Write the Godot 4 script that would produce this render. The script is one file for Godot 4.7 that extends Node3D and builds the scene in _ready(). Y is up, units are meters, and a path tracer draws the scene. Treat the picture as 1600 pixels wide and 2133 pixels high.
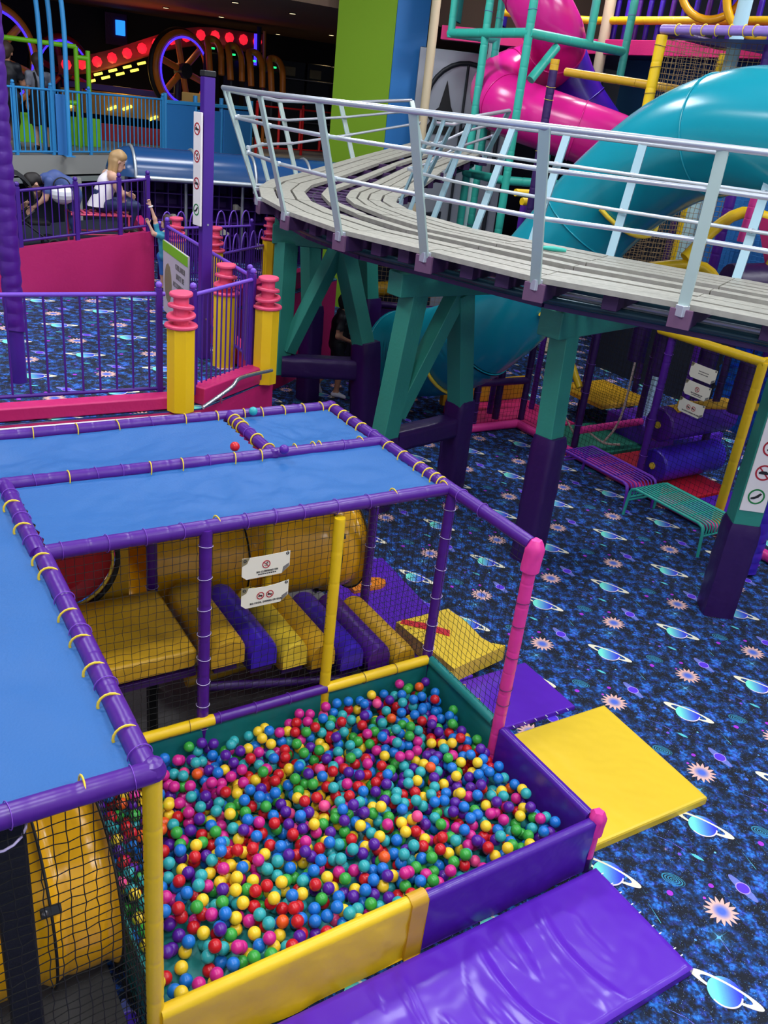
extends Node3D
# An indoor play hall: a ball pit under a padded play frame, a raised coaster track on teal trestles, tube slides,
# a toddler terrace with people, and a dark ride hall behind. Units are metres, y is up, the carpet is at y = 0.

var M := {}                       # materials by name
var taken := {}                   # how often a top-level name has been used
var rng := RandomNumberGenerator.new()
var tie_mesh: ArrayMesh
var cable_tie_mesh: ArrayMesh

# ---------------------------------------------------------------- mesh builder
class MB:
	var v := PackedVector3Array()
	var n := PackedVector3Array()
	var uv := PackedVector2Array()
	var col := PackedColorArray()
	var ix := PackedInt32Array()

	func pt(p: Vector3, nn: Vector3, t := Vector2.ZERO) -> int:
		v.append(p)
		n.append(nn)
		uv.append(t)
		return v.size() - 1

	func tri(a: int, b: int, c: int) -> void:
		var f := (v[b] - v[a]).cross(v[c] - v[a])
		ix.append(a)
		if f.dot(n[a] + n[b] + n[c]) > 0.0:
			ix.append(c)
			ix.append(b)
		else:
			ix.append(b)
			ix.append(c)

	func quad(a: int, b: int, c: int, d: int) -> void:
		tri(a, b, c)
		tri(a, c, d)

	# four corners in order, one flat face
	func face(a: Vector3, b: Vector3, c: Vector3, d: Vector3, towards := Vector3.ZERO) -> void:
		var nn := (b - a).cross(d - a).normalized()
		if towards != Vector3.ZERO and nn.dot(towards) < 0.0:
			nn = -nn
		quad(pt(a, nn, Vector2(0, 1)), pt(b, nn, Vector2(1, 1)), pt(c, nn, Vector2(1, 0)), pt(d, nn, Vector2(0, 0)))

	# box with soft bevelled edges: 24 corners, 44 triangles
	func box(xf: Transform3D, s: Vector3, bevel := 0.006) -> void:
		var h := s * 0.5
		var b := minf(bevel, minf(h.x, minf(h.y, h.z)) * 0.9)
		var id := {}
		for sx in [-1, 1]:
			for sy in [-1, 1]:
				for sz in [-1, 1]:
					for ax in 3:
						var sg := Vector3(sx, sy, sz)
						var p := Vector3(sx * (h.x - b), sy * (h.y - b), sz * (h.z - b))
						p[ax] = sg[ax] * h[ax]
						var nn := Vector3.ZERO
						nn[ax] = sg[ax]
						var a1: int = (ax + 1) % 3
						var a2: int = (ax + 2) % 3
						id[[sx, sy, sz, ax]] = pt(xf * p, (xf.basis * nn).normalized(), Vector2(p[a1], p[a2]))
		for ax in 3:
			for sg in [-1, 1]:
				var c := []
				for q in [[-1, -1], [1, -1], [1, 1], [-1, 1]]:
					var k := [0, 0, 0, ax]
					k[ax] = sg
					k[(ax + 1) % 3] = q[0]
					k[(ax + 2) % 3] = q[1]
					c.append(id[k])
				quad(c[0], c[1], c[2], c[3])
		for ax in 3:
			var a1: int = (ax + 1) % 3
			var a2: int = (ax + 2) % 3
			for s1 in [-1, 1]:
				for s2 in [-1, 1]:
					var lo := [0, 0, 0, a1]
					lo[ax] = -1
					lo[a1] = s1
					lo[a2] = s2
					var hi: Array = lo.duplicate()
					hi[ax] = 1
					var lo2: Array = lo.duplicate()
					lo2[3] = a2
					var hi2: Array = hi.duplicate()
					hi2[3] = a2
					quad(id[lo], id[hi], id[hi2], id[lo2])
		for sx in [-1, 1]:
			for sy in [-1, 1]:
				for sz in [-1, 1]:
					tri(id[[sx, sy, sz, 0]], id[[sx, sy, sz, 1]], id[[sx, sy, sz, 2]])

	func bar(a: Vector3, b: Vector3, w: float, d: float, bevel := 0.004, up := Vector3.UP) -> void:
		var z := (b - a).normalized()
		if absf(z.dot(up)) > 0.98:
			up = Vector3.RIGHT
		var x := up.cross(z).normalized()
		var y := z.cross(x)
		box(Transform3D(Basis(x, y, z), (a + b) * 0.5), Vector3(w, d, a.distance_to(b)), bevel)

	# round tube through points; r is a number or one radius a point
	func tube(pts: Array, r, sides := 12, caps := true, closed := false) -> void:
		var count := pts.size()
		var frame_x := Vector3.ZERO
		var rings := []
		var run := 0.0
		for i in count:
			var dir: Vector3
			if closed:
				dir = (pts[(i + 1) % count] - pts[(i - 1 + count) % count]).normalized()
			elif i == 0:
				dir = (pts[1] - pts[0]).normalized()
			elif i == count - 1:
				dir = (pts[i] - pts[i - 1]).normalized()
			else:
				dir = ((pts[i + 1] - pts[i]).normalized() + (pts[i] - pts[i - 1]).normalized()).normalized()
			if i == 0:
				frame_x = dir.cross(Vector3.UP if absf(dir.y) < 0.9 else Vector3.RIGHT).normalized()
			else:
				frame_x = (frame_x - dir * frame_x.dot(dir)).normalized()
				run += pts[i].distance_to(pts[i - 1])
			var frame_y := dir.cross(frame_x)
			var rad: float = r[i] if r is Array or r is PackedFloat32Array else r
			var slope := 0.0
			if (r is Array or r is PackedFloat32Array) and count > 2:
				var j0 := maxi(i - 1, 0)
				var j1 := mini(i + 1, count - 1)
				var dl: float = pts[j1].distance_to(pts[j0])
				slope = (r[j1] - r[j0]) / maxf(dl, 1e-5)
			var ring := []
			for k in sides + 1:
				var a := TAU * k / sides
				var o := frame_x * cos(a) + frame_y * sin(a)
				ring.append(pt(pts[i] + o * rad, (o - dir * slope).normalized(), Vector2(float(k) / sides, run)))
			rings.append(ring)
			if caps and not closed and (i == 0 or i == count - 1):
				var cn := -dir if i == 0 else dir
				var c := pt(pts[i], cn)
				var prev := -1
				for k in sides + 1:
					var a := TAU * k / sides
					var q := pt(pts[i] + (frame_x * cos(a) + frame_y * sin(a)) * rad, cn)
					if prev >= 0:
						tri(c, prev, q)
					prev = q
		for i in (count if closed else count - 1):
			var p: Array = rings[i]
			var q: Array = rings[(i + 1) % count]
			for k in sides:
				quad(p[k], p[k + 1], q[k + 1], q[k])

	# profile of (radius, height) turned about xf's y axis
	func lathe(profile: Array, sides: int, xf: Transform3D, flat := false) -> void:
		for i in profile.size() - 1:
			var a: Vector2 = profile[i]
			var b: Vector2 = profile[i + 1]
			var d := (b - a)
			if d.length() < 1e-6:
				continue
			var nr := Vector2(d.y, -d.x).normalized()
			var pa := []
			var pb := []
			for k in sides + 1:
				var g := TAU * k / sides
				var u := Vector3(cos(g), 0, sin(g))
				var nn := (xf.basis * (u * nr.x + Vector3.UP * nr.y)).normalized()
				if flat:
					var gm := TAU * (k + 0.5) / sides
					var um := Vector3(cos(gm), 0, sin(gm))
					nn = (xf.basis * (um * nr.x + Vector3.UP * nr.y)).normalized()
				pa.append(pt(xf * (u * a.x + Vector3.UP * a.y), nn, Vector2(float(k) / sides, a.y)))
				pb.append(pt(xf * (u * b.x + Vector3.UP * b.y), nn, Vector2(float(k) / sides, b.y)))
			for k in sides:
				if flat:
					var gm := TAU * (k + 0.5) / sides
					var um := Vector3(cos(gm), 0, sin(gm))
					var nn := (xf.basis * (um * nr.x + Vector3.UP * nr.y)).normalized()
					quad(pt(v[pa[k]], nn), pt(v[pa[k + 1]], nn), pt(v[pb[k + 1]], nn), pt(v[pb[k]], nn))
				else:
					quad(pa[k], pa[k + 1], pb[k + 1], pb[k])

	# polygon in xf's xy plane, extruded from z = 0 to z = depth
	func prism(poly: PackedVector2Array, depth: float, xf: Transform3D) -> void:
		var tr := Geometry2D.triangulate_polygon(poly)
		for side in 2:
			var z := depth * side
			var nn := (xf.basis * Vector3(0, 0, 1 if side == 1 else -1)).normalized()
			if depth < 0:
				nn = -nn
			var ids := []
			for p in poly:
				ids.append(pt(xf * Vector3(p.x, p.y, z), nn, p))
			for k in range(0, tr.size(), 3):
				tri(ids[tr[k]], ids[tr[k + 1]], ids[tr[k + 2]])
		var cw := Geometry2D.is_polygon_clockwise(poly)
		for i in poly.size():
			var a := poly[i]
			var b := poly[(i + 1) % poly.size()]
			var d := (b - a).normalized()
			var out := Vector2(d.y, -d.x)
			if cw:
				out = -out
			var nn := (xf.basis * Vector3(out.x, out.y, 0)).normalized()
			quad(pt(xf * Vector3(a.x, a.y, 0), nn), pt(xf * Vector3(b.x, b.y, 0), nn), pt(xf * Vector3(b.x, b.y, depth), nn), pt(xf * Vector3(a.x, a.y, depth), nn))

	# eight corners: bottom four then top four, each in ring order
	func hexa(c: Array) -> void:
		var mid := Vector3.ZERO
		for p in c:
			mid += p
		mid /= 8.0
		for f in [[0, 1, 2, 3], [4, 5, 6, 7], [0, 1, 5, 4], [1, 2, 6, 5], [2, 3, 7, 6], [3, 0, 4, 7]]:
			var m: Vector3 = (c[f[0]] + c[f[1]] + c[f[2]] + c[f[3]]) * 0.25
			face(c[f[0]], c[f[1]], c[f[2]], c[f[3]], m - mid)

	# smooth grid of points; rows is an Array of Arrays of Vector3
	func grid(rows: Array, flip := false) -> void:
		var nu: int = rows.size()
		var nv: int = rows[0].size()
		var base := v.size()
		for i in nu:
			for j in nv:
				var du: Vector3 = rows[mini(i + 1, nu - 1)][j] - rows[maxi(i - 1, 0)][j]
				var dv: Vector3 = rows[i][mini(j + 1, nv - 1)] - rows[i][maxi(j - 1, 0)]
				var nn := du.cross(dv).normalized()
				if nn == Vector3.ZERO:
					nn = Vector3.UP
				pt(rows[i][j], -nn if flip else nn, Vector2(float(i) / (nu - 1), float(j) / (nv - 1)))
		for i in nu - 1:
			for j in nv - 1:
				quad(base + i * nv + j, base + (i + 1) * nv + j, base + (i + 1) * nv + j + 1, base + i * nv + j + 1)

	func mesh() -> ArrayMesh:
		var a := []
		a.resize(Mesh.ARRAY_MAX)
		a[Mesh.ARRAY_VERTEX] = v
		a[Mesh.ARRAY_NORMAL] = n
		a[Mesh.ARRAY_TEX_UV] = uv
		if col.size() == v.size():
			a[Mesh.ARRAY_COLOR] = col
		a[Mesh.ARRAY_INDEX] = ix
		var m := ArrayMesh.new()
		m.add_surface_from_arrays(Mesh.PRIMITIVE_TRIANGLES, a)
		return m

# ---------------------------------------------------------------- scene helpers
func numbered(called: String) -> String:
	var k: int = taken.get(called, 0)
	taken[called] = k + 1
	return called if k == 0 else "%s_%03d" % [called, k]

func thing(called: String, label: String, category: String, at := Vector3.ZERO, group := "") -> Node3D:
	var o := Node3D.new()
	o.name = numbered(called)
	add_child(o)
	o.position = at
	tag(o, label, category, group)
	return o

func tag(o: Node, label: String, category: String, group := "") -> Node:
	o.set_meta("label", label)
	o.set_meta("category", category)
	if group:
		o.set_meta("group", group)
	return o

func part(parent: Node, called: String, m: Mesh, mat: Material, xf := Transform3D.IDENTITY) -> MeshInstance3D:
	var o := MeshInstance3D.new()
	o.mesh = m
	o.material_override = mat
	o.transform = xf
	if parent == self:
		o.name = numbered(called)
		add_child(o)
	else:
		o.name = called
		parent.add_child(o, true)
	return o

func struct(called: String, m: Mesh, mat: Material, label := "") -> MeshInstance3D:
	var o := part(self, called, m, mat)
	o.set_meta("kind", "structure")
	if label:
		o.set_meta("label", label)
	return o

func at(x: float, y: float, z: float) -> Transform3D:
	return Transform3D(Basis.IDENTITY, Vector3(x, y, z))

func box_mesh(s: Vector3, bevel := 0.006) -> ArrayMesh:
	var m := MB.new()
	m.box(Transform3D.IDENTITY, s, bevel)
	return m.mesh()

func tube_mesh(pts: Array, r, sides := 12, caps := true) -> ArrayMesh:
	var m := MB.new()
	m.tube(pts, r, sides, caps)
	return m.mesh()

func ring_mesh(radius: float, thick: float, sides := 16, around := 8) -> ArrayMesh:
	var m := MB.new()
	var pts := []
	for k in sides:
		var a := TAU * k / sides
		pts.append(Vector3(cos(a) * radius, 0, sin(a) * radius))
	m.tube(pts, thick, around, false, true)
	return m.mesh()

# a basis whose y axis points along d
func along(d: Vector3) -> Basis:
	var y := d.normalized()
	var x := y.cross(Vector3.UP if absf(y.y) < 0.95 else Vector3.RIGHT).normalized()
	return Basis(x, y, x.cross(y))

func spline(ctrl: Array, steps: int) -> Array:
	var out := []
	var count := ctrl.size()
	for i in count - 1:
		var p0: Vector3 = ctrl[maxi(i - 1, 0)]
		var p1: Vector3 = ctrl[i]
		var p2: Vector3 = ctrl[i + 1]
		var p3: Vector3 = ctrl[mini(i + 2, count - 1)]
		for k in steps:
			out.append(p1.cubic_interpolate(p2, p0, p3, float(k) / steps))
	out.append(ctrl[count - 1])
	return out

# foam-padded pole: slightly uneven vinyl sleeve with pinched seams
func pad_mesh(a: Vector3, b: Vector3, r: float, seam := 0.3, sides := 16) -> ArrayMesh:
	var l := a.distance_to(b)
	var pts := []
	var rad := []
	var count := maxi(1, roundi(l / seam))
	for i in count:
		for q in [0.0, 0.03, 0.09, 0.5, 0.91, 0.97]:
			var f: float = (i + q) / count
			pts.append(a.lerp(b, f))
			var k: float = 0.93 if q == 0.0 else (0.985 if q == 0.03 or q == 0.97 else 1.0)
			if i == 0 and q < 0.02:
				k = 0.96
			rad.append(r * k * (1.0 + rng.randf_range(-0.012, 0.012)))
	pts.append(b)
	rad.append(r * 0.96)
	var m := MB.new()
	m.tube(pts, rad, sides)
	return m.mesh()

# net of knotted cords in the plane spanned by u and v from corner o; cords sag and wander a little
func net_mesh(o: Vector3, u: Vector3, v: Vector3, cell: float, r: float, wander := 0.006, bulge := 0.0) -> ArrayMesh:
	var nu := maxi(2, roundi(u.length() / cell))
	var nv := maxi(2, roundi(v.length() / cell))
	var nn := u.cross(v).normalized()
	var k := []
	for i in nu + 1:
		var row := []
		for j in nv + 1:
			var s := float(i) / nu
			var t := float(j) / nv
			var e := sin(PI * s) * sin(PI * t)
			row.append(o + u * s + v * t + nn * (bulge * e + rng.randf_range(-wander, wander)) + (u.normalized() * rng.randf_range(-wander, wander) + v.normalized() * rng.randf_range(-wander, wander)) * minf(1.0, 3.0 * e))
		k.append(row)
	var m := MB.new()
	for i in nu + 1:
		m.tube(k[i], r, 3, false)
	for j in nv + 1:
		var line := []
		for i in nu + 1:
			line.append(k[i][j])
		m.tube(line, r, 3, false)
	return m.mesh()

# two-sided cloth between four corners, sagging in the middle and rippled
func cloth_mesh(p00: Vector3, p10: Vector3, p01: Vector3, p11: Vector3, nu: int, nv: int, sag: float, ripple: float, thick := 0.004, scallop := 0.0) -> ArrayMesh:
	var fn := FastNoiseLite.new()
	fn.seed = 11 + nu
	fn.frequency = 0.9
	var top := []
	var bot := []
	var nn := (p10 - p00).cross(p01 - p00).normalized()
	if nn.y < 0:
		nn = -nn
	for i in nu + 1:
		var ra := []
		var rb := []
		for j in nv + 1:
			var s := float(i) / nu
			var t := float(j) / nv
			if scallop > 0.0:
				s = lerpf(s, 0.5, scallop * (0.5 - 0.5 * cos(TAU * t * nv / 4.0)) * absf(2.0 * s - 1.0))
			var p := p00.lerp(p10, s).lerp(p01.lerp(p11, s), t)
			var e := sin(PI * s) * sin(PI * t)
			p -= nn * (sag * e)
			p += nn * (ripple * fn.get_noise_3d(p.x * 1.4, p.y, p.z * 1.4) * (0.25 + e))
			ra.append(p)
			rb.append(p - nn * thick)
		top.append(ra)
		bot.append(rb)
	var m := MB.new()
	var test: Vector3 = (top[1][0] - top[0][0]).cross(top[0][1] - top[0][0])
	var f := test.dot(nn) < 0
	m.grid(top, f)
	m.grid(bot, not f)
	return m.mesh()

func _ready() -> void:
	# ---- camera
	var cam := Camera3D.new()
	cam.name = "camera"
	cam.position = Vector3(-3.8585, 4.6602, 4.7716)
	cam.rotation = Vector3(-0.4398, -0.5973, 0.1156)
	cam.fov = 61.62
	cam.near = 0.05
	cam.far = 120.0
	add_child(cam)
	cam.current = true
	# ---- environment and exposure
	var env := Environment.new()
	env.background_mode = Environment.BG_COLOR
	env.background_color = Color(0.02, 0.02, 0.03)
	env.tonemap_mode = Environment.TONE_MAPPER_LINEAR
	env.tonemap_exposure = 0.97
	env.sdfgi_enabled = true
	env.ssao_enabled = true
	env.ssil_enabled = true
	var we := WorldEnvironment.new()
	we.name = "environment"
	we.environment = env
	add_child(we)
	rng.seed = 20240611
	make_materials()
	tie_mesh = ring_mesh(1.0, 0.13, 16, 6)
	cable_tie_mesh = ring_mesh(1.0, 0.06, 16, 5)
	# ---- unseen ceiling lamps: white panels out of view, placed to light the hall
	for z in [-9.0, -3.5, 2.0, 6.6]:  # the row nearest the camera is added as fill for front faces
		for x in [-4.0, 2.5, 9.0]:
			unseen_ceiling_lamp(x, z)
	build_room()
	build_pit_frame()
	build_pit_inside()
	build_mats()
	build_balls()
	build_coaster()
	build_right_play()
	build_slides()
	build_toddler_terrace()
	build_upper_walk()
	build_ride_hall()
	build_people()

func unseen_ceiling_lamp(x: float, z: float) -> void:  # hangs out of view and lights the play hall from above
	var w := 2.4
	var d := 1.2
	var o := thing("unseen_ceiling_lamp", "unseen long white light panel out of view below the hall ceiling", "lamp", Vector3(x, 9.3, z), "unseen white panels placed to light the play hall")
	part(o, "housing", box_mesh(Vector3(w + 0.08, 0.12, d + 0.08), 0.01), M.dark_steel, at(0, 0.07, 0))
	part(o, "glowing_panel", box_mesh(Vector3(w, 0.02, d), 0.004), M.lamp_white)
	var l := AreaLight3D.new()
	l.name = "panel_light"
	l.area_size = Vector2(w, d)
	l.light_energy = 26.0
	l.light_color = Color(0.95, 0.97, 1.0)
	l.area_range = 40.0
	l.area_attenuation = 2.0
	l.shadow_enabled = true
	l.position = Vector3(0, -0.03, 0)
	l.rotation = Vector3(-PI / 2, 0, 0)
	o.add_child(l)
# ---------------------------------------------------------------- materials
func noise_image(seed_: int, freq: float, size: int, octaves := 4, kind := FastNoiseLite.TYPE_SIMPLEX_SMOOTH) -> Image:
	var fn := FastNoiseLite.new()
	fn.seed = seed_
	fn.noise_type = kind
	fn.frequency = freq
	fn.fractal_octaves = octaves
	return fn.get_seamless_image(size, size, false, false, 0.2)

func normal_tex(img: Image, strength: float) -> ImageTexture:
	var c: Image = img.duplicate()
	c.convert(Image.FORMAT_RGBA8)
	c.bump_map_to_normal_map(strength)
	return ImageTexture.create_from_image(c)

func plain(called: String, c: Color, rough := 0.5, metal := 0.0) -> StandardMaterial3D:
	var m := StandardMaterial3D.new()
	m.resource_name = called
	m.albedo_color = c
	m.roughness = rough
	m.metallic = metal
	M[called] = m
	return m

# vinyl, plastic or fabric with a fine relief, mapped without uvs
func relief(called: String, c: Color, rough: float, tex: Texture2D, scale: float, amount: float) -> StandardMaterial3D:
	var m := plain(called, c, rough)
	m.normal_enabled = true
	m.normal_texture = tex
	m.normal_scale = amount
	m.uv1_triplanar = true
	m.uv1_scale = Vector3.ONE * scale
	return m

func rgb(r: int, g: int, b: int) -> Color:
	return Color8(r, g, b)

func make_materials() -> void:
	var wrinkle := normal_tex(noise_image(3, 0.008, 256, 3), 6.0)
	var soft := normal_tex(noise_image(9, 0.012, 256, 2), 5.0)
	var weave := normal_tex(noise_image(5, 0.06, 256, 2), 4.0)
	# foam sleeves and soft play vinyl
	relief("purple_vinyl", rgb(78, 24, 134), 0.34, wrinkle, 3.0, 0.35)
	relief("dark_purple_vinyl", rgb(48, 15, 80), 0.4, wrinkle, 3.0, 0.4)
	relief("blue_purple_vinyl", rgb(62, 30, 176), 0.32, wrinkle, 2.0, 0.3)
	relief("wall_violet", rgb(74, 24, 148), 0.3, wrinkle, 2.0, 0.3)
	relief("violet_mat", rgb(94, 38, 184), 0.27, soft, 1.1, 0.45)
	relief("yellow_vinyl", rgb(240, 196, 22), 0.36, wrinkle, 2.5, 0.3)
	relief("yellow_mat", rgb(238, 200, 50), 0.38, soft, 1.2, 0.4)
	relief("gold_vinyl", rgb(208, 158, 32), 0.4, wrinkle, 2.0, 0.4)
	relief("pink_vinyl", rgb(232, 58, 150), 0.38, wrinkle, 4.0, 0.5)
	relief("teal_vinyl", rgb(30, 128, 124), 0.42, wrinkle, 2.5, 0.3)
	relief("red_vinyl", rgb(206, 30, 46), 0.4, wrinkle, 3.0, 0.3)
	relief("magenta_mat", rgb(222, 44, 120), 0.5, weave, 2.0, 0.2)
	relief("green_mat", rgb(30, 140, 110), 0.5, weave, 2.0, 0.2)
	relief("roof_mesh", rgb(34, 100, 168), 0.55, weave, 3.0, 0.25)
	M.roof_mesh.transparency = BaseMaterial3D.TRANSPARENCY_ALPHA
	M.roof_mesh.albedo_color.a = 0.87
	relief("black_sleeve", rgb(16, 16, 20), 0.7, weave, 3.0, 0.3)
	# hard plastics
	plain("yellow_plastic", rgb(246, 178, 20), 0.24)
	plain("orange_plastic", rgb(240, 140, 30), 0.4)
	plain("teal_slide", rgb(18, 140, 158), 0.2)
	plain("magenta_slide", rgb(222, 32, 140), 0.24)
	plain("violet_slide", rgb(58, 24, 160), 0.26)
	plain("teal_pole", rgb(52, 178, 158), 0.4)
	plain("black_rubber", rgb(18, 18, 20), 0.6)
	plain("cream_pole", rgb(214, 196, 160), 0.5)
	plain("pale_pole", rgb(182, 214, 214), 0.4)
	plain("tie_yellow", rgb(246, 210, 60), 0.45)
	plain("tie_white", rgb(206, 190, 226), 0.4)
	plain("tie_violet", rgb(134, 78, 196), 0.4)
	plain("tie_dark", rgb(58, 22, 74), 0.5)
	plain("cord_black", rgb(22, 20, 18), 0.85)
	plain("cord_tan", rgb(150, 124, 84), 0.85)
	plain("rope", rgb(196, 176, 164), 0.9)
	plain("chrome", rgb(214, 216, 220), 0.22, 0.9)
	plain("bolt", rgb(120, 120, 120), 0.35, 0.8)
	# coaster
	var grain := noise_image(21, 0.02, 256, 4)
	var wood := relief("deck_board", rgb(178, 175, 164), 0.5, normal_tex(grain, 3.0), 2.0, 0.2)
	var gi: Image = grain.duplicate()
	gi.convert(Image.FORMAT_RGB8)
	for y in 256:
		for x in 256:
			var q := 0.9 + 0.14 * (gi.get_pixel(x, y).r - 0.5)
			gi.set_pixel(x, y, Color(q, q * 0.995, q * 0.98))
	wood.albedo_texture = ImageTexture.create_from_image(gi)
	plain("rail_metal", rgb(206, 212, 220), 0.32, 0.55)
	plain("rail_mint", rgb(184, 204, 196), 0.4, 0.3)
	plain("rail_blue", rgb(150, 180, 190), 0.4, 0.3)
	plain("track_tube", rgb(30, 62, 74), 0.25, 0.3)
	plain("tie_block", rgb(58, 28, 74), 0.6)
	plain("tie_block_pale", rgb(108, 74, 104), 0.65)
	relief("trestle", rgb(46, 138, 120), 0.5, weave, 1.0, 0.15)
	# toddler terrace and ride hall
	plain("fence_violet_bench", rgb(112, 46, 176), 0.35)
	plain("foil_blue", rgb(40, 120, 220), 0.22, 0.7)
	relief("violet_sleeve", rgb(150, 120, 196), 0.3, wrinkle, 3.0, 0.35)
	plain("teal_dark", rgb(18, 78, 110), 0.6)
	plain("fence_purple", rgb(74, 32, 140), 0.35)
	plain("fence_violet", rgb(122, 78, 200), 0.35)
	relief("pink_wall", rgb(200, 34, 106), 0.45, weave, 1.0, 0.12)
	plain("pink_ring", rgb(238, 84, 120), 0.4)
	plain("bollard_yellow", rgb(246, 200, 22), 0.4)
	plain("blue_paint", rgb(56, 150, 214), 0.4)
	plain("blue_panel", rgb(50, 128, 200), 0.5)
	plain("lime_paint", rgb(120, 200, 24), 0.45)
	plain("lime_wall", rgb(132, 176, 26), 0.7)
	plain("red_paint", rgb(216, 30, 30), 0.45)
	plain("rack_purple", rgb(66, 22, 120), 0.5)
	relief("rubber_floor", rgb(96, 94, 92), 0.85, weave, 2.0, 0.2)
	plain("grey_concrete", rgb(156, 156, 152), 0.8)
	plain("silver_trim", rgb(190, 196, 200), 0.35, 0.6)
	plain("dome_blue", rgb(30, 72, 122), 0.22)
	plain("gate_silver", rgb(168, 172, 180), 0.4, 0.6)
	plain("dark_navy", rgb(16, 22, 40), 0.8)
	plain("dark_steel", rgb(34, 38, 44), 0.5)
	plain("ceiling_brown", rgb(116, 92, 76), 0.85)
	plain("ride_red", rgb(170, 28, 40), 0.4)
	plain("ride_orange", rgb(214, 120, 34), 0.4)
	plain("ride_maroon", rgb(120, 40, 50), 0.5)
	plain("ride_tan", rgb(190, 150, 84), 0.6)
	plain("hall_wall", rgb(196, 198, 204), 0.85)  # pale tone chosen so the unseen hall walls bounce light
	plain("hall_ceiling", rgb(120, 122, 128), 0.9)
	plain("sign_white", rgb(240, 232, 226), 0.5)
	plain("sign_cream", rgb(238, 230, 206), 0.5)
	plain("sign_grey", rgb(206, 196, 200), 0.55)
	plain("ink", rgb(30, 28, 30), 0.6)
	plain("ink_red", rgb(176, 30, 44), 0.6)
	plain("ink_green", rgb(28, 130, 62), 0.6)
	plain("ink_grey", rgb(120, 116, 110), 0.6)
	plain("ink_brown", rgb(140, 128, 92), 0.6)
	plain("white_plastic", rgb(236, 236, 238), 0.4)
	plain("stroller_black", rgb(20, 22, 26), 0.75)
	for l in [["lamp_warm", rgb(255, 226, 170), 3.0], ["lamp_white", rgb(246, 248, 255), 4.0], ["neon_blue", rgb(60, 40, 255), 2.2], ["neon_red", rgb(255, 36, 60), 0.9], ["neon_yellow", rgb(255, 240, 90), 1.6], ["neon_green", rgb(40, 255, 140), 1.2], ["screen_blue", rgb(40, 140, 255), 1.4]]:
		var m := plain(l[0], l[1], 0.4)
		m.emission_enabled = true
		m.emission = l[1]
		m.emission_energy_multiplier = l[2]
	# people
	var skin := plain("person_skin", Color.WHITE, 0.6)
	skin.vertex_color_use_as_albedo = true
	plain("hair_brown", rgb(58, 40, 30), 0.6)
	plain("hair_dark", rgb(28, 22, 20), 0.6)
	plain("hair_blonde", rgb(176, 140, 92), 0.5)
	plain("cloth_white", rgb(236, 228, 232), 0.8)
	plain("cloth_black", rgb(16, 17, 20), 0.85)
	make_carpet()

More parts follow.
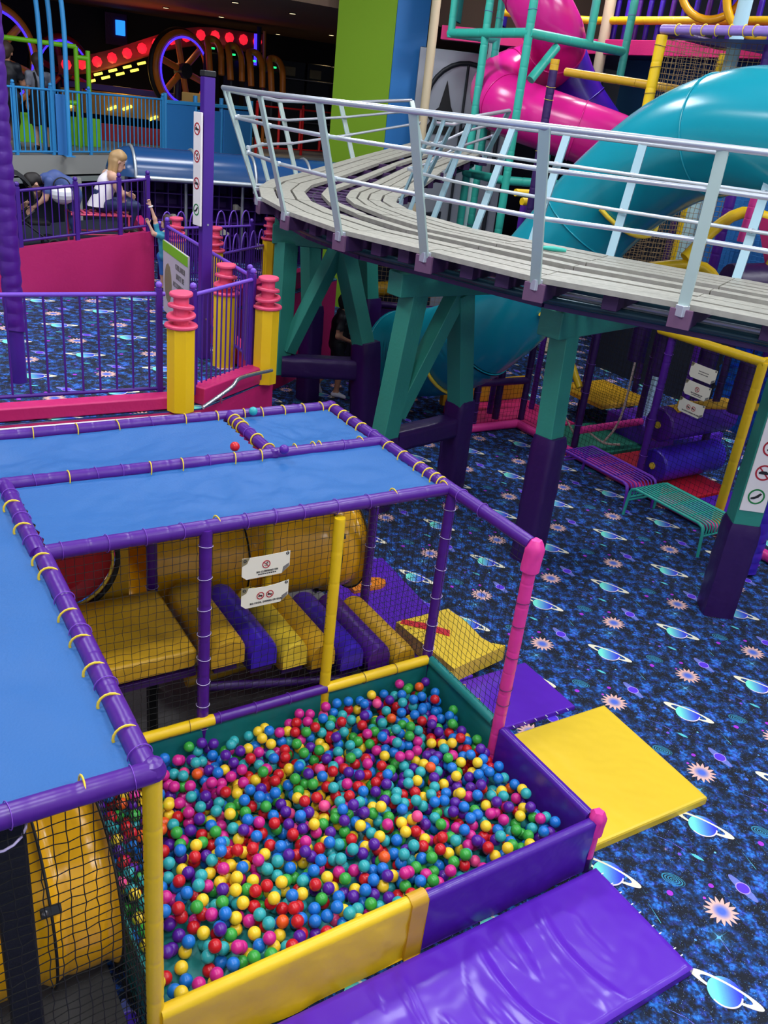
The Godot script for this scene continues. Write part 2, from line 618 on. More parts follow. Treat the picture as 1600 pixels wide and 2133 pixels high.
func make_carpet() -> void:
	var s := 1024
	var a := noise_image(31, 0.007, s, 5).get_data()
	var b := noise_image(57, 0.028, s, 4).get_data()
	var c := noise_image(83, 0.011, s, 3).get_data()
	var px := PackedByteArray()
	px.resize(s * s * 3)
	for i in s * s:
		var f := a[i] / 255.0 * 0.62 + b[i] / 255.0 * 0.38
		var t := clampf((f - 0.36) * 2.7, 0.0, 1.0)
		var g := clampf((c[i] / 255.0 - 0.55) * 4.0, 0.0, 1.0)
		# black-teal ground, blue nebula, a violet cast in places
		var hi := clampf((f - 0.60) * 4.0, 0.0, 1.0) * 0.7
		px[i * 3] = int(lerpf(lerpf(9, lerpf(20, 52, g), t), 60, hi))
		px[i * 3 + 1] = int(lerpf(lerpf(17, lerpf(84, 78, g), t), 150, hi))
		px[i * 3 + 2] = int(lerpf(lerpf(32, lerpf(172, 206, g), t), 236, hi))
	var img := Image.create_from_data(s, s, false, Image.FORMAT_RGB8, px)
	var r := RandomNumberGenerator.new()
	r.seed = 404
	# scattered specks
	for k in 2600:
		var x := r.randi() % s
		var y := r.randi() % s
		var q := r.randi_range(1, 3)
		var col := [rgb(150, 214, 236), rgb(220, 238, 250), rgb(70, 150, 190), rgb(120, 120, 230)][r.randi() % 4] as Color
		for dy in q:
			for dx in q:
				img.set_pixel((x + dx) % s, (y + dy) % s, col)
	stamp(img, 0.46, 0.86, 0.13, func(p: Vector2) -> Color: return glow(p, rgb(96, 190, 240), 4))
	stamp(img, 0.10, 0.72, 0.08, func(p: Vector2) -> Color: return glow(p, rgb(70, 130, 240), 4))
	stamp(img, 0.72, 0.17, 0.03, func(p: Vector2) -> Color: return glow(p, rgb(250, 200, 250), 4))
	stamp(img, 0.56, 0.66, 0.025, func(p: Vector2) -> Color: return glow(p, rgb(250, 250, 230), 4))
	# streaks
	for q in [[0.79, 0.06, 0.84, 0.24, rgb(130, 110, 250)], [0.25, 0.40, 0.19, 0.60, rgb(80, 190, 220)], [0.48, 0.80, 0.43, 0.97, rgb(120, 120, 220)], [0.74, 0.02, 0.80, 0.12, rgb(90, 120, 240)]]:
		var p0 := Vector2(q[0], q[1])
		var p1 := Vector2(q[2], q[3])
		var col: Color = q[4]
		for k in 200:
			var f := k / 199.0
			var p := p0.lerp(p1, f) * s
			var w := 1 + int(4.0 * f)
			for dy in w:
				for dx in w:
					var X := int(p.x + dx) % s
					var Y := int(p.y + dy) % s
					img.set_pixel(X, Y, img.get_pixel(X, Y).lerp(col, 0.35 + 0.6 * f))
	# small planets, dots, a lens, a spiral
	for q in [[0.44, 0.46, 0.026, rgb(170, 50, 220)], [0.63, 0.60, 0.013, rgb(190, 60, 220)], [0.78, 0.25, 0.016, rgb(120, 80, 230)], [0.94, 0.95, 0.020, rgb(70, 110, 210)], [0.76, 0.55, 0.022, rgb(160, 50, 210)], [0.30, 0.80, 0.010, rgb(90, 150, 220)], [0.04, 0.36, 0.010, rgb(120, 200, 220)]]:
		var col: Color = q[3]
		stamp(img, q[0], q[1], q[2], func(p: Vector2) -> Color: return Color(col, 1.0 if p.length() < 0.9 else 0.0))
	stamp(img, 0.88, 0.33, 0.05, func(p: Vector2) -> Color:
		var d := p.rotated(-1.2)
		return Color(rgb(100, 220, 220), 0.9) if absf(d.y) < 0.3 * (1.0 - d.x * d.x) and absf(d.x) < 1.0 else Color(0, 0, 0, 0))
	stamp(img, 0.55, 0.39, 0.085, func(p: Vector2) -> Color:
		var d := p.rotated(-1.0) * Vector2(1.0, 1.7)
		var rr := d.length()
		var w := fposmod(rr * 4.2 - d.angle() / TAU, 1.0)
		return Color(rgb(56, 150, 180), 0.9) if rr < 1.0 and w < 0.5 else Color(0, 0, 0, 0))
	stamp(img, 0.955, 0.67, 0.13, func(p: Vector2) -> Color:
		var d := p.rotated(-1.62)
		var ring := (d / Vector2(1.0, 0.26)).length()
		if d.length() < 0.40:
			return Color(rgb(92, 54, 224), 1.0) if d.length() < 0.34 else Color(rgb(176, 150, 250), 1.0)
		return Color(rgb(120, 130, 214), 0.9) if ring < 1.0 and ring > 0.35 else Color(0, 0, 0, 0))
	# sun with pointed rays and a blue heart
	stamp(img, 0.65, 0.73, 0.125, func(p: Vector2) -> Color:
		var rr := p.length()
		var ray := absf(fposmod(p.angle() / TAU * 15.0, 1.0) - 0.5) * 2.0
		if rr < 0.56 + 0.42 * (1.0 - ray) * 1.0:
			var f := clampf((rr - 0.18) / 0.36, 0.0, 1.0)
			return Color(rgb(80, 110, 214).lerp(rgb(234, 184, 172), f), 1.0)
		return Color(0, 0, 0, 0))
	# ringed planet
	stamp(img, 0.19, 0.13, 0.23, func(p: Vector2) -> Color:
		var d := p.rotated(-1.12)                      # ring along x
		var e := Vector2(d.x, d.y / 0.23)
		var ring := e.length()
		var body := ((d - Vector2(0.0, 0.1)) / 0.47).length()
		var front := d.y < 0.0
		if ring < 1.0 and ring > 0.70 and (front or body > 1.0):
			return Color(rgb(244, 236, 206), 1.0)
		if body < 1.0:
			if body > 0.9 and d.y > 0.0 and d.x > -0.2:
				return Color(rgb(240, 220, 240), 1.0)
			var f := clampf(d.x / 0.42 * 0.55 + 0.5 - d.y * 0.6, 0.0, 1.0)
			return Color(rgb(120, 240, 214).lerp(rgb(54, 60, 214), f), 1.0)
		return Color(0, 0, 0, 0))
	img.generate_mipmaps()
	var m := plain("carpet", Color.WHITE, 0.92)
	m.albedo_texture = ImageTexture.create_from_image(img)
	var pile := noise_image(77, 0.2, 256, 2)
	m.normal_enabled = true
	m.normal_texture = normal_tex(pile, 2.0)
	m.normal_scale = 0.4

func glow(p: Vector2, c: Color, arms: int) -> Color:
	var rr := p.length()
	if rr > 1.0:
		return Color(0, 0, 0, 0)
	var arm := absf(p.x * p.y) < 0.004 + 0.0 * arms
	return Color(c, clampf((1.0 - rr) * (1.0 if arm else 0.45 * (1.0 - rr)), 0.0, 1.0))

func stamp(img: Image, cu: float, cv: float, rad: float, f: Callable) -> void:
	var s := img.get_width()
	var n := int(rad * s)
	var cx := int(cu * s)
	var cy := int(cv * s)
	for y in range(-n, n + 1):
		for x in range(-n, n + 1):
			var c: Color = f.call(Vector2(float(x) / n, float(y) / n))
			if c.a > 0.01:
				var X := posmod(cx + x, s)
				var Y := posmod(cy + y, s)
				img.set_pixel(X, Y, img.get_pixel(X, Y).lerp(Color(c.r, c.g, c.b), c.a))
# ---------------------------------------------------------------- room shell
func slab(called: String, lo: Vector3, hi: Vector3, mat: Material, label := "") -> MeshInstance3D:
	var m := MB.new()
	m.box(Transform3D(Basis.IDENTITY, (lo + hi) * 0.5), hi - lo, 0.002)
	return struct(called, m.mesh(), mat, label)

# horizontal patch of carpet; the pattern repeats every metre and may be turned
func carpet_mesh(poly: PackedVector2Array, y: float, thick: float, turn := 0.0, shift := Vector2.ZERO) -> ArrayMesh:
	var m := MB.new()
	var tr := Geometry2D.triangulate_polygon(poly)
	var ids := []
	for p in poly:
		var q := p.rotated(turn) + shift
		ids.append(m.pt(Vector3(p.x, y, p.y), Vector3.UP, q))
	for k in range(0, tr.size(), 3):
		m.tri(ids[tr[k]], ids[tr[k + 1]], ids[tr[k + 2]])
	ids.clear()
	for p in poly:
		ids.append(m.pt(Vector3(p.x, y - thick, p.y), Vector3.DOWN, p))
	for k in range(0, tr.size(), 3):
		m.tri(ids[tr[k]], ids[tr[k + 1]], ids[tr[k + 2]])
	var mid := Vector2.ZERO
	for p in poly:
		mid += p / poly.size()
	for i in poly.size():
		var a := poly[i]
		var b := poly[(i + 1) % poly.size()]
		var out := ((a + b) * 0.5 - mid)
		m.face(Vector3(a.x, y - thick, a.y), Vector3(b.x, y - thick, b.y), Vector3(b.x, y, b.y), Vector3(a.x, y, a.y), Vector3(out.x, 0, out.y))
	return m.mesh()

func build_room() -> void:
	var fl := PackedVector2Array([Vector2(-9, 9), Vector2(24, 9), Vector2(24, -30), Vector2(-9, -30)])
	struct("floor", carpet_mesh(fl, 0.0, 0.2), M.carpet, "blue carpet printed with ringed planets, suns and stars")
	slab("floor_frame_back", Vector3(-5.2, 0.0, -2.1), Vector3(0.05, 0.012, -0.03), M.rubber_floor, "dark grey rubber floor under the play frame")
	slab("floor_frame_side", Vector3(-5.2, 0.0, -0.03), Vector3(-3.06, 0.012, 2.05), M.rubber_floor, "grey rubber floor under the yellow tunnel")
	slab("wall_back", Vector3(-9, -0.2, -30.3), Vector3(24, 11, -30), M.hall_wall)
	slab("wall_front", Vector3(-9, -0.2, 9), Vector3(24, 11, 9.3), M.hall_wall)
	slab("wall_left", Vector3(-9.3, -0.2, -30.3), Vector3(-9, 11, 9.3), M.hall_wall)
	slab("wall_right", Vector3(24, -0.2, -30.3), Vector3(24.3, 11, 9.3), M.hall_wall)
	slab("ceiling", Vector3(-9.3, 11, -30.3), Vector3(24.3, 11.3, 9.3), M.hall_ceiling)
# ---------------------------------------------------------------- ball pit frame
const TOP := 2.04
const RAIL := 0.48

# upright padded board with a rounded top edge and slightly slack vinyl, from a to b on the floor
func pad_wall_mesh(a: Vector3, b: Vector3, thick: float, y0: float, y1: float, slack := 0.008) -> ArrayMesh:
	var dir := (b - a).normalized()
	var side := Vector3.UP.cross(dir).normalized()
	var fn := FastNoiseLite.new()
	fn.seed = 5
	fn.frequency = 1.6
	var steps := maxi(2, int(a.distance_to(b) / 0.06))
	var prof := []
	var h := thick * 0.5
	for k in 7:
		prof.append(Vector2(h, lerpf(y0, y1 - h, k / 6.0)))
	for k in range(1, 8):
		var g := PI * k / 8.0
		prof.append(Vector2(cos(g) * h, y1 - h + sin(g) * h))
	for k in 7:
		prof.append(Vector2(-h, lerpf(y1 - h, y0, k / 6.0)))
	var rows := []
	for i in steps + 1:
		var p := a.lerp(b, float(i) / steps)
		var row := []
		for q in prof:
			var w: Vector3 = p + side * q.x + Vector3.UP * q.y
			var o := fn.get_noise_3d(w.x * 1.5, w.y * 2.0, w.z * 1.5) * slack * clampf((y1 - h - w.y) / 0.15, 0.08, 1.0)
			row.append(w + side * o * signf(q.x))
		rows.append(row)
	var m := MB.new()
	var mid := (a + b) * 0.5
	var tu: Vector3 = rows[1][2] - rows[0][2]
	var tv: Vector3 = rows[0][3] - rows[0][2]
	m.grid(rows, tu.cross(tv).dot(side) < 0)
	for e in [[a, -dir], [b, dir]]:
		var c: Vector3 = e[0]
		m.face(c + side * h + Vector3.UP * y0, c - side * h + Vector3.UP * y0, c - side * h + Vector3.UP * (y1 - h * 0.4), c + side * h + Vector3.UP * (y1 - h * 0.4), e[1])
	m.face(a + side * h + Vector3.UP * y0, b + side * h + Vector3.UP * y0, b - side * h + Vector3.UP * y0, a - side * h + Vector3.UP * y0, Vector3.DOWN)
	return m.mesh()

# crumpled sleeve end: a lumpy capped tube
func sleeve_cap_mesh(p: Vector3, d: Vector3, r: float, l: float) -> ArrayMesh:
	var b := along(d)
	var rows := []
	for i in 9:
		var f := i / 8.0
		var row := []
		for k in 17:
			var g := TAU * k / 16.0
			var rr := r * (1.0 + 0.14 * sin(g * 5.0 + f * 4.0) * f) * (1.0 if f < 0.8 else lerpf(1.0, 0.55, (f - 0.8) / 0.2))
			row.append(p + b * Vector3(cos(g) * rr, f * l, sin(g) * rr))
		rows.append(row)
	var m := MB.new()
	m.grid(rows, true)
	var top := []
	var c := p + d.normalized() * l * 1.02
	for k in 17:
		top.append(rows[8][k])
	var cc := m.pt(c, d.normalized())
	var prev := -1
	for k in 17:
		var q := m.pt(top[k], d.normalized())
		if prev >= 0:
			m.tri(cc, prev, q)
		prev = q
	return m.mesh()

# ties looped over a beam; each is a sub-part of the beam
func add_ties(beam: Node, a: Vector3, b: Vector3, r: float, fr: Array, mat: Material, called := "tie", mesh: ArrayMesh = null, lean := Vector3.ZERO, fat := 1.0) -> void:
	var d := (b - a).normalized()
	for f in fr:
		var basis := along((d + Vector3(rng.randf_range(-0.14, 0.14), rng.randf_range(-0.1, 0.1), rng.randf_range(-0.14, 0.14))).normalized())
		var rr := r * 1.13
		part(beam, called, mesh if mesh else tie_mesh, mat, Transform3D(basis.scaled_local(Vector3(rr, rr * 0.62 * fat, rr)), a.lerp(b, f) + lean))

func even(count: int, lo := 0.06, hi := 0.94) -> Array:
	var out := []
	for i in count:
		out.append(lerpf(lo, hi, (i + 0.5 + rng.randf_range(-0.2, 0.2)) / count))
	return out

func beam(parent: Node, called: String, a: Vector3, b: Vector3, r: float, mat: Material, yellow: Array, pale: Array, lean := Vector3.ZERO, seam := 0.3) -> MeshInstance3D:
	var o := part(parent, called, pad_mesh(a, b, r, seam), mat)
	if yellow.size():
		add_ties(o, a, b, r, yellow, M.tie_yellow, "tie", tie_mesh, lean)
	if pale.size():
		add_ties(o, a, b, r, pale, M.tie_violet if mat == M.purple_vinyl else M.tie_dark, "cable_tie", cable_tie_mesh)
	return o

func build_pit_frame() -> void:
	var f := thing("ball_pit_frame", "padded purple and yellow play frame with blue mesh roof around the ball pit", "play frame")
	var P: Material = M.purple_vinyl
	var r := 0.05
	# --- roof beams
	beam(f, "beam", Vector3(-3.02, TOP, 2.0), Vector3(-3.02, TOP, -0.02), r, P, [0.12, 0.24, 0.37, 0.5, 0.63, 0.86, 0.95], [0.05, 0.31, 0.55, 0.72], Vector3(-0.02, 0, 0))
	beam(f, "beam", Vector3(-3.04, TOP, -0.02), Vector3(-3.04, TOP, -1.1), r, P, [0.3, 0.62], [0.15, 0.45, 0.8], Vector3(-0.02, 0, 0))
	beam(f, "beam", Vector3(-3.0, TOP, -0.02), Vector3(0.0, TOP, -0.03), r, P, [0.365, 0.83, 0.985], [0.03, 0.12, 0.2, 0.28, 0.43, 0.5, 0.57, 0.66, 0.75], Vector3(0, 0, -0.02), 0.25)
	beam(f, "beam", Vector3(-3.05, TOP, -1.08), Vector3(-1.03, TOP, -1.06), r, P, [0.21, 0.5, 0.62, 0.83, 0.94], [0.1, 0.31, 0.4, 0.73], Vector3(0, 0, 0.02))
	beam(f, "beam", Vector3(-1.03, TOP, -1.06), Vector3(0.0, TOP, -1.06), r, P, [0.2, 0.36, 0.42, 0.8], [0.62], Vector3(0, 0, -0.02))
	beam(f, "beam", Vector3(-5.15, TOP, -1.98), Vector3(-1.03, TOP, -2.0), r, P, [0.08, 0.2, 0.38, 0.45, 0.53, 0.6, 0.68, 0.76, 0.9, 0.97], [0.83], Vector3(0, 0, 0.02))
	beam(f, "beam", Vector3(-1.03, TOP, -2.0), Vector3(0.0, TOP, -2.0), r, P, [0.13, 0.3, 0.5, 0.7, 0.88], [], Vector3(0, 0, 0.02))
	beam(f, "beam", Vector3(-1.03, TOP, -2.0), Vector3(-1.03, TOP, -1.06), r, P, [0.14, 0.24, 0.33, 0.66, 0.9], [0.5], Vector3.ZERO)
	beam(f, "beam", Vector3(0.0, TOP, -2.0), Vector3(0.0, TOP, -1.06), r, P, [0.12, 0.3, 0.48, 0.66], [0.85], Vector3(-0.02, 0, 0))
	beam(f, "beam", Vector3(0.0, TOP, -1.06), Vector3(0.0, TOP, -0.02), r, P, [0.14, 0.36, 0.6, 0.72, 0.82, 0.9], [], Vector3(-0.02, 0, 0))
	beam(f, "beam", Vector3(0.0, TOP, -0.02), Vector3(0.0, TOP, 0.95), r, P, [], [0.15, 0.42], Vector3.ZERO, 0.4)
	beam(f, "beam", Vector3(-5.15, TOP, -1.95), Vector3(-5.15, TOP, 2.0), r, P, [0.1, 0.2, 0.3, 0.42, 0.55, 0.66, 0.78, 0.9], [])
	beam(f, "beam", Vector3(-5.15, TOP, -1.06), Vector3(-3.05, TOP, -1.06), r, P, [0.2, 0.5, 0.8], [0.35])
	beam(f, "beam", Vector3(-5.2, TOP, 2.02), Vector3(-3.0, TOP, 2.02), r, P, [0.62, 0.87], [0.74, 0.96], Vector3(0, 0, -0.02))
	for c in [Vector3(-3.0, TOP, 2.01), Vector3(0, TOP, -2.0), Vector3(-1.03, TOP, -1.06)]:
		var m := MB.new()
		var prof := []
		for k in 9:
			var g := -PI / 2 + PI * k / 8.0
			prof.append(Vector2(cos(g), sin(g)) * 0.058 * (1.0 + 0.05 * sin(k * 2.3)))
		m.lathe(prof, 14, Transform3D(Basis.IDENTITY, c))
		part(f, "corner_cap", m.mesh(), P)
	# --- posts
	var posts := [
		["post", Vector3(0, 0, 0), TOP, P, [0.28, 0.4, 0.53, 0.66, 0.8, 0.92]],
		["post", Vector3(-2, 0, 0), TOP, P, [0.2, 0.3, 0.4, 0.5, 0.6, 0.7, 0.82, 0.94]],
		["post", Vector3(-1, 0.1, 0.02), 1.97, M.yellow_vinyl, []],
		["post", Vector3(-3, 0, 0), TOP, P, [0.4, 0.7]],
		["post", Vector3(-3.0, 0, 2.0), 2.0, M.yellow_vinyl, []],
		["post", Vector3(0, 0, -1.06), TOP, P, [0.3, 0.5, 0.7, 0.85]],
		["post", Vector3(-1.03, 0, -1.06), TOP, M.yellow_vinyl, []],
		["post", Vector3(-2.03, 0, -1.06), TOP, P, [0.5, 0.7]],
		["post", Vector3(-3.05, 0, -1.06), TOP, P, []],
		["post", Vector3(0, 0, -2), TOP, P, []],
		["post", Vector3(-1.03, 0, -2), TOP, P, []],
		["post", Vector3(-3.1, 0, -2), TOP, P, []],
		["post", Vector3(-5.15, 0, -2), TOP, P, []],
		["post", Vector3(-5.15, 0, 0), TOP, P, []],
		["post", Vector3(-5.15, 0, 2.0), TOP, M.yellow_vinyl, []],
	]
	for q in posts:
		var b: Vector3 = q[1]
		var t := Vector3(b.x, q[2], b.z)
		var o := part(f, q[0], pad_mesh(b, t, 0.043, 0.28), q[3])
		if q[4].size():
			add_ties(o, b, t, 0.043, q[4], M.tie_white, "cable_tie", cable_tie_mesh)
	# tall pink corner post: crumpled sleeve, magenta below
	var pk := part(f, "post", pad_mesh(Vector3(0.01, 0.02, 0.97), Vector3(0.01, 1.93, 0.97), 0.047, 0.2), M.pink_vinyl)
	pk.set_meta("label", "bright pink padded corner post with crumpled top")
	add_ties(pk, Vector3(0.01, 0, 0.97), Vector3(0.01, 1.93, 0.97), 0.047, [0.36, 0.43, 0.58, 0.72, 0.82], M.tie_dark, "cable_tie", cable_tie_mesh)
	part(pk, "sleeve_end", sleeve_cap_mesh(Vector3(0.01, 1.84, 0.97), Vector3(0.02, 1, 0), 0.068, 0.24), M.pink_vinyl)
	var sp := part(f, "post", pad_mesh(Vector3(0.04, 0.0, 2.02), Vector3(0.04, 0.38, 2.02), 0.045, 0.2), M.pink_vinyl)
	part(sp, "sleeve_end", sleeve_cap_mesh(Vector3(0.045, 0.33, 2.02), Vector3(0.0, 1, 0), 0.06, 0.19), M.pink_vinyl)
	part(sp, "foot_sleeve", tube_mesh([Vector3(0.04, 0.0, 2.02), Vector3(0.04, 0.12, 2.02)], 0.05, 14), M.dark_purple_vinyl)
	# --- low rails at the back and side of the pit
	beam(f, "rail", Vector3(-2.96, RAIL, 0.04), Vector3(-1.93, RAIL, 0.04), 0.043, M.yellow_vinyl, [], [0.82])
	beam(f, "rail", Vector3(-1.93, RAIL, 0.04), Vector3(-1.0, RAIL, 0.04), 0.04, P, [], [0.05, 0.35, 0.65])
	beam(f, "rail", Vector3(-1.0, RAIL, 0.04), Vector3(-0.03, RAIL, 0.04), 0.043, M.yellow_vinyl, [], [0.35, 0.66])
	var tr := beam(f, "rail", Vector3(0.0, RAIL, 0.06), Vector3(0.0, RAIL, 0.93), 0.042, M.teal_vinyl, [], [])
	add_ties(tr, Vector3(0.02, RAIL + 0.02, 0.06), Vector3(0.02, RAIL + 0.02, 0.93), 0.02, [0.28, 0.5, 0.72], M.tie_yellow)
	for q in [[Vector3(-2.96, 0, 0.03), Vector3(-0.02, 0, 0.03)], [Vector3(0.0, 0, 0.05), Vector3(0.0, 0, 0.95)], [Vector3(-2.98, 0, 0.05), Vector3(-2.98, 0, 1.95)]]:
		part(f, "skirt", pad_wall_mesh(q[0], q[1], 0.02, 0.02, RAIL, 0.02), M.teal_vinyl)
	part(f, "pit_floor", box_mesh(Vector3(2.94, 0.09, 1.94), 0.01), M.teal_vinyl, at(-1.49, 0.075, 1.0))
	# --- padded walls round the front
	var yw := part(f, "pit_wall", pad_wall_mesh(Vector3(-2.98, 0, 2.02), Vector3(-1.4, 0, 2.02), 0.085, 0.02, 0.5, 0.03), M.yellow_vinyl)
	yw.set_meta("label", "yellow vinyl padded wall at the front of the pit")
	part(yw, "sleeve_end", pad_wall_mesh(Vector3(-1.5, 0, 2.02), Vector3(-1.38, 0, 2.02), 0.105, 0.01, 0.508, 0.02), M.gold_vinyl)
	var pw := part(f, "pit_wall", pad_wall_mesh(Vector3(-1.4, 0, 2.02), Vector3(0.0, 0, 2.02), 0.08, 0.02, 0.47, 0.016), M.wall_violet)
	pw.set_meta("label", "purple vinyl padded wall at the front of the pit")
	part(f, "pit_wall", pad_wall_mesh(Vector3(0.02, 0, 1.02), Vector3(0.02, 0, 1.98), 0.08, 0.02, 0.49, 0.006), M.wall_violet)
	# --- blue mesh roofs
	var y := TOP - 0.01
	var roofs := [
		[Vector3(-2.98, y, -0.06), Vector3(-0.04, y, -0.07), Vector3(-3.0, y, -1.02), Vector3(-0.04, y, -1.02)],
		[Vector3(-5.08, y, -1.12), Vector3(-1.1, y, -1.12), Vector3(-5.08, y, -1.92), Vector3(-1.1, y, -1.94)],
		[Vector3(-0.96, y, -1.12), Vector3(-0.06, y, -1.12), Vector3(-0.96, y, -1.94), Vector3(-0.06, y, -1.94)],
		[Vector3(-5.1, y, 1.96), Vector3(-3.05, y, 1.96), Vector3(-5.1, y, -1.02), Vector3(-3.07, y, -1.02)],
	]
	for q in roofs:
		part(f, "roof_panel", cloth_mesh(q[0], q[1], q[2], q[3], 48, 36, 0.05, 0.06, 0.004, 0.012), M.roof_mesh)
	# --- nets
	var c := 0.055
	part(f, "net", net_mesh(Vector3(-2.95, RAIL, 0.0), Vector3(2.93, 0, 0), Vector3(0, TOP - RAIL, 0), c, 0.0021, 0.005, 0.03), M.cord_black)
	part(f, "net", net_mesh(Vector3(0.0, RAIL, 0.05), Vector3(0, 0, 0.9), Vector3(0, TOP - RAIL, 0), c, 0.002, 0.005, 0.02), M.cord_black)
	part(f, "net", net_mesh(Vector3(-5.0, 0.05, 2.0), Vector3(1.97, 0, 0), Vector3(0, TOP - 0.08, 0), c, 0.0028, 0.006, 0.03), M.cord_black)
	part(f, "net", net_mesh(Vector3(-3.03, 0.05, 0.05), Vector3(0, 0, 1.93), Vector3(0, TOP - 0.08, 0), c, 0.0026, 0.006, 0.02), M.cord_black)
	part(f, "net", net_mesh(Vector3(0.0, 0.1, -1.95), Vector3(0, 0, 1.95), Vector3(0, TOP - 0.12, 0), c, 0.0016, 0.005, 0.02), M.cord_black)
	for k in f.get_children():
		if k.name.begins_with("net"):
			k.set_meta("kind", "stuff")
	# black strapped upright in front of the yellow tunnel
	var bl := MB.new()
	bl.box(at(-3.57, 0.98, 1.9), Vector3(0.14, 1.94, 0.07), 0.012)
	var bo := part(f, "post", bl.mesh(), M.black_sleeve)
	bo.set_meta("label", "flat black sleeved upright beside the yellow tunnel")
	part(bo, "cable_tie", ring_mesh(0.09, 0.006, 14, 6), M.tie_white, Transform3D(Basis(Vector3(0, 0, 1), 0.35), Vector3(-3.58, 1.86, 1.92)))
	part(bo, "lock_tag", box_mesh(Vector3(0.035, 0.05, 0.02), 0.006), M.bolt, at(-3.65, 1.84, 1.96))

func build_pit_inside() -> void:
	# yellow deck pad and the row of rolls that steps down to the right
	var d := thing("deck_pad", "flat yellow vinyl deck pad behind the net, left of the rolls", "pad")
	var m := MB.new()
	m.box(at(-2.5, 0.96, -0.54), Vector3(0.98, 0.17, 0.92), 0.035)
	part(d, "cushion", m.mesh(), M.gold_vinyl)
	var b := MB.new()
	b.box(at(-2.5, 0.84, -0.54), Vector3(0.96, 0.06, 0.9), 0.005)
	part(d, "base_board", b.mesh(), M.dark_purple_vinyl)
	var lg := MB.new()
	lg.bar(Vector3(-2.2, 0.0, -0.55), Vector3(-2.2, 0.82, -0.55), 0.07, 0.07)
	part(d, "leg", lg.mesh(), M.black_rubber)
	var lg2 := MB.new()
	lg2.bar(Vector3(-2.85, 0.0, -0.55), Vector3(-2.85, 0.82, -0.55), 0.07, 0.07)
	part(d, "leg", lg2.mesh(), M.black_rubber)
	# sloping rail under the rolls
	var st := thing("roll_support", "sloping purple support frame under the row of rolls", "frame")
	part(st, "rail", pad_mesh(Vector3(-1.98, 0.69, -0.1), Vector3(0.0, 0.22, -0.1), 0.036, 0.4), M.dark_purple_vinyl)
	part(st, "rail", pad_mesh(Vector3(-1.98, 0.69, -0.95), Vector3(0.0, 0.22, -0.95), 0.036, 0.4), M.dark_purple_vinyl)
	part(st, "brace", pad_mesh(Vector3(-1.95, 0.45, -0.5), Vector3(-1.2, 0.5, -0.5), 0.05, 0.3), M.gold_vinyl)
	var rolls := [[-1.79, 0.955, "gold_vinyl", "wide yellow vinyl roll, the highest, against the deck pad"], [-1.50, 0.87, "blue_purple_vinyl", "purple vinyl roll, second from the deck pad"], [-1.235, 0.785, "yellow_mat", "pale yellow vinyl roll, third from the deck pad"], [-0.985, 0.715, "gold_vinyl", "darker yellow vinyl roll in the middle of the row"], [-0.715, 0.62, "blue_purple_vinyl", "purple vinyl roll just right of the middle yellow rolls"], [-0.45, 0.545, "purple_vinyl", "violet vinyl roll, second lowest of the row"], [-0.19, 0.46, "gold_vinyl", "yellow vinyl roll, the lowest, by the purple ramp"]]
	for q in rolls:
		var t := thing("soft_roll", q[3], "roll", Vector3(q[0], q[1], 0), "row of soft rolls behind the net")
		var w := 0.15 if q[0] < -1.7 else 0.12
		var poly := PackedVector2Array()
		for k in 13:
			var g := PI * k / 12.0
			poly.append(Vector2(cos(g) * w, sin(g) * 0.115))
		poly.append(Vector2(-w, -0.12))
		poly.append(Vector2(w, -0.12))
		var rows := []
		for zz in [[-0.99, 0.86], [-0.96, 0.97], [-0.9, 1.0], [-0.14, 1.0], [-0.09, 0.97], [-0.06, 0.86]]:
			var row := []
			for k in 16:
				var p: Vector2 = poly[k % 15]
				row.append(Vector3(p.x * zz[1], p.y * zz[1], zz[0]))
			rows.append(row)
		var mb := MB.new()
		mb.grid(rows, true)
		for e in [0, 5]:
			var ring := []
			for k in 15:
				ring.append(rows[e][k])
			var nn := Vector3(0, 0, -1 if e == 0 else 1)
			var cc := mb.pt(Vector3(0, 0, rows[e][0].z), nn)
			for k in 15:
				mb.tri(cc, mb.pt(ring[k], nn), mb.pt(ring[(k + 1) % 15], nn))
		part(t, "cushion", mb.mesh(), M[q[2]])
		var slope := MB.new()
		slope.box(at(0, -0.15, -0.52), Vector3(0.18, 0.06, 0.84), 0.005)
		part(t, "base_board", slope.mesh(), M.dark_purple_vinyl)
	# yellow crawl tunnel behind the rolls, with collars and clips
	tunnel("yellow plastic crawl tunnel behind the row of rolls", Vector3(-2.05, 0.98, -1.52), Vector3(0.0, 0.84, -1.52), 0.42, [0.0, 0.42, 0.86, 1.0])
	# yellow crawl tunnel at the near left
	tunnel("big yellow plastic crawl tunnel behind the net beside the front post", Vector3(-5.4, 0.7, 1.18), Vector3(-3.06, 0.66, 1.18), 0.47, [0.0, 0.55, 0.86, 1.0])
	# panel with a round red opening at the back left
	var pn := thing("ring_panel", "yellow panel with a large black-rimmed red round opening", "panel", Vector3(-2.72, 1.36, -1.04))
	var rows2 := MB.new()
	var hole := []
	for k in 32:
		var g0 := TAU * k / 32.0
		var g1 := TAU * (k + 1) / 32.0
		var o0 := Vector3(cos(g0), sin(g0), 0)
		var o1 := Vector3(cos(g1), sin(g1), 0)
		var s0 := o0 / maxf(absf(o0.x), absf(o0.y)) * 0.5
		var s1 := o1 / maxf(absf(o1.x), absf(o1.y)) * 0.5
		rows2.face(o0 * 0.42, o1 * 0.42, s1, s0, Vector3.BACK)
		rows2.face(o0 * 0.42 + Vector3(0, 0, -0.05), o1 * 0.42 + Vector3(0, 0, -0.05), s1 + Vector3(0, 0, -0.05), s0 + Vector3(0, 0, -0.05), Vector3.FORWARD)
		rows2.face(o0 * 0.42, o1 * 0.42, o1 * 0.42 + Vector3(0, 0, -0.05), o0 * 0.42 + Vector3(0, 0, -0.05), -o0)
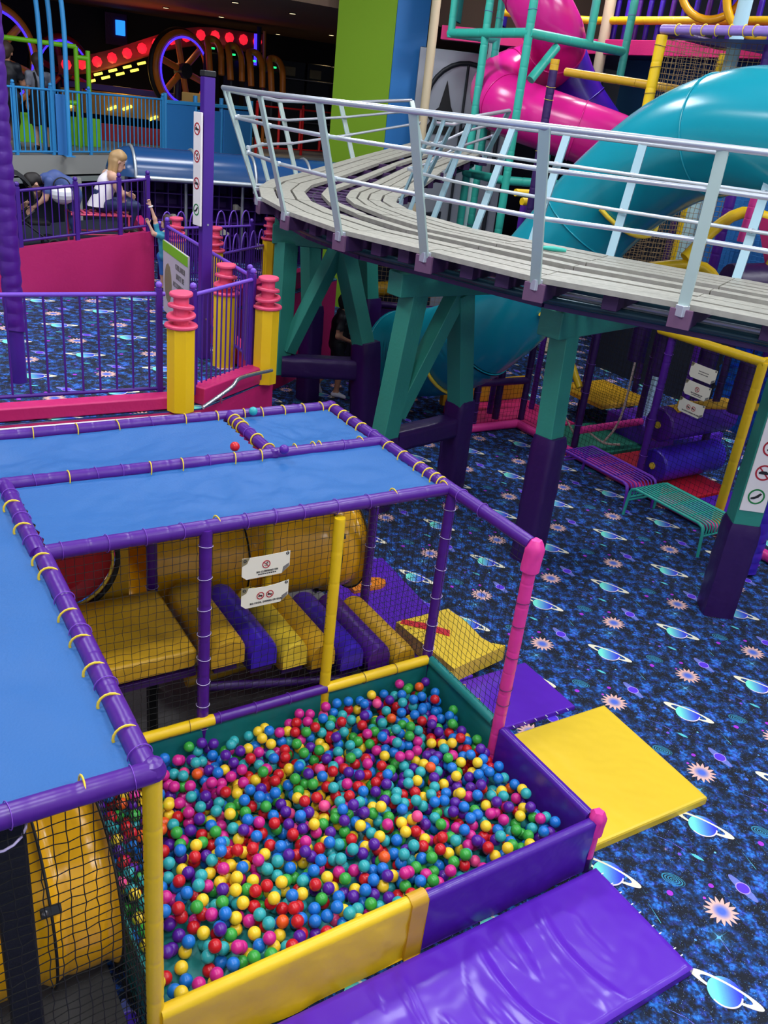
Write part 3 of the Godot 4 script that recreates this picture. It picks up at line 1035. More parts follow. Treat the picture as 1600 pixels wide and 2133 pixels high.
	part(pn, "board", rows2.mesh(), M.gold_vinyl)
	part(pn, "rim", ring_mesh(0.42, 0.02, 40, 8), M.black_rubber, Transform3D(Basis(Vector3.RIGHT, PI / 2), Vector3(0, 0, 0.01)))
	part(pn, "trim", ring_mesh(0.385, 0.012, 40, 8), M.tie_yellow, Transform3D(Basis(Vector3.RIGHT, PI / 2), Vector3(0, 0, 0.0)))
	var disc := MB.new()
	disc.lathe([Vector2(0, 0.02), Vector2(0.3, 0.0), Vector2(0.41, -0.04)], 32, Transform3D(Basis(Vector3.RIGHT, -PI / 2), Vector3(0, 0, -0.12)))
	part(pn, "opening", disc.mesh(), M.red_vinyl)
	# two warning signs tied on the back net
	net_sign(Vector3(-1.578, 1.71, 0.05), 0.0, "white vinyl no climbing sign tied on the pit net, upper of two", "upper", ["NO CLIMBING ON", "-"], 1, 0.36)
	net_sign(Vector3(-1.575, 1.475, 0.05), 0.0, "white vinyl no food, drinks or gum sign, lower of two on the pit net", "lower", ["NO FOOD, DRINKS OR GUM"], 2, 0.36)

# plastic tunnel of flanged sections
func tunnel(label: String, a: Vector3, b: Vector3, r: float, joints: Array) -> void:
	var t := thing("crawl_tunnel", label, "tunnel")
	var d := (b - a).normalized()
	for i in joints.size() - 1:
		var p := a.lerp(b, joints[i])
		var q := a.lerp(b, joints[i + 1])
		var pts := []
		var rad := []
		var n := 14
		for k in n + 1:
			var f := float(k) / n
			pts.append(p.lerp(q, f))
			var e := minf(f, 1.0 - f) * p.distance_to(q)
			rad.append(r + 0.03 * exp(-e / 0.015) - 0.012 * exp(-pow((e - 0.06) / 0.02, 2.0)))
		part(t, "section", tube_mesh(pts, rad, 40, false), M.yellow_plastic)
		part(t, "seam", ring_mesh(r + 0.034, 0.008, 40, 6), M.black_rubber, Transform3D(along(d), q))
	for g in [0.6, 2.0, 3.6, 5.0]:
		var bs := along(d)
		var o := bs * Vector3(cos(g), 0, sin(g))
		var clip := MB.new()
		clip.box(Transform3D(Basis(d, o, d.cross(o)), a.lerp(b, joints[joints.size() - 2]) + o * (r + 0.03)), Vector3(0.1, 0.02, 0.05), 0.006)
		part(t, "clip", clip.mesh(), M.dark_steel)
		var bt := MB.new()
		bt.lathe([Vector2(0.016, 0), Vector2(0.016, 0.012), Vector2(0.008, 0.02), Vector2(0, 0.02)], 10, Transform3D(Basis(d, o, d.cross(o)), a.lerp(b, joints[joints.size() - 2]) + o * (r + 0.04) - d * 0.03))
		part(t, "bolt", bt.mesh(), M.bolt)

# text as thin raised print, centred at p in the plane of basis b
func print_text(parent: Node, text: String, height: float, p: Vector3, b: Basis, mat: Material, bold := true, deep := 0.002) -> MeshInstance3D:
	var t := TextMesh.new()
	var sf := SystemFont.new()
	sf.font_names = PackedStringArray(["Droid Sans"])
	sf.font_weight = 700 if bold else 400
	t.font = sf
	t.font_size = 32
	t.pixel_size = height / 24.0
	t.depth = deep
	t.curve_step = 2.0
	t.text = text
	return part(parent, "lettering", t, mat, Transform3D(b, p))

# round prohibition mark: ring, slash and a dark pictogram
func mark(parent: Node, p: Vector3, b: Basis, r: float, kind: int, allowed := false) -> void:
	var col: Material = M.ink_green if allowed else M.ink_red
	var m := MB.new()
	m.lathe([Vector2(r * 0.8, 0.0), Vector2(r, 0.0), Vector2(r, 0.002), Vector2(r * 0.8, 0.002), Vector2(r * 0.8, 0)], 28, Transform3D(b * Basis(Vector3.RIGHT, PI / 2), p))
	if not allowed:
		m.box(Transform3D(b * Basis(Vector3.BACK, -PI / 4), p + b.z * 0.001), Vector3(r * 1.7, r * 0.17, 0.002), 0.0004)
	part(parent, "ring_mark", m.mesh(), col)
	var g := MB.new()
	var xf := Transform3D(b, p + b.z * 0.0005)
	match kind:
		0:   # running figure
			g.box(xf * Transform3D(Basis(Vector3.BACK, 0.5), Vector3(0, 0.05, 0) * r), Vector3(0.22, 0.55, 0.01) * r, 0.0004)
			g.box(xf * Transform3D(Basis(Vector3.BACK, -0.8), Vector3(0.2, -0.3, 0) * r), Vector3(0.14, 0.5, 0.01) * r, 0.0004)
			g.box(xf * Transform3D(Basis(Vector3.BACK, 0.9), Vector3(-0.25, -0.35, 0) * r), Vector3(0.14, 0.5, 0.01) * r, 0.0004)
			g.box(xf * Transform3D(Basis(Vector3.BACK, 1.2), Vector3(0.15, 0.25, 0) * r), Vector3(0.12, 0.55, 0.01) * r, 0.0004)
			g.lathe([Vector2(0.12 * r, 0), Vector2(0.12 * r, 0.002), Vector2(0, 0.002)], 10, xf * Transform3D(Basis(Vector3.RIGHT, PI / 2), Vector3(0.28, 0.45, 0) * r))
		1:   # shoe
			g.prism(PackedVector2Array([Vector2(-0.6, -0.2), Vector2(0.6, -0.2), Vector2(0.6, 0.0), Vector2(0.1, 0.1), Vector2(-0.2, 0.25), Vector2(-0.55, 0.25)]), 0.002, xf.scaled_local(Vector3(r, r, 1)))
		2:   # food
			g.prism(PackedVector2Array([Vector2(-0.55, -0.2), Vector2(0.5, -0.2), Vector2(0.55, 0.0), Vector2(0.3, 0.2), Vector2(-0.3, 0.2), Vector2(-0.6, 0.0)]), 0.002, xf.scaled_local(Vector3(r, r, 1)))
		3:   # sock
			g.prism(PackedVector2Array([Vector2(0.35, 0.5), Vector2(0.6, 0.4), Vector2(0.25, -0.1), Vector2(-0.2, -0.35), Vector2(-0.6, -0.4), Vector2(-0.62, -0.18), Vector2(-0.15, 0.0)]), 0.002, xf.scaled_local(Vector3(r, r, 1)))
	part(parent, "pictogram", g.mesh(), M.ink)

# white vinyl sign with clipped corners, hung on a net facing +z turned by turn
func net_sign(p: Vector3, turn: float, label: String, _which: String, lines: Array, marks: int, w: float, tilt := 0.0) -> void:
	var b := Basis(Vector3.UP, turn) * Basis(Vector3.BACK, tilt)
	var s := thing("warning_sign", label, "sign", p)
	var h := w * 0.47
	var sag := 0.02 if marks == 2 else 0.004
	var poly := PackedVector2Array([Vector2(-w / 2, -h / 2 + 0.03), Vector2(-w / 2 + 0.035, -h / 2), Vector2(w / 2 - 0.06, -h / 2), Vector2(w / 2, -h / 2 + 0.05), Vector2(w / 2, h / 2), Vector2(w / 4, h / 2 - sag * 0.7), Vector2(0, h / 2 - sag), Vector2(-w / 4, h / 2 - sag * 0.7), Vector2(-w / 2, h / 2)])
	var m := MB.new()
	m.prism(poly, 0.004, Transform3D(b, Vector3.ZERO))
	part(s, "sheet", m.mesh(), M.sign_cream)
	var fr := b.z * 0.0055
	# printed corner ornaments
	var c1 := MB.new()
	c1.prism(PackedVector2Array([Vector2(-w / 2, h / 2), Vector2(-w / 2 + 0.055, h / 2), Vector2(-w / 2 + 0.035, h / 2 - 0.045), Vector2(-w / 2, h / 2 - 0.06)]), 0.001, Transform3D(b, b.z * 0.004))
	part(s, "corner_print", c1.mesh(), M.ink_brown)
	var c2 := MB.new()
	c2.prism(PackedVector2Array([Vector2(w / 2 - 0.055, -h / 2 + 0.005), Vector2(w / 2 - 0.005, -h / 2 + 0.05), Vector2(w / 2 - 0.005, -h / 2 + 0.075), Vector2(w / 2 - 0.05, -h / 2 + 0.05)]), 0.001, Transform3D(b, b.z * 0.004))
	part(s, "corner_print", c2.mesh(), M.ink_grey)
	if marks == 1:
		mark(s, b * Vector3(0, 0.012, 0.0045), b, h * 0.18, 0)
	elif marks == 2:
		mark(s, b * Vector3(-w * 0.1, 0.0, 0.0045), b, h * 0.17, 2)
		mark(s, b * Vector3(w * 0.1, 0.0, 0.0045), b, h * 0.17, 1)
	for i in lines.size():
		var yy := -h * 0.24 - i * h * 0.12 if marks > 0 else h * 0.08 - i * h * 0.16
		if marks == 2:
			yy = -h * 0.32
		if lines[i] == "-":
			# a line too small to read
			var bars := MB.new()
			for k in 9:
				bars.box(Transform3D(b, b * Vector3((k - 4) * w * 0.043 + 0.01, yy, 0.0048)), Vector3(w * 0.032, h * 0.05, 0.0012), 0.0002)
			part(s, "small_print", bars.mesh(), M.ink)
			continue
		print_text(s, lines[i], h * 0.085, b * Vector3(0.01, yy, 0) + fr, b, M.ink)
	for c in [Vector3(-w / 2 + 0.02, h / 2 - 0.02, 0.004), Vector3(w / 2 - 0.02, h / 2 - 0.015, 0.004)]:
		part(s, "eyelet", ring_mesh(0.009, 0.004, 10, 5), M.dark_steel, Transform3D(b * Basis(Vector3.RIGHT, PI / 2), b * c))

func mat_mesh(poly: PackedVector2Array, y0: float, y1: float, round_ := 0.02) -> ArrayMesh:
	# floor mat: outline in x/z with a rounded upper edge
	var m := MB.new()
	var mid := Vector2.ZERO
	for p in poly:
		mid += p / poly.size()
	var rows := []
	for q in [[0.0, y0], [0.0, y1 - round_], [round_ * 0.3, y1 - round_ * 0.3], [round_, y1]]:
		var row := []
		var off := Geometry2D.offset_polygon(poly, -q[0] - 0.0001)
		var o: PackedVector2Array = off[0] if off.size() and off[0].size() == poly.size() else poly
		# keep the corner order of poly
		var best := 0
		for k in o.size():
			if o[k].distance_to(poly[0]) < o[best].distance_to(poly[0]):
				best = k
		for k in poly.size() + 1:
			var p: Vector2 = o[(best + k) % o.size()]
			row.append(Vector3(p.x, q[1], p.y))
		rows.append(row)
	for i in 3:
		for k in poly.size():
			var a: Vector3 = rows[i][k]
			var b: Vector3 = rows[i][k + 1]
			var e := (a + b) * 0.5
			m.face(a, b, rows[i + 1][k + 1], rows[i + 1][k], Vector3(e.x - mid.x, 0.4 * i, e.z - mid.y))
	var top := PackedVector2Array()
	for k in poly.size():
		top.append(Vector2(rows[3][k].x, rows[3][k].z))
	var tr := Geometry2D.triangulate_polygon(top)
	var ids := []
	for p in top:
		ids.append(m.pt(Vector3(p.x, y1, p.y), Vector3.UP, p))
	for k in range(0, tr.size(), 3):
		m.tri(ids[tr[k]], ids[tr[k + 1]], ids[tr[k + 2]])
	return m.mesh()

func build_mats() -> void:
	var lace := box_mesh(Vector3(0.008, 0.006, 0.03), 0.002)
	var o := part(self, "floor_mat", mat_mesh(PackedVector2Array([Vector2(0.1, 0.74), Vector2(1.45, 0.78), Vector2(1.38, 1.99), Vector2(0.1, 1.95)]), 0.0, 0.075), M.yellow_mat)
	tag(o, "plain yellow landing mat on the carpet beside the pit", "mat")
	o = part(self, "floor_mat", wrinkled_mat(Vector2(-3.3, 2.1), Vector2(0.07, 2.96), 0.075), M.violet_mat)
	tag(o, "large wrinkled violet landing mat in front of the pit", "mat")
	for k in 9:
		part(o, "lace", lace, M.white_plastic, Transform3D(Basis(Vector3.UP, PI / 2), Vector3(0.068, 0.062, 2.16 + 0.09 * k + 0.02 * sin(k * 3.0))))
	o = part(self, "floor_mat", mat_mesh(PackedVector2Array([Vector2(0.08, -0.05), Vector2(1.23, -0.05), Vector2(1.22, 0.66), Vector2(0.09, 0.62)]), 0.0, 0.045, 0.012), M.violet_mat)
	tag(o, "small violet mat between the yellow mat and the yellow foam block", "mat")
	for k in 8:
		part(o, "lace", lace, M.white_plastic, at(0.28 + 0.12 * k, 0.042, 0.645 + 0.003 * k))
	o = part(self, "floor_mat", mat_mesh(PackedVector2Array([Vector2(0.09, -2.35), Vector2(1.0, -2.3), Vector2(0.88, -0.95), Vector2(0.62, -0.06), Vector2(0.09, -0.06)]), 0.0, 0.06, 0.012), M.violet_mat)
	tag(o, "long violet mat behind the foam block with an orange tongue on it", "mat")
	o = part(self, "orange_paddle", mat_mesh(PackedVector2Array([Vector2(0.3, -1.9), Vector2(0.62, -1.9), Vector2(0.70, -1.86), Vector2(0.73, -1.8), Vector2(0.70, -1.74), Vector2(0.62, -1.7), Vector2(0.3, -1.72)]), 0.06, 0.1, 0.01), M.orange_plastic)
	tag(o, "rounded orange plastic paddle lying on the long violet mat", "paddle")
	var b := thing("foam_block", "yellow foam block with a red stripe beside the pit net", "block")
	part(b, "body", mat_mesh(PackedVector2Array([Vector2(0.28, -0.89), Vector2(0.9, -0.9), Vector2(0.93, -0.62), Vector2(0.9, -0.35), Vector2(0.93, -0.24), Vector2(1.04, -0.15), Vector2(0.36, -0.04)]), 0.06, 0.22, 0.02), M.yellow_mat)
	part(b, "stripe", mat_mesh(PackedVector2Array([Vector2(0.30, -0.85), Vector2(0.36, -0.9), Vector2(0.55, -0.74), Vector2(0.68, -0.56), Vector2(0.62, -0.48), Vector2(0.5, -0.64)]), 0.215, 0.226, 0.003), M.red_vinyl)

# mat whose vinyl has gathered into long folds
func wrinkled_mat(lo: Vector2, hi: Vector2, y: float) -> ArrayMesh:
	var fn := FastNoiseLite.new()
	fn.seed = 8
	fn.frequency = 1.0
	fn.fractal_type = FastNoiseLite.FRACTAL_NONE
	var nx := 150
	var nz := 44
	var rows := []
	for i in nx + 1:
		var row := []
		for j in nz + 1:
			var x := lerpf(lo.x, hi.x, float(i) / nx)
			var z := lerpf(lo.y, hi.y, float(j) / nz)
			var edge := minf(minf(x - lo.x, hi.x - x), minf(z - lo.y, hi.y - z))
			var e := smoothstep(0.0, 0.12, edge)
			var s := x - 0.14 * z
			var t := z
			var w := fn.get_noise_2d(s * 4.6 + 0.5 * sin(t * 3.0), t * 0.8)
			var fold := maxf(0.0, w - 0.1) * 0.05 * smoothstep(0.1, -1.0, x)
			row.append(Vector3(x, y - 0.018 * (1.0 - smoothstep(0.0, 0.02, edge)) + e * (fold + 0.004 * fn.get_noise_2d(x * 2.0, z * 2.0)), z))
		rows.append(row)
	var m := MB.new()
	m.grid(rows, true)
	var a := Vector3(lo.x, 0, lo.y)
	var b := Vector3(hi.x, 0, lo.y)
	var c := Vector3(hi.x, 0, hi.y)
	var d := Vector3(lo.x, 0, hi.y)
	var up := Vector3(0, y - 0.017, 0)
	m.face(a, b, b + up, a + up, Vector3.FORWARD)
	m.face(b, c, c + up, b + up, Vector3.RIGHT)
	m.face(c, d, d + up, c + up, Vector3.BACK)
	m.face(d, a, a + up, d + up, Vector3.LEFT)
	return m.mesh()

# ---------------------------------------------------------------- balls
func build_balls() -> void:
	var r := 0.039
	var d := r * 2.0 + 0.0006
	var floor_y := 0.125
	var rr := RandomNumberGenerator.new()
	rr.seed = 77
	var cell := 0.08
	var bins := {}
	var pos: Array[Vector3] = []
	var x0 := -2.91
	var x1 := -0.09
	var z0 := 0.1
	var z1 := 1.92
	for k in 1500:
		var best := Vector3(0, 9, 0)
		for c in 7:
			var x := rr.randf_range(x0, x1)
			var z := rr.randf_range(z0, z1)
			if Vector2(x + 2.0, z).length() < 0.095 or Vector2(x + 1.0, z).length() < 0.1:
				continue
			var y := floor_y + r
			var bx := int(floor(x / cell))
			var bz := int(floor(z / cell))
			for ix in range(bx - 1, bx + 2):
				for iz in range(bz - 1, bz + 2):
					var key := ix * 4096 + iz
					if bins.has(key):
						for q: Vector3 in bins[key]:
							var h := (q.x - x) * (q.x - x) + (q.z - z) * (q.z - z)
							if h < d * d:
								y = maxf(y, q.y + sqrt(d * d - h))
			# the heap is a little higher towards the back, and a hollow lies near the front left
			var want := y - 0.10 * (1.0 - z / 2.0) - (0.0 if x > -2.6 or z < 1.4 else -0.05)
			if want < best.y - 0.10 * (1.0 - best.z / 2.0) - (0.0 if best.x > -2.6 or best.z < 1.4 else -0.05):
				best = Vector3(x, y, z)
		if best.y > 5.0:
			continue
		pos.append(best)
		var kk := int(floor(best.x / cell)) * 4096 + int(floor(best.z / cell))
		if not bins.has(kk):
			bins[kk] = []
		bins[kk].append(best)
	# how much of each ball can be seen from above the front: count unblocked sight lines
	var eye := Vector3(-3.86, 4.66, 4.77)
	var score := []
	for i in pos.size():
		var p := pos[i]
		var dir := (eye - p).normalized()
		var near := []
		for ix in range(-2, 3):
			for iz in range(-2, 4):
				var key := (int(floor(p.x / cell)) + ix) * 4096 + int(floor(p.z / cell)) + iz
				if bins.has(key):
					for q: Vector3 in bins[key]:
						if q != p and (q - p).dot(dir) > 0.0:
							near.append(q)
		var bs := along(dir)
		var seen := 0
		for s in 9:
			var o := Vector3.ZERO if s == 0 else bs * Vector3(cos(s * 0.785), 0, sin(s * 0.785)) * r * 0.75
			var ok := true
			for q: Vector3 in near:
				var w := q - (p + o)
				if (w - dir * w.dot(dir)).length() < r:
					ok = false
					break
			seen += 1 if ok else 0
		score.append([seen / 9.0 / p.distance_squared_to(eye), i])
	score.sort_custom(func(a, b): return a[0] > b[0])
	var kinds := [["red", rgb(206, 26, 36)], ["blue", rgb(26, 118, 206)], ["teal", rgb(50, 170, 172)], ["green", rgb(58, 166, 62)], ["yellow", rgb(250, 208, 44)], ["purple", rgb(88, 28, 150)], ["magenta", rgb(212, 38, 138)], ["orange", rgb(240, 92, 30)], ["pink", rgb(246, 78, 140)]]
	var share := [0.13, 0.33, 0.49, 0.61, 0.73, 0.87, 0.965, 0.985, 1.0]
	var sm := SphereMesh.new()
	sm.radius = r
	sm.height = r * 2.0
	sm.radial_segments = 24
	sm.rings = 12
	var mats := []
	for k in kinds:
		mats.append(plain("ball_" + k[0], k[1], 0.32))
	var pick := []
	for i in pos.size():
		# balls of one colour come in small clusters
		var g := rr.randf()
		if i > 0 and rr.randf() < 0.16:
			var nb := -1
			var bd := 0.14
			for j in range(maxi(0, i - 200), i):
				var dd := pos[j].distance_to(pos[i])
				if dd < bd:
					bd = dd
					nb = j
			if nb >= 0:
				pick.append(pick[nb])
				continue
		var c := 0
		while g > share[c]:
			c += 1
		pick.append(c)
	var single := {}
	for i in 300:
		var id: int = score[i][1]
		single[id] = true
		var c: int = pick[id]
		var o := part(self, "ball", sm, mats[c], Transform3D(Basis.IDENTITY, pos[id]))
		tag(o, "%s plastic ball lying in the ball pit" % kinds[c][0], "ball", "%s balls in the ball pit" % kinds[c][0])
	var mm := MultiMesh.new()
	mm.transform_format = MultiMesh.TRANSFORM_3D
	mm.use_colors = true
	mm.mesh = sm
	mm.instance_count = pos.size() - 300
	var n := 0
	for i in pos.size():
		if single.has(i):
			continue
		mm.set_instance_transform(n, Transform3D(Basis.IDENTITY, pos[i]))
		mm.set_instance_color(n, (kinds[pick[i]][1] as Color).srgb_to_linear())
		n += 1
	var mi := MultiMeshInstance3D.new()
	mi.name = "pit_balls"
	mi.multimesh = mm
	var bm := plain("ball_mixed", Color.WHITE, 0.32)
	bm.vertex_color_use_as_albedo = true
	mi.material_override = bm
	mi.set_meta("kind", "stuff")
	tag(mi, "mass of mixed coloured plastic balls filling the pit", "balls")
	add_child(mi)
	# strays
	for q in [[Vector3(-1.32, TOP + 0.06, -1.16), 0, "single red ball lying on the blue mesh roof"], [Vector3(-0.84, TOP + 0.06, -1.90), 2, "single teal ball resting at the back edge of the blue roof"], [Vector3(-0.99, TOP + 0.08, -0.95), 5, "single purple ball tucked under the middle roof beam"]]:
		var o := part(self, "ball", sm, mats[q[1]], Transform3D(Basis.IDENTITY, q[0]))
		tag(o, q[2], "ball")
# ---------------------------------------------------------------- coaster track deck
const DECK := 3.38
const OUTER := [Vector2(3.75, 2.3), Vector2(3.12, 1.05), Vector2(2.44, -0.23), Vector2(1.69, -1.32), Vector2(1.33, -2.62), Vector2(0.99, -3.79), Vector2(0.99, -5.17), Vector2(1.23, -6.5), Vector2(1.75, -7.75), Vector2(2.45, -8.85), Vector2(3.34, -9.65), Vector2(4.55, -9.82), Vector2(6.0, -9.86)]
const INNER := [Vector2(5.7, 1.0), Vector2(5.15, 0.1), Vector2(4.45, -1.25), Vector2(3.77, -2.49), Vector2(3.4, -3.45), Vector2(3.12, -4.25), Vector2(3.12, -5.2), Vector2(3.22, -5.95), Vector2(3.45, -6.6), Vector2(3.8, -7.1), Vector2(4.4, -7.5), Vector2(5.1, -7.8), Vector2(6.1, -8.1)]
# the far arm climbs
const OUTER_RISE := [0.0, 0.0, 0.0, 0.0, 0.0, 0.0, 0.0, 0.0, 0.0, 0.01, 0.06, 0.38, 0.78]
const INNER_RISE := [0.0, 0.0, 0.0, 0.0, 0.0, 0.0, 0.0, 0.0, 0.0, 0.02, 0.12, 0.42, 0.72]

func deck_at(i: int, f: float, y: float) -> Vector3:
	var p: Vector2 = OUTER[i].lerp(INNER[i], f)
	return Vector3(p.x, y + lerpf(OUTER_RISE[i], INNER_RISE[i], f), p.y)

func build_coaster() -> void:
	var t := thing("coaster_track", "raised curving coaster track with grey plank walkway and splayed metal railings", "coaster track")
	var strips := [[0.0, 0.105], [0.122, 0.225], [0.242, 0.33], [0.455, 0.525], [0.635, 0.705], [0.72, 0.785], [0.8, 0.885], [0.902, 1.0]]
	for i in OUTER.size() - 1:
		for s in strips:
			var y1: float = DECK + rng.randf_range(-0.005, 0.004)
			var y0 := y1 - 0.05
			var a0 := deck_at(i, s[0], y0).lerp(deck_at(i + 1, s[0], y0), 0.004)
			var a1 := deck_at(i, s[1], y0).lerp(deck_at(i + 1, s[1], y0), 0.004)
			var b0 := deck_at(i + 1, s[0], y0).lerp(deck_at(i, s[0], y0), 0.004)
			var b1 := deck_at(i + 1, s[1], y0).lerp(deck_at(i, s[1], y0), 0.004)
			var up := Vector3(0, y1 - y0, 0)
			var m := MB.new()
			m.hexa([a0, b0, b1, a1, a0 + up, b0 + up, b1 + up, a1 + up])
			part(t, "plank", m.mesh(), M.deck_board)
	# cross ties under the planks; pale ends at the railing posts, darker ones between
	for i in OUTER.size():
		var o := deck_at(i, -0.02, DECK - 0.13)
		var n := deck_at(i, 1.02, DECK - 0.13)
		var m := MB.new()
		m.bar(o, n, 0.19, 0.16, 0.006)
		part(t, "cross_tie", m.mesh(), M.tie_block)
		var e := MB.new()
		var d := (o - n).normalized()
		e.bar(o + d * 0.012, o - d * 0.02, 0.2, 0.17, 0.004)
		part(t, "tie_end", e.mesh(), M.tie_block_pale)
		if i < OUTER.size() - 1:
			for q in [0.33, 0.66] if i > 2 else [0.5]:
				var o2 := deck_at(i, 0.05, DECK - 0.13).lerp(deck_at(i + 1, 0.05, DECK - 0.13), q)
				var n2 := deck_at(i, 0.97, DECK - 0.13).lerp(deck_at(i + 1, 0.97, DECK - 0.13), q)
				var m2 := MB.new()
				m2.bar(o2, n2, 0.15, 0.14, 0.006)
				part(t, "cross_tie", m2.mesh(), M.tie_block)
	# running rails in the slots and the steel tubes that carry the ties
	for f in [0.392, 0.58]:
		var pts := []
		for i in OUTER.size():
			pts.append(deck_at(i, f, DECK - 0.08))
		part(t, "running_rail", tube_mesh(spline(pts, 3), 0.024, 10), M.dark_steel)
	for f in [0.12, 0.42, 0.86]:
		var pts := []
		for i in OUTER.size():
			pts.append(deck_at(i, f, DECK - 0.23))
		part(t, "track_tube", tube_mesh(spline(pts, 3), 0.045, 12), M.track_tube)
	for f in [0.2, 0.3, 0.7]:
		var pts := []
		for i in OUTER.size():
			pts.append(deck_at(i, f, DECK - 0.22))
		part(t, "conduit", tube_mesh(spline(pts, 3), 0.02, 8), M.rail_metal)
	var fl := MB.new()
	for i in OUTER.size() - 1:
		fl.bar(deck_at(i, 0.16, DECK - 0.3), deck_at(i + 1, 0.16, DECK - 0.3), 0.14, 0.05, 0.004)
	part(t, "bearer", fl.mesh(), M.dark_purple_vinyl)
	# railings: posts splay outwards from the deck edge
	railing(t, OUTER, INNER, OUTER_RISE, [0.1, 0.05, 0.0, 0.5, 0.52, 0.46, 0.44, 0.54, 0.5, 0.5, 0.5, 0.5, 0.5], [1.26, 1.26, 1.26, 1.26, 1.26, 1.26, 1.26, 1.27, 1.24, 1.2, 1.1, 0.86, 0.64], [0.42, 0.74], M.rail_mint, 0, 12)
	railing(t, INNER, OUTER, INNER_RISE, [0.5, 0.5, 0.5, 0.5, 0.5, 0.5, 0.45, 0.4, 0.42, 0.45, 0.5, 0.5, 0.5], [1.2, 1.2, 1.2, 1.2, 1.2, 1.2, 1.2, 1.2, 1.2, 1.1, 1.0, 0.85, 0.7], [0.4, 0.72], M.rail_blue, 0, 12)
	# small things left on the deck
	var p := deck_at(3, 0.75, DECK).lerp(deck_at(4, 0.75, DECK), 0.45)
	var sd := part(self, "teal_brush", tube_mesh([p + Vector3(-0.1, 0.03, -0.08), p + Vector3(0.0, 0.032, 0.0), p + Vector3(0.1, 0.03, 0.09)], [0.022, 0.028, 0.02], 10), M.teal_pole)
	tag(sd, "small teal brush lying on the grey deck planks", "brush")
	build_trestles()

func railing(t: Node, line: Array, other: Array, rise: Array, splay: Array, hs: Array, mids: Array, mat: Material, from: int, to: int) -> void:
	var tops := []
	var rails := []
	for k in mids:
		rails.append([])
	for i in range(from, to + 1):
		var b2: Vector2 = line[i]
		var h: float = hs[i]
		var o2: Vector2 = (b2 - other[i]).normalized()
		var b := Vector3(b2.x, DECK + rise[i], b2.y)
		var o := Vector3(o2.x, 0, o2.y)
		var top: Vector3 = b + o * splay[i] + Vector3.UP * h
		var root := b + o * 0.02 - Vector3.UP * 0.12
		var m := MB.new()
		m.bar(root, top, 0.1, 0.03, 0.004, o)
		var po := part(t, "railing_post", m.mesh(), mat)
		var br := MB.new()
		br.box(Transform3D(Basis.IDENTITY, b + o * 0.03 - Vector3.UP * 0.06), Vector3(0.09, 0.1, 0.09), 0.006)
		part(po, "foot_bracket", br.mesh(), M.rail_metal)
		tops.append(top)
		for k in mids.size():
			var rp: Vector3 = b + (o * splay[i] + Vector3.UP * h) * mids[k] - o * 0.04
			rails[k].append(rp)
			var cl := MB.new()
			cl.box(Transform3D(Basis.IDENTITY, rp + o * 0.012), Vector3(0.045, 0.055, 0.045), 0.008)
			part(po, "clamp", cl.mesh(), M.rail_metal)
	part(t, "handrail", tube_mesh(tops, 0.03, 10), M.rail_metal)
	for r in rails:
		part(t, "mid_rail", tube_mesh(r, 0.022, 10), M.rail_metal)

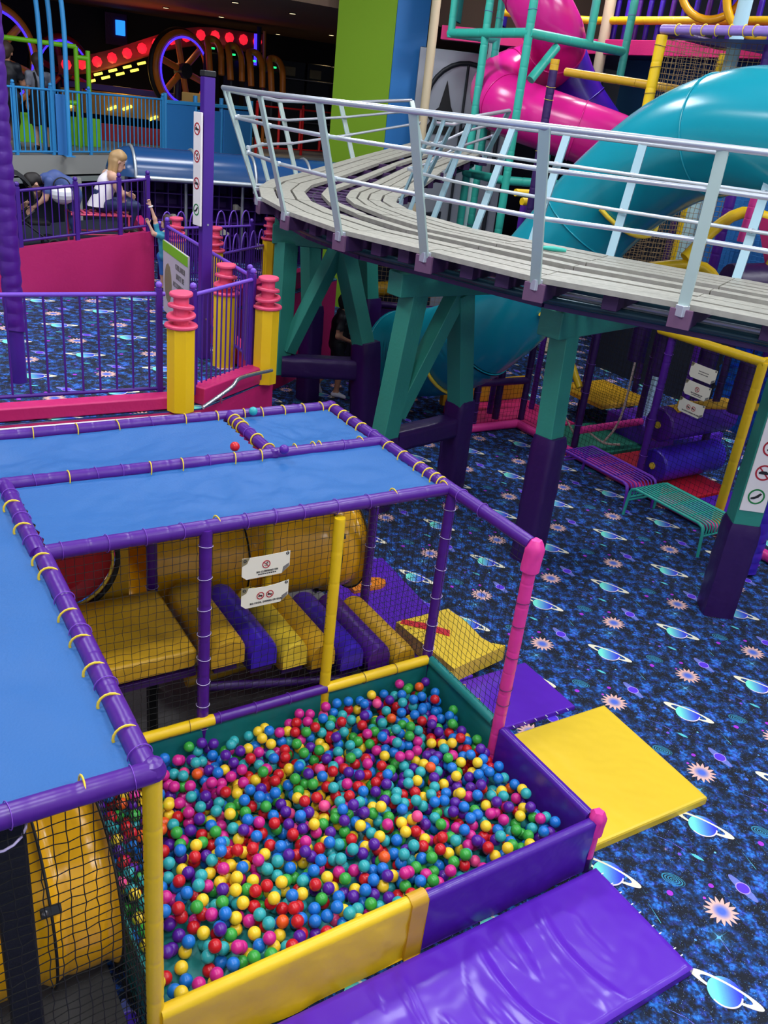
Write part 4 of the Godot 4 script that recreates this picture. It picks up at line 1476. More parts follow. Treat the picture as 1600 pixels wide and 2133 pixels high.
# one trestle: cap beam over two legs with a diagonal; leg feet wear purple pads
func build_trestles() -> void:
	# name, label, cap ends, list of legs [top, bottom, teal foot height], diagonals, padded cross bars
	var g := "teal trestles under the coaster track"
	var a := thing("trestle", "teal coaster trestle with an A-shaped brace above a padded cross bar, nearest the pit roof", "trestle", Vector3.ZERO, g)
	trestle_beam(a, "cap", Vector3(1.55, 2.86, -3.5), Vector3(3.35, 2.86, -3.62), 0.27)
	trestle_beam(a, "leg", Vector3(1.85, 2.75, -3.52), Vector3(1.66, 0.9, -3.54), 0.25)
	trestle_beam(a, "leg", Vector3(2.55, 2.75, -3.56), Vector3(3.0, 1.2, -3.82), 0.25)
	trestle_beam(a, "brace", Vector3(2.5, 2.75, -3.55), Vector3(1.8, 1.25, -3.55), 0.2)
	trestle_pad(a, Vector3(3.05, 0.0, -3.85), Vector3(3.0, 1.28, -3.82), 0.3)
	trestle_pad(a, Vector3(1.66, 0.0, -3.56), Vector3(1.66, 1.0, -3.54), 0.3)
	trestle_pad(a, Vector3(1.8, 0.92, -3.56), Vector3(2.9, 0.92, -3.8), 0.26)
	var b := thing("trestle", "teal coaster trestle with a steep diagonal brace, behind the yellow and pink bollard", "trestle", Vector3.ZERO, g)
	trestle_beam(b, "cap", Vector3(1.62, 2.86, -6.9), Vector3(3.1, 2.86, -6.0), 0.27)
	trestle_beam(b, "leg", Vector3(1.75, 2.75, -6.72), Vector3(1.6, 0.9, -6.45), 0.25)
	trestle_beam(b, "leg", Vector3(2.4, 2.75, -6.2), Vector3(2.72, 1.4, -5.92), 0.25)
	trestle_beam(b, "brace", Vector3(2.32, 2.75, -6.24), Vector3(1.72, 1.25, -6.45), 0.2)
	trestle_pad(b, Vector3(2.85, 0.0, -5.9), Vector3(2.74, 1.5, -5.92), 0.34)
	trestle_pad(b, Vector3(1.62, 1.05, -6.42), Vector3(2.72, 1.05, -6.0), 0.3)
	var c := thing("trestle", "straight teal coaster post on a wrinkled purple pad, standing beyond the tall pink post", "trestle", Vector3.ZERO, g)
	trestle_beam(c, "cap", Vector3(2.42, 2.8, -1.82), Vector3(4.3, 2.8, -2.25), 0.29)
	trestle_beam(c, "leg", Vector3(2.7, 2.7, -1.86), Vector3(2.7, 1.2, -1.77), 0.23)
	trestle_pad(c, Vector3(2.69, 0.0, -1.76), Vector3(2.7, 1.55, -1.77), 0.3)
	var d := thing("trestle", "teal coaster post carrying a tall white rules strip above a purple pad", "trestle", Vector3.ZERO, g)
	trestle_beam(d, "cap", Vector3(3.85, 2.82, 0.05), Vector3(5.4, 2.82, -0.5), 0.27)
	trestle_beam(d, "leg", Vector3(3.97, 2.75, -0.02), Vector3(3.97, 1.0, -0.02), 0.28, Vector3(-0.605, 0, 0.796))
	trestle_pad(d, Vector3(3.97, 0.0, -0.02), Vector3(3.97, 1.12, -0.02), 0.34, Vector3(-0.605, 0, 0.796))
	var e := thing("trestle", "far teal coaster trestle on a dark padded foot, behind the man in black", "trestle", Vector3.ZERO, g)
	trestle_beam(e, "cap", Vector3(2.3, 2.86, -8.3), Vector3(4.0, 2.86, -7.4), 0.27)
	trestle_beam(e, "leg", Vector3(2.78, 2.75, -8.0), Vector3(2.78, 1.4, -7.75), 0.25)
	trestle_beam(e, "leg", Vector3(3.6, 2.75, -7.6), Vector3(3.75, 1.7, -7.6), 0.25)
	trestle_pad(e, Vector3(2.78, 0.0, -7.72), Vector3(2.78, 1.6, -7.75), 0.3)
	trestle_pad(e, Vector3(3.78, 0.0, -7.6), Vector3(3.75, 1.75, -7.6), 0.34)
	# rules strip on the near post: prohibition marks and a green one
	var s := thing("rules_strip", "tall white strip with three red prohibition rings and one green ring, on the teal post", "sign", Vector3(3.97, 1.86, -0.02))
	var bs := Basis(Vector3.UP, -0.65)
	var o := bs * Vector3(0, 0, 0.148)
	var m := MB.new()
	m.box(Transform3D(bs, o), Vector3(0.25, 1.15, 0.012), 0.003)
	part(s, "board", m.mesh(), M.sign_white)
	var f := bs * Vector3(0, 0, 0.155)
	for k in 4:
		mark(s, f + bs * Vector3(0, 0.39 - 0.265 * k, 0), bs, 0.085, [1, 0, 2, 3][k], k == 3)

func trestle_beam(t: Node, called: String, p: Vector3, q: Vector3, w: float, face_ := Vector3(1, 0.05, -0.2)) -> void:
	var m := MB.new()
	m.bar(p, q, w, w, 0.012, face_ if absf((q - p).normalized().y) > 0.7 else Vector3.UP)
	part(t, called, m.mesh(), M.trestle)
	if called == "cap":
		for f in [0.25, 0.7]:
			var s := MB.new()
			s.box(Transform3D(Basis(Vector3.UP, -atan2(q.z - p.z, q.x - p.x)), p.lerp(q, f) + Vector3.UP * (w * 0.5 + 0.05)), Vector3(0.3, 0.12, 0.16), 0.01)
			part(t, "saddle", s.mesh(), M.dark_purple_vinyl)

# square vinyl pad laced round a post, slightly slack
func trestle_pad(t: Node, p: Vector3, q: Vector3, w: float, face_ := Vector3(1, 0.05, -0.2)) -> void:
	var d := (q - p).normalized()
	var up := face_.normalized() if absf(d.y) > 0.7 else Vector3.UP
	var x := up.cross(d).normalized()
	var y := d.cross(x)
	var fn := FastNoiseLite.new()
	fn.seed = int(p.x * 100.0)
	fn.frequency = 2.2
	var rows := []
	var n := 16
	for i in n + 1:
		var f := float(i) / n
		var c := p.lerp(q, f)
		var row := []
		for k in 25:
			var g := TAU * (k % 24) / 24.0 + PI / 4
			var o := Vector2(cos(g), sin(g))
			o = o / maxf(absf(o.x), absf(o.y)) * w * 0.5
			if o.length() > w * 0.64:
				o *= 0.94
			var e := 1.0 + 0.05 * fn.get_noise_3d(o.x * 3.0, f * 3.0, o.y * 3.0)
			if i == n:
				e *= 0.9
			row.append(c + (x * o.x + y * o.y) * e)
		rows.append(row)
	var m := MB.new()
	var tu: Vector3 = rows[1][0] - rows[0][0]
	var tv: Vector3 = rows[0][1] - rows[0][0]
	m.grid(rows, tu.cross(tv).dot(rows[0][0] - p) < 0)
	for e in [0, n]:
		var nn := -d if e == 0 else d
		var cc := m.pt(p if e == 0 else q, nn)
		for k in 24:
			m.tri(cc, m.pt(rows[e][k], nn), m.pt(rows[e][k + 1], nn))
	part(t, "pad", m.mesh(), M.dark_purple_vinyl)
# ---------------------------------------------------------------- play frame under and beyond the track
func pole(parent: Node, called: String, a: Vector3, b: Vector3, r: float, mat: Material, ties: Array = [], tie_mat: Material = null) -> MeshInstance3D:
	var o := part(parent, called, pad_mesh(a, b, r, 0.32), mat)
	if ties.size():
		add_ties(o, a, b, r, ties, tie_mat if tie_mat else M.tie_white, "cable_tie", cable_tie_mesh)
	return o

func bench(called: String, label: String, x0: float, x1: float, z0: float, z1: float, mat: Material, slats: int, crosses: int) -> void:
	var t := thing(called, label, "bench")
	var h := 0.42
	for i in slats:
		var x := lerpf(x0 + 0.02, x1 - 0.02, float(i) / (slats - 1))
		var pts := []
		for q in [[0.0, -0.15], [0.0, -0.05], [0.03, -0.012], [0.09, 0.0]]:
			pts.append(Vector3(x, h + q[1], z0 + q[0]))
		for q in [[0.09, 0.0], [0.03, -0.012], [0.0, -0.05], [0.0, -0.15]]:
			pts.append(Vector3(x, h + q[1], z1 - q[0]))
		part(t, "slat", tube_mesh(pts, 0.011, 6), mat)
	for k in crosses:
		var z := lerpf(z0, z1, (k + 1.0) / (crosses + 1.0))
		part(t, "cross_bar", tube_mesh([Vector3(x0, h - 0.016, z), Vector3(x1, h - 0.016, z)], 0.011, 6), mat)
	for z in [z0, z1]:
		part(t, "end_bar", tube_mesh([Vector3(x0, h - 0.15, z), Vector3(x1, h - 0.15, z)], 0.014, 6), mat)
		var s := 1.0 if z == z0 else -1.0
		for x in [x0, x1]:
			part(t, "leg", tube_mesh([Vector3(x, 0.0, z - 0.03 * s), Vector3(x, h - 0.1, z - 0.005 * s), Vector3(x, h - 0.03, z + 0.02 * s), Vector3(x, h, z + 0.09 * s)], 0.02, 8), mat)
	for x in [x0, x1]:
		part(t, "side_rail", tube_mesh([Vector3(x, h, z0 + 0.08), Vector3(x, h, z1 - 0.08)], 0.02, 8), mat)
	part(t, "stretcher", tube_mesh([Vector3(x0, 0.22, z0 - 0.01), Vector3(x1, 0.22, z0 - 0.01)], 0.014, 6), mat)

func build_right_play() -> void:
	bench("metal_bench", "purple slatted metal bench standing before the netted play frame", 4.86, 5.42, -3.66, -2.32, M.fence_violet_bench, 9, 3)
	bench("metal_bench", "teal slatted metal bench in line with the purple one", 4.84, 5.44, -2.24, -1.02, M.teal_pole, 11, 3)
	var f := thing("play_frame", "dark netted soft play frame under the coaster track behind the benches", "play frame")
	var P: Material = M.dark_purple_vinyl
	for q in [[Vector3(5.75, 0, -5.58), 2.4, M.dark_purple_vinyl], [Vector3(5.75, 0, -4.26), 2.45, M.dark_purple_vinyl], [Vector3(5.78, 0, -2.93), 2.5, M.purple_vinyl], [Vector3(7.1, 0, -4.26), 2.5, P], [Vector3(7.1, 0, -2.93), 2.5, P], [Vector3(7.1, 0, -5.58), 2.5, P], [Vector3(8.4, 0, -2.93), 3.4, P], [Vector3(8.4, 0, -4.26), 3.4, P], [Vector3(8.4, 0, -5.58), 3.4, P], [Vector3(7.1, 0, -1.48), 2.5, P], [Vector3(4.72, 0, -5.58), 0.85, P]]:
		var b: Vector3 = q[0]
		pole(f, "post", b, Vector3(b.x, q[1], b.z), 0.055, q[2], [0.2, 0.42, 0.6, 0.8], M.tie_violet)
	var yp := pole(f, "post", Vector3(5.75, 0.0, -1.48), Vector3(5.75, 2.3, -1.48), 0.062, M.yellow_vinyl)
	yp.set_meta("label", "yellow padded corner post")
	pole(f, "rail", Vector3(5.75, 2.28, -3.15), Vector3(5.75, 2.3, -1.44), 0.06, M.yellow_vinyl)
	pole(f, "rail", Vector3(5.75, 2.3, -1.5), Vector3(7.1, 2.35, -1.5), 0.055, M.yellow_vinyl)
	pole(f, "rail", Vector3(5.75, 2.05, -4.7), Vector3(5.75, 2.08, -4.26), 0.055, M.yellow_vinyl)
	pole(f, "brace", Vector3(5.72, 1.85, -5.1), Vector3(5.75, 1.05, -4.4), 0.055, M.yellow_vinyl)
	pole(f, "rail", Vector3(6.2, 1.25, -2.9), Vector3(7.2, 1.5, -1.7), 0.055, M.gold_vinyl)
	pole(f, "rail", Vector3(5.75, 0.42, -4.2), Vector3(7.05, 0.46, -4.15), 0.06, M.pink_vinyl)
	pole(f, "rail", Vector3(4.72, 0.82, -5.58), Vector3(5.75, 0.8, -5.58), 0.06, P)
	pole(f, "rail", Vector3(4.72, 0.9, -6.4), Vector3(5.75, 0.9, -6.4), 0.06, M.pink_vinyl)
	for q in [[Vector3(4.3, 0.08, -5.52), Vector3(5.62, 0.08, -5.5)], [Vector3(5.62, 0.08, -5.5), Vector3(5.62, 0.08, -4.2)], [Vector3(5.62, 0.08, -4.2), Vector3(5.62, 0.08, -2.9)], [Vector3(5.62, 0.08, -2.9), Vector3(5.62, 0.08, -1.6)], [Vector3(5.62, 0.08, -1.6), Vector3(5.62, 0.08, -0.2)], [Vector3(5.62, 0.08, -0.2), Vector3(5.62, 0.08, 1.2)]]:
		pole(f, "foot_rail", q[0], q[1], 0.07, M.pink_vinyl)
	part(f, "net", net_mesh(Vector3(5.75, 0.15, -1.5), Vector3(0, 0, -4.06), Vector3(0, 2.2, 0), 0.075, 0.0028, 0.008, 0.03), M.cord_black).set_meta("kind", "stuff")
	part(f, "net", net_mesh(Vector3(4.72, 0.12, -5.58), Vector3(1.0, 0, 0), Vector3(0, 0.7, 0), 0.075, 0.0028, 0.008, 0.0), M.cord_black).set_meta("kind", "stuff")
	part(f, "net", net_mesh(Vector3(7.1, 0.15, -1.5), Vector3(0, 0, -4.0), Vector3(0, 2.2, 0), 0.09, 0.003, 0.008, 0.0), M.cord_black).set_meta("kind", "stuff")
	# white rope webs hanging inside
	for q in [[Vector3(5.85, 0.95, -5.4), Vector3(5.95, 0.55, -4.95), Vector3(5.8, 0.25, -4.3)], [Vector3(5.9, 0.4, -4.2), Vector3(6.1, 0.25, -4.0), Vector3(6.2, 0.3, -3.75)], [Vector3(5.95, 0.55, -4.95), Vector3(6.05, 0.95, -4.95), Vector3(6.1, 1.4, -5.0)], [Vector3(6.1, 0.25, -4.0), Vector3(6.25, 0.7, -3.9), Vector3(6.4, 1.7, -4.0)]]:
		part(f, "rope", tube_mesh(spline(q, 6), 0.018, 7), M.rope)
	# floor pads inside
	for q in [["magenta_mat", Vector2(4.8, -6.5), Vector2(6.6, -5.15), 0.0, 0.12, "pink square floor pad inside the play frame by the slide foot"], ["green_mat", Vector2(5.72, -5.1), Vector2(7.0, -3.9), 0.0, 0.12, "teal floor pad inside the play frame behind the purple bench"], ["red_vinyl", Vector2(5.72, -3.85), Vector2(7.0, -2.2), 0.0, 0.1, "crimson floor pad under the two purple rollers"], ["violet_mat", Vector2(5.72, -2.15), Vector2(7.0, -1.4), 0.0, 0.09, "violet floor pad beside the yellow corner post"], ["gold_vinyl", Vector2(6.9, -6.1), Vector2(8.1, -4.9), 0.42, 0.5, "yellow raised pad deep inside the play frame"], ["violet_mat", Vector2(7.0, -4.85), Vector2(8.2, -3.4), 0.0, 0.42, "purple raised step inside the play frame"]]:
		var a: Vector2 = q[1]
		var b: Vector2 = q[2]
		var outline := PackedVector2Array([a, Vector2(b.x, a.y), b, Vector2(a.x, b.y)])
		if q[0] == "magenta_mat":
			outline = PackedVector2Array([a, Vector2(b.x, a.y), b, Vector2(5.72, b.y), Vector2(5.72, -5.64), Vector2(a.x, -5.64)])
		var o := part(self, "floor_pad", mat_mesh(outline, q[3], q[4], 0.015), M[q[0]])
		tag(o, q[5], "pad")
	var bx := MB.new()
	bx.box(at(5.7, 0.32, -6.55), Vector3(1.9, 0.4, 0.12), 0.02)
	tag(part(self, "foam_wall", bx.mesh(), M.gold_vinyl), "low orange-yellow foam wall behind the pink floor pad", "foam wall")
	# two padded rollers, the upper with a yellow strip
	roller("upper purple padded roller with a yellow strip and yellow hub", Vector3(5.92, 0.95, -2.92), Vector3(7.5, 0.95, -3.0), 0.25, true)
	roller("lower dark purple padded roller with a yellow hub", Vector3(5.9, 0.36, -2.82), Vector3(7.3, 0.36, -2.86), 0.25, false)
	# hanging punch bags seen end-on below the rail
	for q in [[Vector3(6.2, 2.05, -2.6), "dark purple round bag hung below the yellow rail, above the white signs"], [Vector3(6.05, 2.05, -1.85), "dark purple round bag hung near the yellow corner post"], [Vector3(6.1, 2.2, -3.75), "purple round bag hung deep in the frame, left of the others"], [Vector3(6.0, 2.15, -3.2), "dark purple bag hung beside the straight purple post"]]:
		var t := thing("hanging_bag", q[1], "punch bag", q[0], "bags hung in the play frame")
		part(t, "bag", pad_mesh(Vector3(0, 0.13, 0), Vector3(0, -0.55, 0), 0.13, 0.7), M.dark_purple_vinyl)
		part(t, "strap", tube_mesh([Vector3(0, 0.12, 0), Vector3(0, 0.3, 0)], 0.012, 6), M.black_rubber)
	# three white signs on the net
	net_sign(Vector3(5.7, 1.93, -2.25), -PI / 2, "white notice of two text lines, top of three on the play frame net", "", ["-", "-"], 0, 0.42, -0.02)
	net_sign(Vector3(5.7, 1.69, -2.27), -PI / 2, "white no climbing notice, middle of three on the play frame net", "", ["NO CLIMBING ON", "-"], 1, 0.42, -0.02)
	net_sign(Vector3(5.7, 1.44, -2.29), -PI / 2, "white notice with two red rings, lowest of three on the play frame net", "", ["NO FOOD, DRINKS OR GUM"], 2, 0.42, -0.02)
	# purple wrapped pole by the rules strip
	var w := thing("wrapped_pole", "thick pole wrapped in creased violet-blue vinyl behind the rules strip", "pole", Vector3(5.07, 0, -0.55))
	wrapped(w, 0.2, 2.64, M.blue_purple_vinyl)
	var dk := MB.new()
	dk.box(at(10.2, 1.5, -3.6), Vector3(0.15, 3.0, 9.5), 0.01)
	tag(part(self, "back_panel", dk.mesh(), M.dark_navy), "added dark panel standing in for shade behind the netted play frame", "panel")  # added dark sheet: hides the far floor, stands for shade inside the frame
	# second dark frame behind the slide foot
	var ff := thing("play_frame", "far dark purple netted play frame behind the slide foot", "play frame")
	for q in [Vector3(4.72, 0, -9.3), Vector3(5.5, 0, -8.8), Vector3(6.4, 0, -8.4), Vector3(5.3, 0, -10.4), Vector3(6.6, 0, -10.0)]:
		pole(ff, "post", q, q + Vector3(0, 2.7, 0), 0.06, M.dark_purple_vinyl, [0.3, 0.5, 0.7], M.tie_violet)
	for q in [[Vector3(4.72, 1.25, -9.3), Vector3(5.5, 1.25, -8.8)], [Vector3(5.5, 1.25, -8.8), Vector3(6.4, 1.25, -8.4)], [Vector3(4.72, 2.6, -9.3), Vector3(6.4, 2.6, -8.4)]]:
		pole(ff, "rail", q[0], q[1], 0.06, M.dark_purple_vinyl)
	for q in [[Vector3(4.76, 0.05, -9.28), Vector3(5.46, 0.05, -8.83)], [Vector3(5.54, 0.05, -8.78), Vector3(6.36, 0.05, -8.42)]]:
		var fp := MB.new()
		fp.bar((q[0] as Vector3) + Vector3(0, 0.58, 0), (q[1] as Vector3) + Vector3(0, 0.58, 0), 0.05, 1.1, 0.01)
		part(ff, "panel", fp.mesh(), M.dark_purple_vinyl)
	part(ff, "net", net_mesh(Vector3(4.74, 1.3, -9.3), Vector3(1.65, 0, 0.9), Vector3(0, 1.28, 0), 0.08, 0.0035, 0.006, 0.03), M.cord_tan).set_meta("kind", "stuff")
	var fb := MB.new()
	fb.box(Transform3D(Basis(Vector3.UP, 0.5), Vector3(6.2, 1.35, -10.6)), Vector3(3.4, 2.7, 0.1), 0.01)
	part(ff, "back_board", fb.mesh(), M.dark_navy)
	part(ff, "yellow_bolster", pad_mesh(Vector3(5.0, 1.4, -9.7), Vector3(5.6, 1.5, -9.4), 0.14, 0.4), M.gold_vinyl)
	# shimmering blue curtain deep behind the net
	var c := thing("foil_curtain", "crinkled shiny blue curtain at the back of the play frame", "curtain")
	var rows := []
	var fn := FastNoiseLite.new()
	fn.frequency = 2.2
	for i in 60:
		var row := []
		for j in 40:
			var z := lerpf(-4.6, 0.4, i / 59.0)
			var y := lerpf(0.1, 2.6, j / 39.0)
			row.append(Vector3(9.3 + 0.1 * fn.get_noise_2d(z * 3.0, y * 5.0) + 0.05 * sin(z * 9.0), y, z))
		rows.append(row)
	var m := MB.new()
	m.grid(rows, true)
	part(c, "sheet", m.mesh(), M.foil_blue)

func wrapped(t: Node, r: float, h: float, mat: Material) -> void:
	var pts := []
	var rad := []
	var n := int(h / 0.035)
	for i in n + 1:
		var y := h * i / n
		pts.append(Vector3(0.006 * sin(i * 1.3), y, 0.006 * cos(i * 1.7)))
		rad.append(r * (1.0 + 0.018 * sin(i * 1.9 + 2.0 * sin(i * 0.37)) + rng.randf_range(-0.012, 0.012)))
	part(t, "wrap", tube_mesh(pts, rad, 24), mat)

func roller(label: String, a: Vector3, b: Vector3, r: float, strip: bool) -> void:
	var t := thing("padded_roller", label, "roller")
	var pts := []
	var rad := []
	for q in [[0.0, 0.9], [0.012, 0.975], [0.03, 1.0], [0.97, 1.0], [0.988, 0.975], [1.0, 0.9]]:
		pts.append(a.lerp(b, q[0]))
		rad.append(r * q[1])
	part(t, "drum", tube_mesh(pts, rad, 28), M.blue_purple_vinyl if not strip else M.purple_vinyl)
	var d := (b - a).normalized()
	part(t, "hub", tube_mesh([a - d * 0.015, a + d * 0.02], 0.05, 14), M.tie_yellow)
	if strip:
		var m := MB.new()
		var rows := []
		for k in 9:
			var g := PI * 0.32 + PI * 0.5 * k / 8.0
			var o := Vector3(0, sin(g), cos(g)) * (r + 0.006)
			rows.append([a.lerp(b, 0.12) + o, b.lerp(a, 0.03) + o])
		m.grid(rows, true)
		part(t, "strip", m.mesh(), M.gold_vinyl)

# ---------------------------------------------------------------- slides and the tall play tower
func slide_chute(t: Node, pts: Array, r: float, cut: int, mat: Material, ribbed_from := 9999) -> void:
	var smooth := []
	var ribbed := []
	var rad := []
	for k in pts.size():
		if k <= ribbed_from:
			smooth.append(pts[k])
		if k >= ribbed_from and k < pts.size() - 1:
			for q in 4:
				ribbed.append((pts[k] as Vector3).lerp(pts[k + 1], q / 4.0))
				rad.append(r * (1.025 if q % 2 == 0 else 0.975))
	part(t, "chute", tube_mesh(smooth, r, 40, false), mat)
	if ribbed.size():
		part(t, "ribbed_end", tube_mesh(ribbed, rad, 40, false), mat)
	for k in range(cut, pts.size() - 1, cut):
		part(t, "flange", ring_mesh(r + 0.006, 0.012, 44, 6), mat, Transform3D(along(pts[k + 1] - pts[k - 1]), pts[k]))

func build_slides() -> void:
	var s := thing("tube_slide", "large glossy teal tube slide crossing behind the coaster railing", "slide")
	var c := spline([Vector3(5.2, 4.84, -0.4), Vector3(5.26, 4.83, -1.68), Vector3(5.28, 4.78, -2.45), Vector3(5.27, 4.49, -3.23), Vector3(5.2, 3.81, -4.07), Vector3(4.95, 2.95, -4.62), Vector3(4.55, 2.12, -5.0), Vector3(4.3, 1.44, -5.65), Vector3(4.1, 1.07, -6.5), Vector3(4.0, 0.95, -7.0)], 5)
	slide_chute(s, c, 0.68, 11, M.teal_slide, 33)
	for k in [19, 28, 36]:
		var d: Vector3 = (c[k + 1] - c[k]).normalized()
		var sx := d.cross(Vector3.UP).normalized()
		var sy := sx.cross(d)
		var arc := []
		for q in 13:
			var an := -PI * 0.5 + lerpf(-1.15, 1.15, q / 12.0)
			arc.append((c[k] as Vector3) + (sx * cos(an) + sy * sin(an)) * 0.715)
		part(s, "saddle_band", tube_mesh(arc, 0.03, 8), M.tie_yellow)
	for q in [[Vector3(4.35, 0, -5.6), Vector3(4.35, 0.74, -5.6)], [Vector3(4.1, 0, -6.6), Vector3(4.1, 0.38, -6.6)]]:
		part(s, "prop", tube_mesh([q[0], q[1]], 0.05, 10), M.dark_purple_vinyl)
	var m := thing("tube_slide", "magenta tube slide winding down through a teal pole frame", "slide")
	var g := spline([Vector3(7.00, 7.60, -9.85), Vector3(7.05, 7.00, -9.00), Vector3(7.20, 6.42, -8.45), Vector3(7.82, 5.93, -8.62), Vector3(8.06, 5.56, -9.45), Vector3(7.40, 5.25, -9.55), Vector3(6.92, 4.92, -8.75), Vector3(7.43, 4.69, -7.90), Vector3(8.00, 4.53, -7.32), Vector3(8.67, 4.31, -6.77), Vector3(9.50, 4.00, -6.10)], 6)
	slide_chute(m, g, 0.5, 9, M.magenta_slide)
	var v := thing("tube_slide", "dark violet tube slide behind the magenta slide", "slide")
	slide_chute(v, spline([Vector3(8.4, 6.0, -9.2), Vector3(8.75, 5.3, -8.9), Vector3(9.2, 4.75, -8.6), Vector3(9.9, 4.2, -8.4)], 6), 0.42, 8, M.violet_slide)
	# teal pole frame round the magenta slide
	var t := thing("pole_frame", "tall teal pole frame around the magenta slide", "pole frame")
	var T: Material = M.teal_pole
	for q in [[Vector3(6.4, 5.9, -9.94), 9.0], [Vector3(6.42, 0, -8.92), 9.0], [Vector3(6.4, 0, -7.73), 9.0], [Vector3(7.85, 5.97, -7.85), 9.0], [Vector3(8.82, 5.5, -7.93), 9.0], [Vector3(7.2, 0, -9.6), 9.0], [Vector3(8.9, 0, -9.6), 6.0]]:
		var b: Vector3 = q[0]
		pole(t, "post", b, Vector3(b.x, q[1], b.z), 0.07, T, [0.3, 0.5, 0.7], M.tie_violet)
	for q in [[Vector3(6.4, 5.97, -9.98), Vector3(6.4, 5.97, -7.7)], [Vector3(6.38, 5.97, -7.7), Vector3(8.85, 5.97, -7.95)], [Vector3(6.4, 3.7, -8.95), Vector3(6.38, 3.7, -7.75)], [Vector3(6.38, 3.7, -7.75), Vector3(8.3, 3.72, -7.3)], [Vector3(6.4, 5.97, -9.95), Vector3(7.2, 5.97, -9.6)], [Vector3(6.42, 4.6, -8.92), Vector3(7.2, 4.6, -9.6)], [Vector3(7.2, 5.05, -9.6), Vector3(8.9, 5.05, -9.6)], [Vector3(6.6, 5.3, -7.75), Vector3(7.1, 5.85, -7.8)]]:
		pole(t, "rail", q[0], q[1], 0.075, T)
	var st := thing("slim_post", "slim dark violet post with a gold foil cap behind the coaster railing", "post", Vector3(5.3, 0, -5.72))
	pole(st, "shaft", Vector3.ZERO, Vector3(0, 5.36, 0), 0.06, M.dark_purple_vinyl, [0.8, 0.93, 0.96], M.tie_yellow)
	part(st, "cap", pad_mesh(Vector3(0, 5.36, 0), Vector3(0, 5.5, 0), 0.062, 0.07), M.gold_vinyl)
	var pn := thing("blue_booth", "blue panelled soft play booth with yellow padded rim behind the track", "play booth")
	var bb := MB.new()
	bb.box(at(5.85, 2.95, -6.0), Vector3(0.9, 1.1, 0.1), 0.02)
	part(pn, "panel", bb.mesh(), M.blue_panel)
	var bb2 := MB.new()
	bb2.box(at(6.55, 2.95, -6.0), Vector3(0.35, 1.1, 0.1), 0.02)
	part(pn, "panel", bb2.mesh(), M.blue_panel)
	for q in [[Vector3(5.35, 3.55, -6.0), Vector3(6.85, 3.55, -5.9)], [Vector3(5.7, 3.62, -6.6), Vector3(6.9, 3.62, -6.5)]]:
		pole(pn, "rim", q[0], q[1], 0.06, M.yellow_vinyl)
	for x in [5.38, 6.32, 6.75]:
		pole(pn, "post", Vector3(x, 0, -5.98), Vector3(x, 3.5, -5.98), 0.05, M.purple_vinyl)
	# yellow netted tower at the upper right
	var y := thing("net_tower", "yellow-posted play tower with tan nets and a pale violet top beam", "play tower")
	for q in [[Vector3(6.5, 2.6, -4.95), 5.95, M.yellow_vinyl], [Vector3(7.75, 2.6, -4.85), 5.86, M.yellow_vinyl], [Vector3(7.1, 2.6, -3.6), 6.05, M.purple_vinyl], [Vector3(8.6, 0, -4.6), 6.8, M.purple_vinyl]]:
		var b: Vector3 = q[0]
		pole(y, "post", b, Vector3(b.x, q[1], b.z), 0.075, q[2], [0.3, 0.42, 0.54, 0.66, 0.78, 0.88, 0.96], M.tie_yellow if q[2] == M.purple_vinyl else M.tie_dark)
	var mp := part(y, "post", tube_mesh([Vector3(7.5, 0, -4.5), Vector3(7.5, 8.5, -4.5)], 0.1, 12), M.pale_pole)  # a separate steel column, grouped under the tower it passes through
	mp.set_meta("label", "pale mint steel column standing through the tower roof")
	var tb := pole(y, "beam", Vector3(6.5, 6.02, -4.98), Vector3(6.75, 6.0, -2.2), 0.06, M.violet_sleeve)
	add_ties(tb, Vector3(6.5, 6.02, -4.98), Vector3(6.75, 6.0, -2.2), 0.06, even(12), M.tie_yellow)
	pole(y, "beam", Vector3(6.5, 6.0, -4.95), Vector3(7.75, 5.95, -4.85), 0.055, M.dark_purple_vinyl)
	pole(y, "beam", Vector3(6.4, 5.43, -6.7), Vector3(6.85, 5.36, -5.6), 0.06, M.gold_vinyl)
	pole(y, "beam", Vector3(6.85, 5.36, -5.6), Vector3(7.3, 5.3, -4.75), 0.06, M.gold_vinyl)
	pole(y, "beam", Vector3(7.1, 5.2, -3.6), Vector3(7.3, 5.1, -2.0), 0.06, M.purple_vinyl)
	for q in [[Vector3(6.52, 2.6, -4.9), Vector3(1.2, 0, 0.05)], [Vector3(6.55, 2.6, -4.9), Vector3(0.5, 0, 1.3)]]:
		part(y, "net", net_mesh(q[0], q[1], Vector3(0, 3.3, 0), 0.07, 0.004, 0.006, 0.05), M.cord_tan).set_meta("kind", "stuff")
	part(y, "roof_panel", cloth_mesh(Vector3(6.65, 5.93, -4.85), Vector3(8.4, 5.93, -4.6), Vector3(6.85, 5.93, -2.3), Vector3(8.6, 5.93, -2.3), 16, 16, 0.05, 0.03), M.roof_mesh)
	part(y, "screen", cloth_mesh(Vector3(7.2, 5.75, -3.5), Vector3(7.4, 5.75, -1.9), Vector3(7.2, 5.3, -3.5), Vector3(7.4, 5.3, -1.9), 10, 8, 0.0, 0.02), M.sign_grey)
	# play decks at the back with a magenta edge, rails and panels
	var d := thing("upper_play_deck", "high play deck with a magenta edge, yellow rails and coloured panels", "play deck")
	for q in [[Vector3(7.6, 6.14, -12.0), Vector3(9.7, 6.14, -9.9)], [Vector3(9.7, 6.14, -9.9), Vector3(10.6, 6.2, -4.0)]]:
		var mm := MB.new()
		mm.bar(q[0], q[1], 0.14, 0.26, 0.01)
		part(d, "edge_board", mm.mesh(), M.magenta_mat)
	var fl := MB.new()
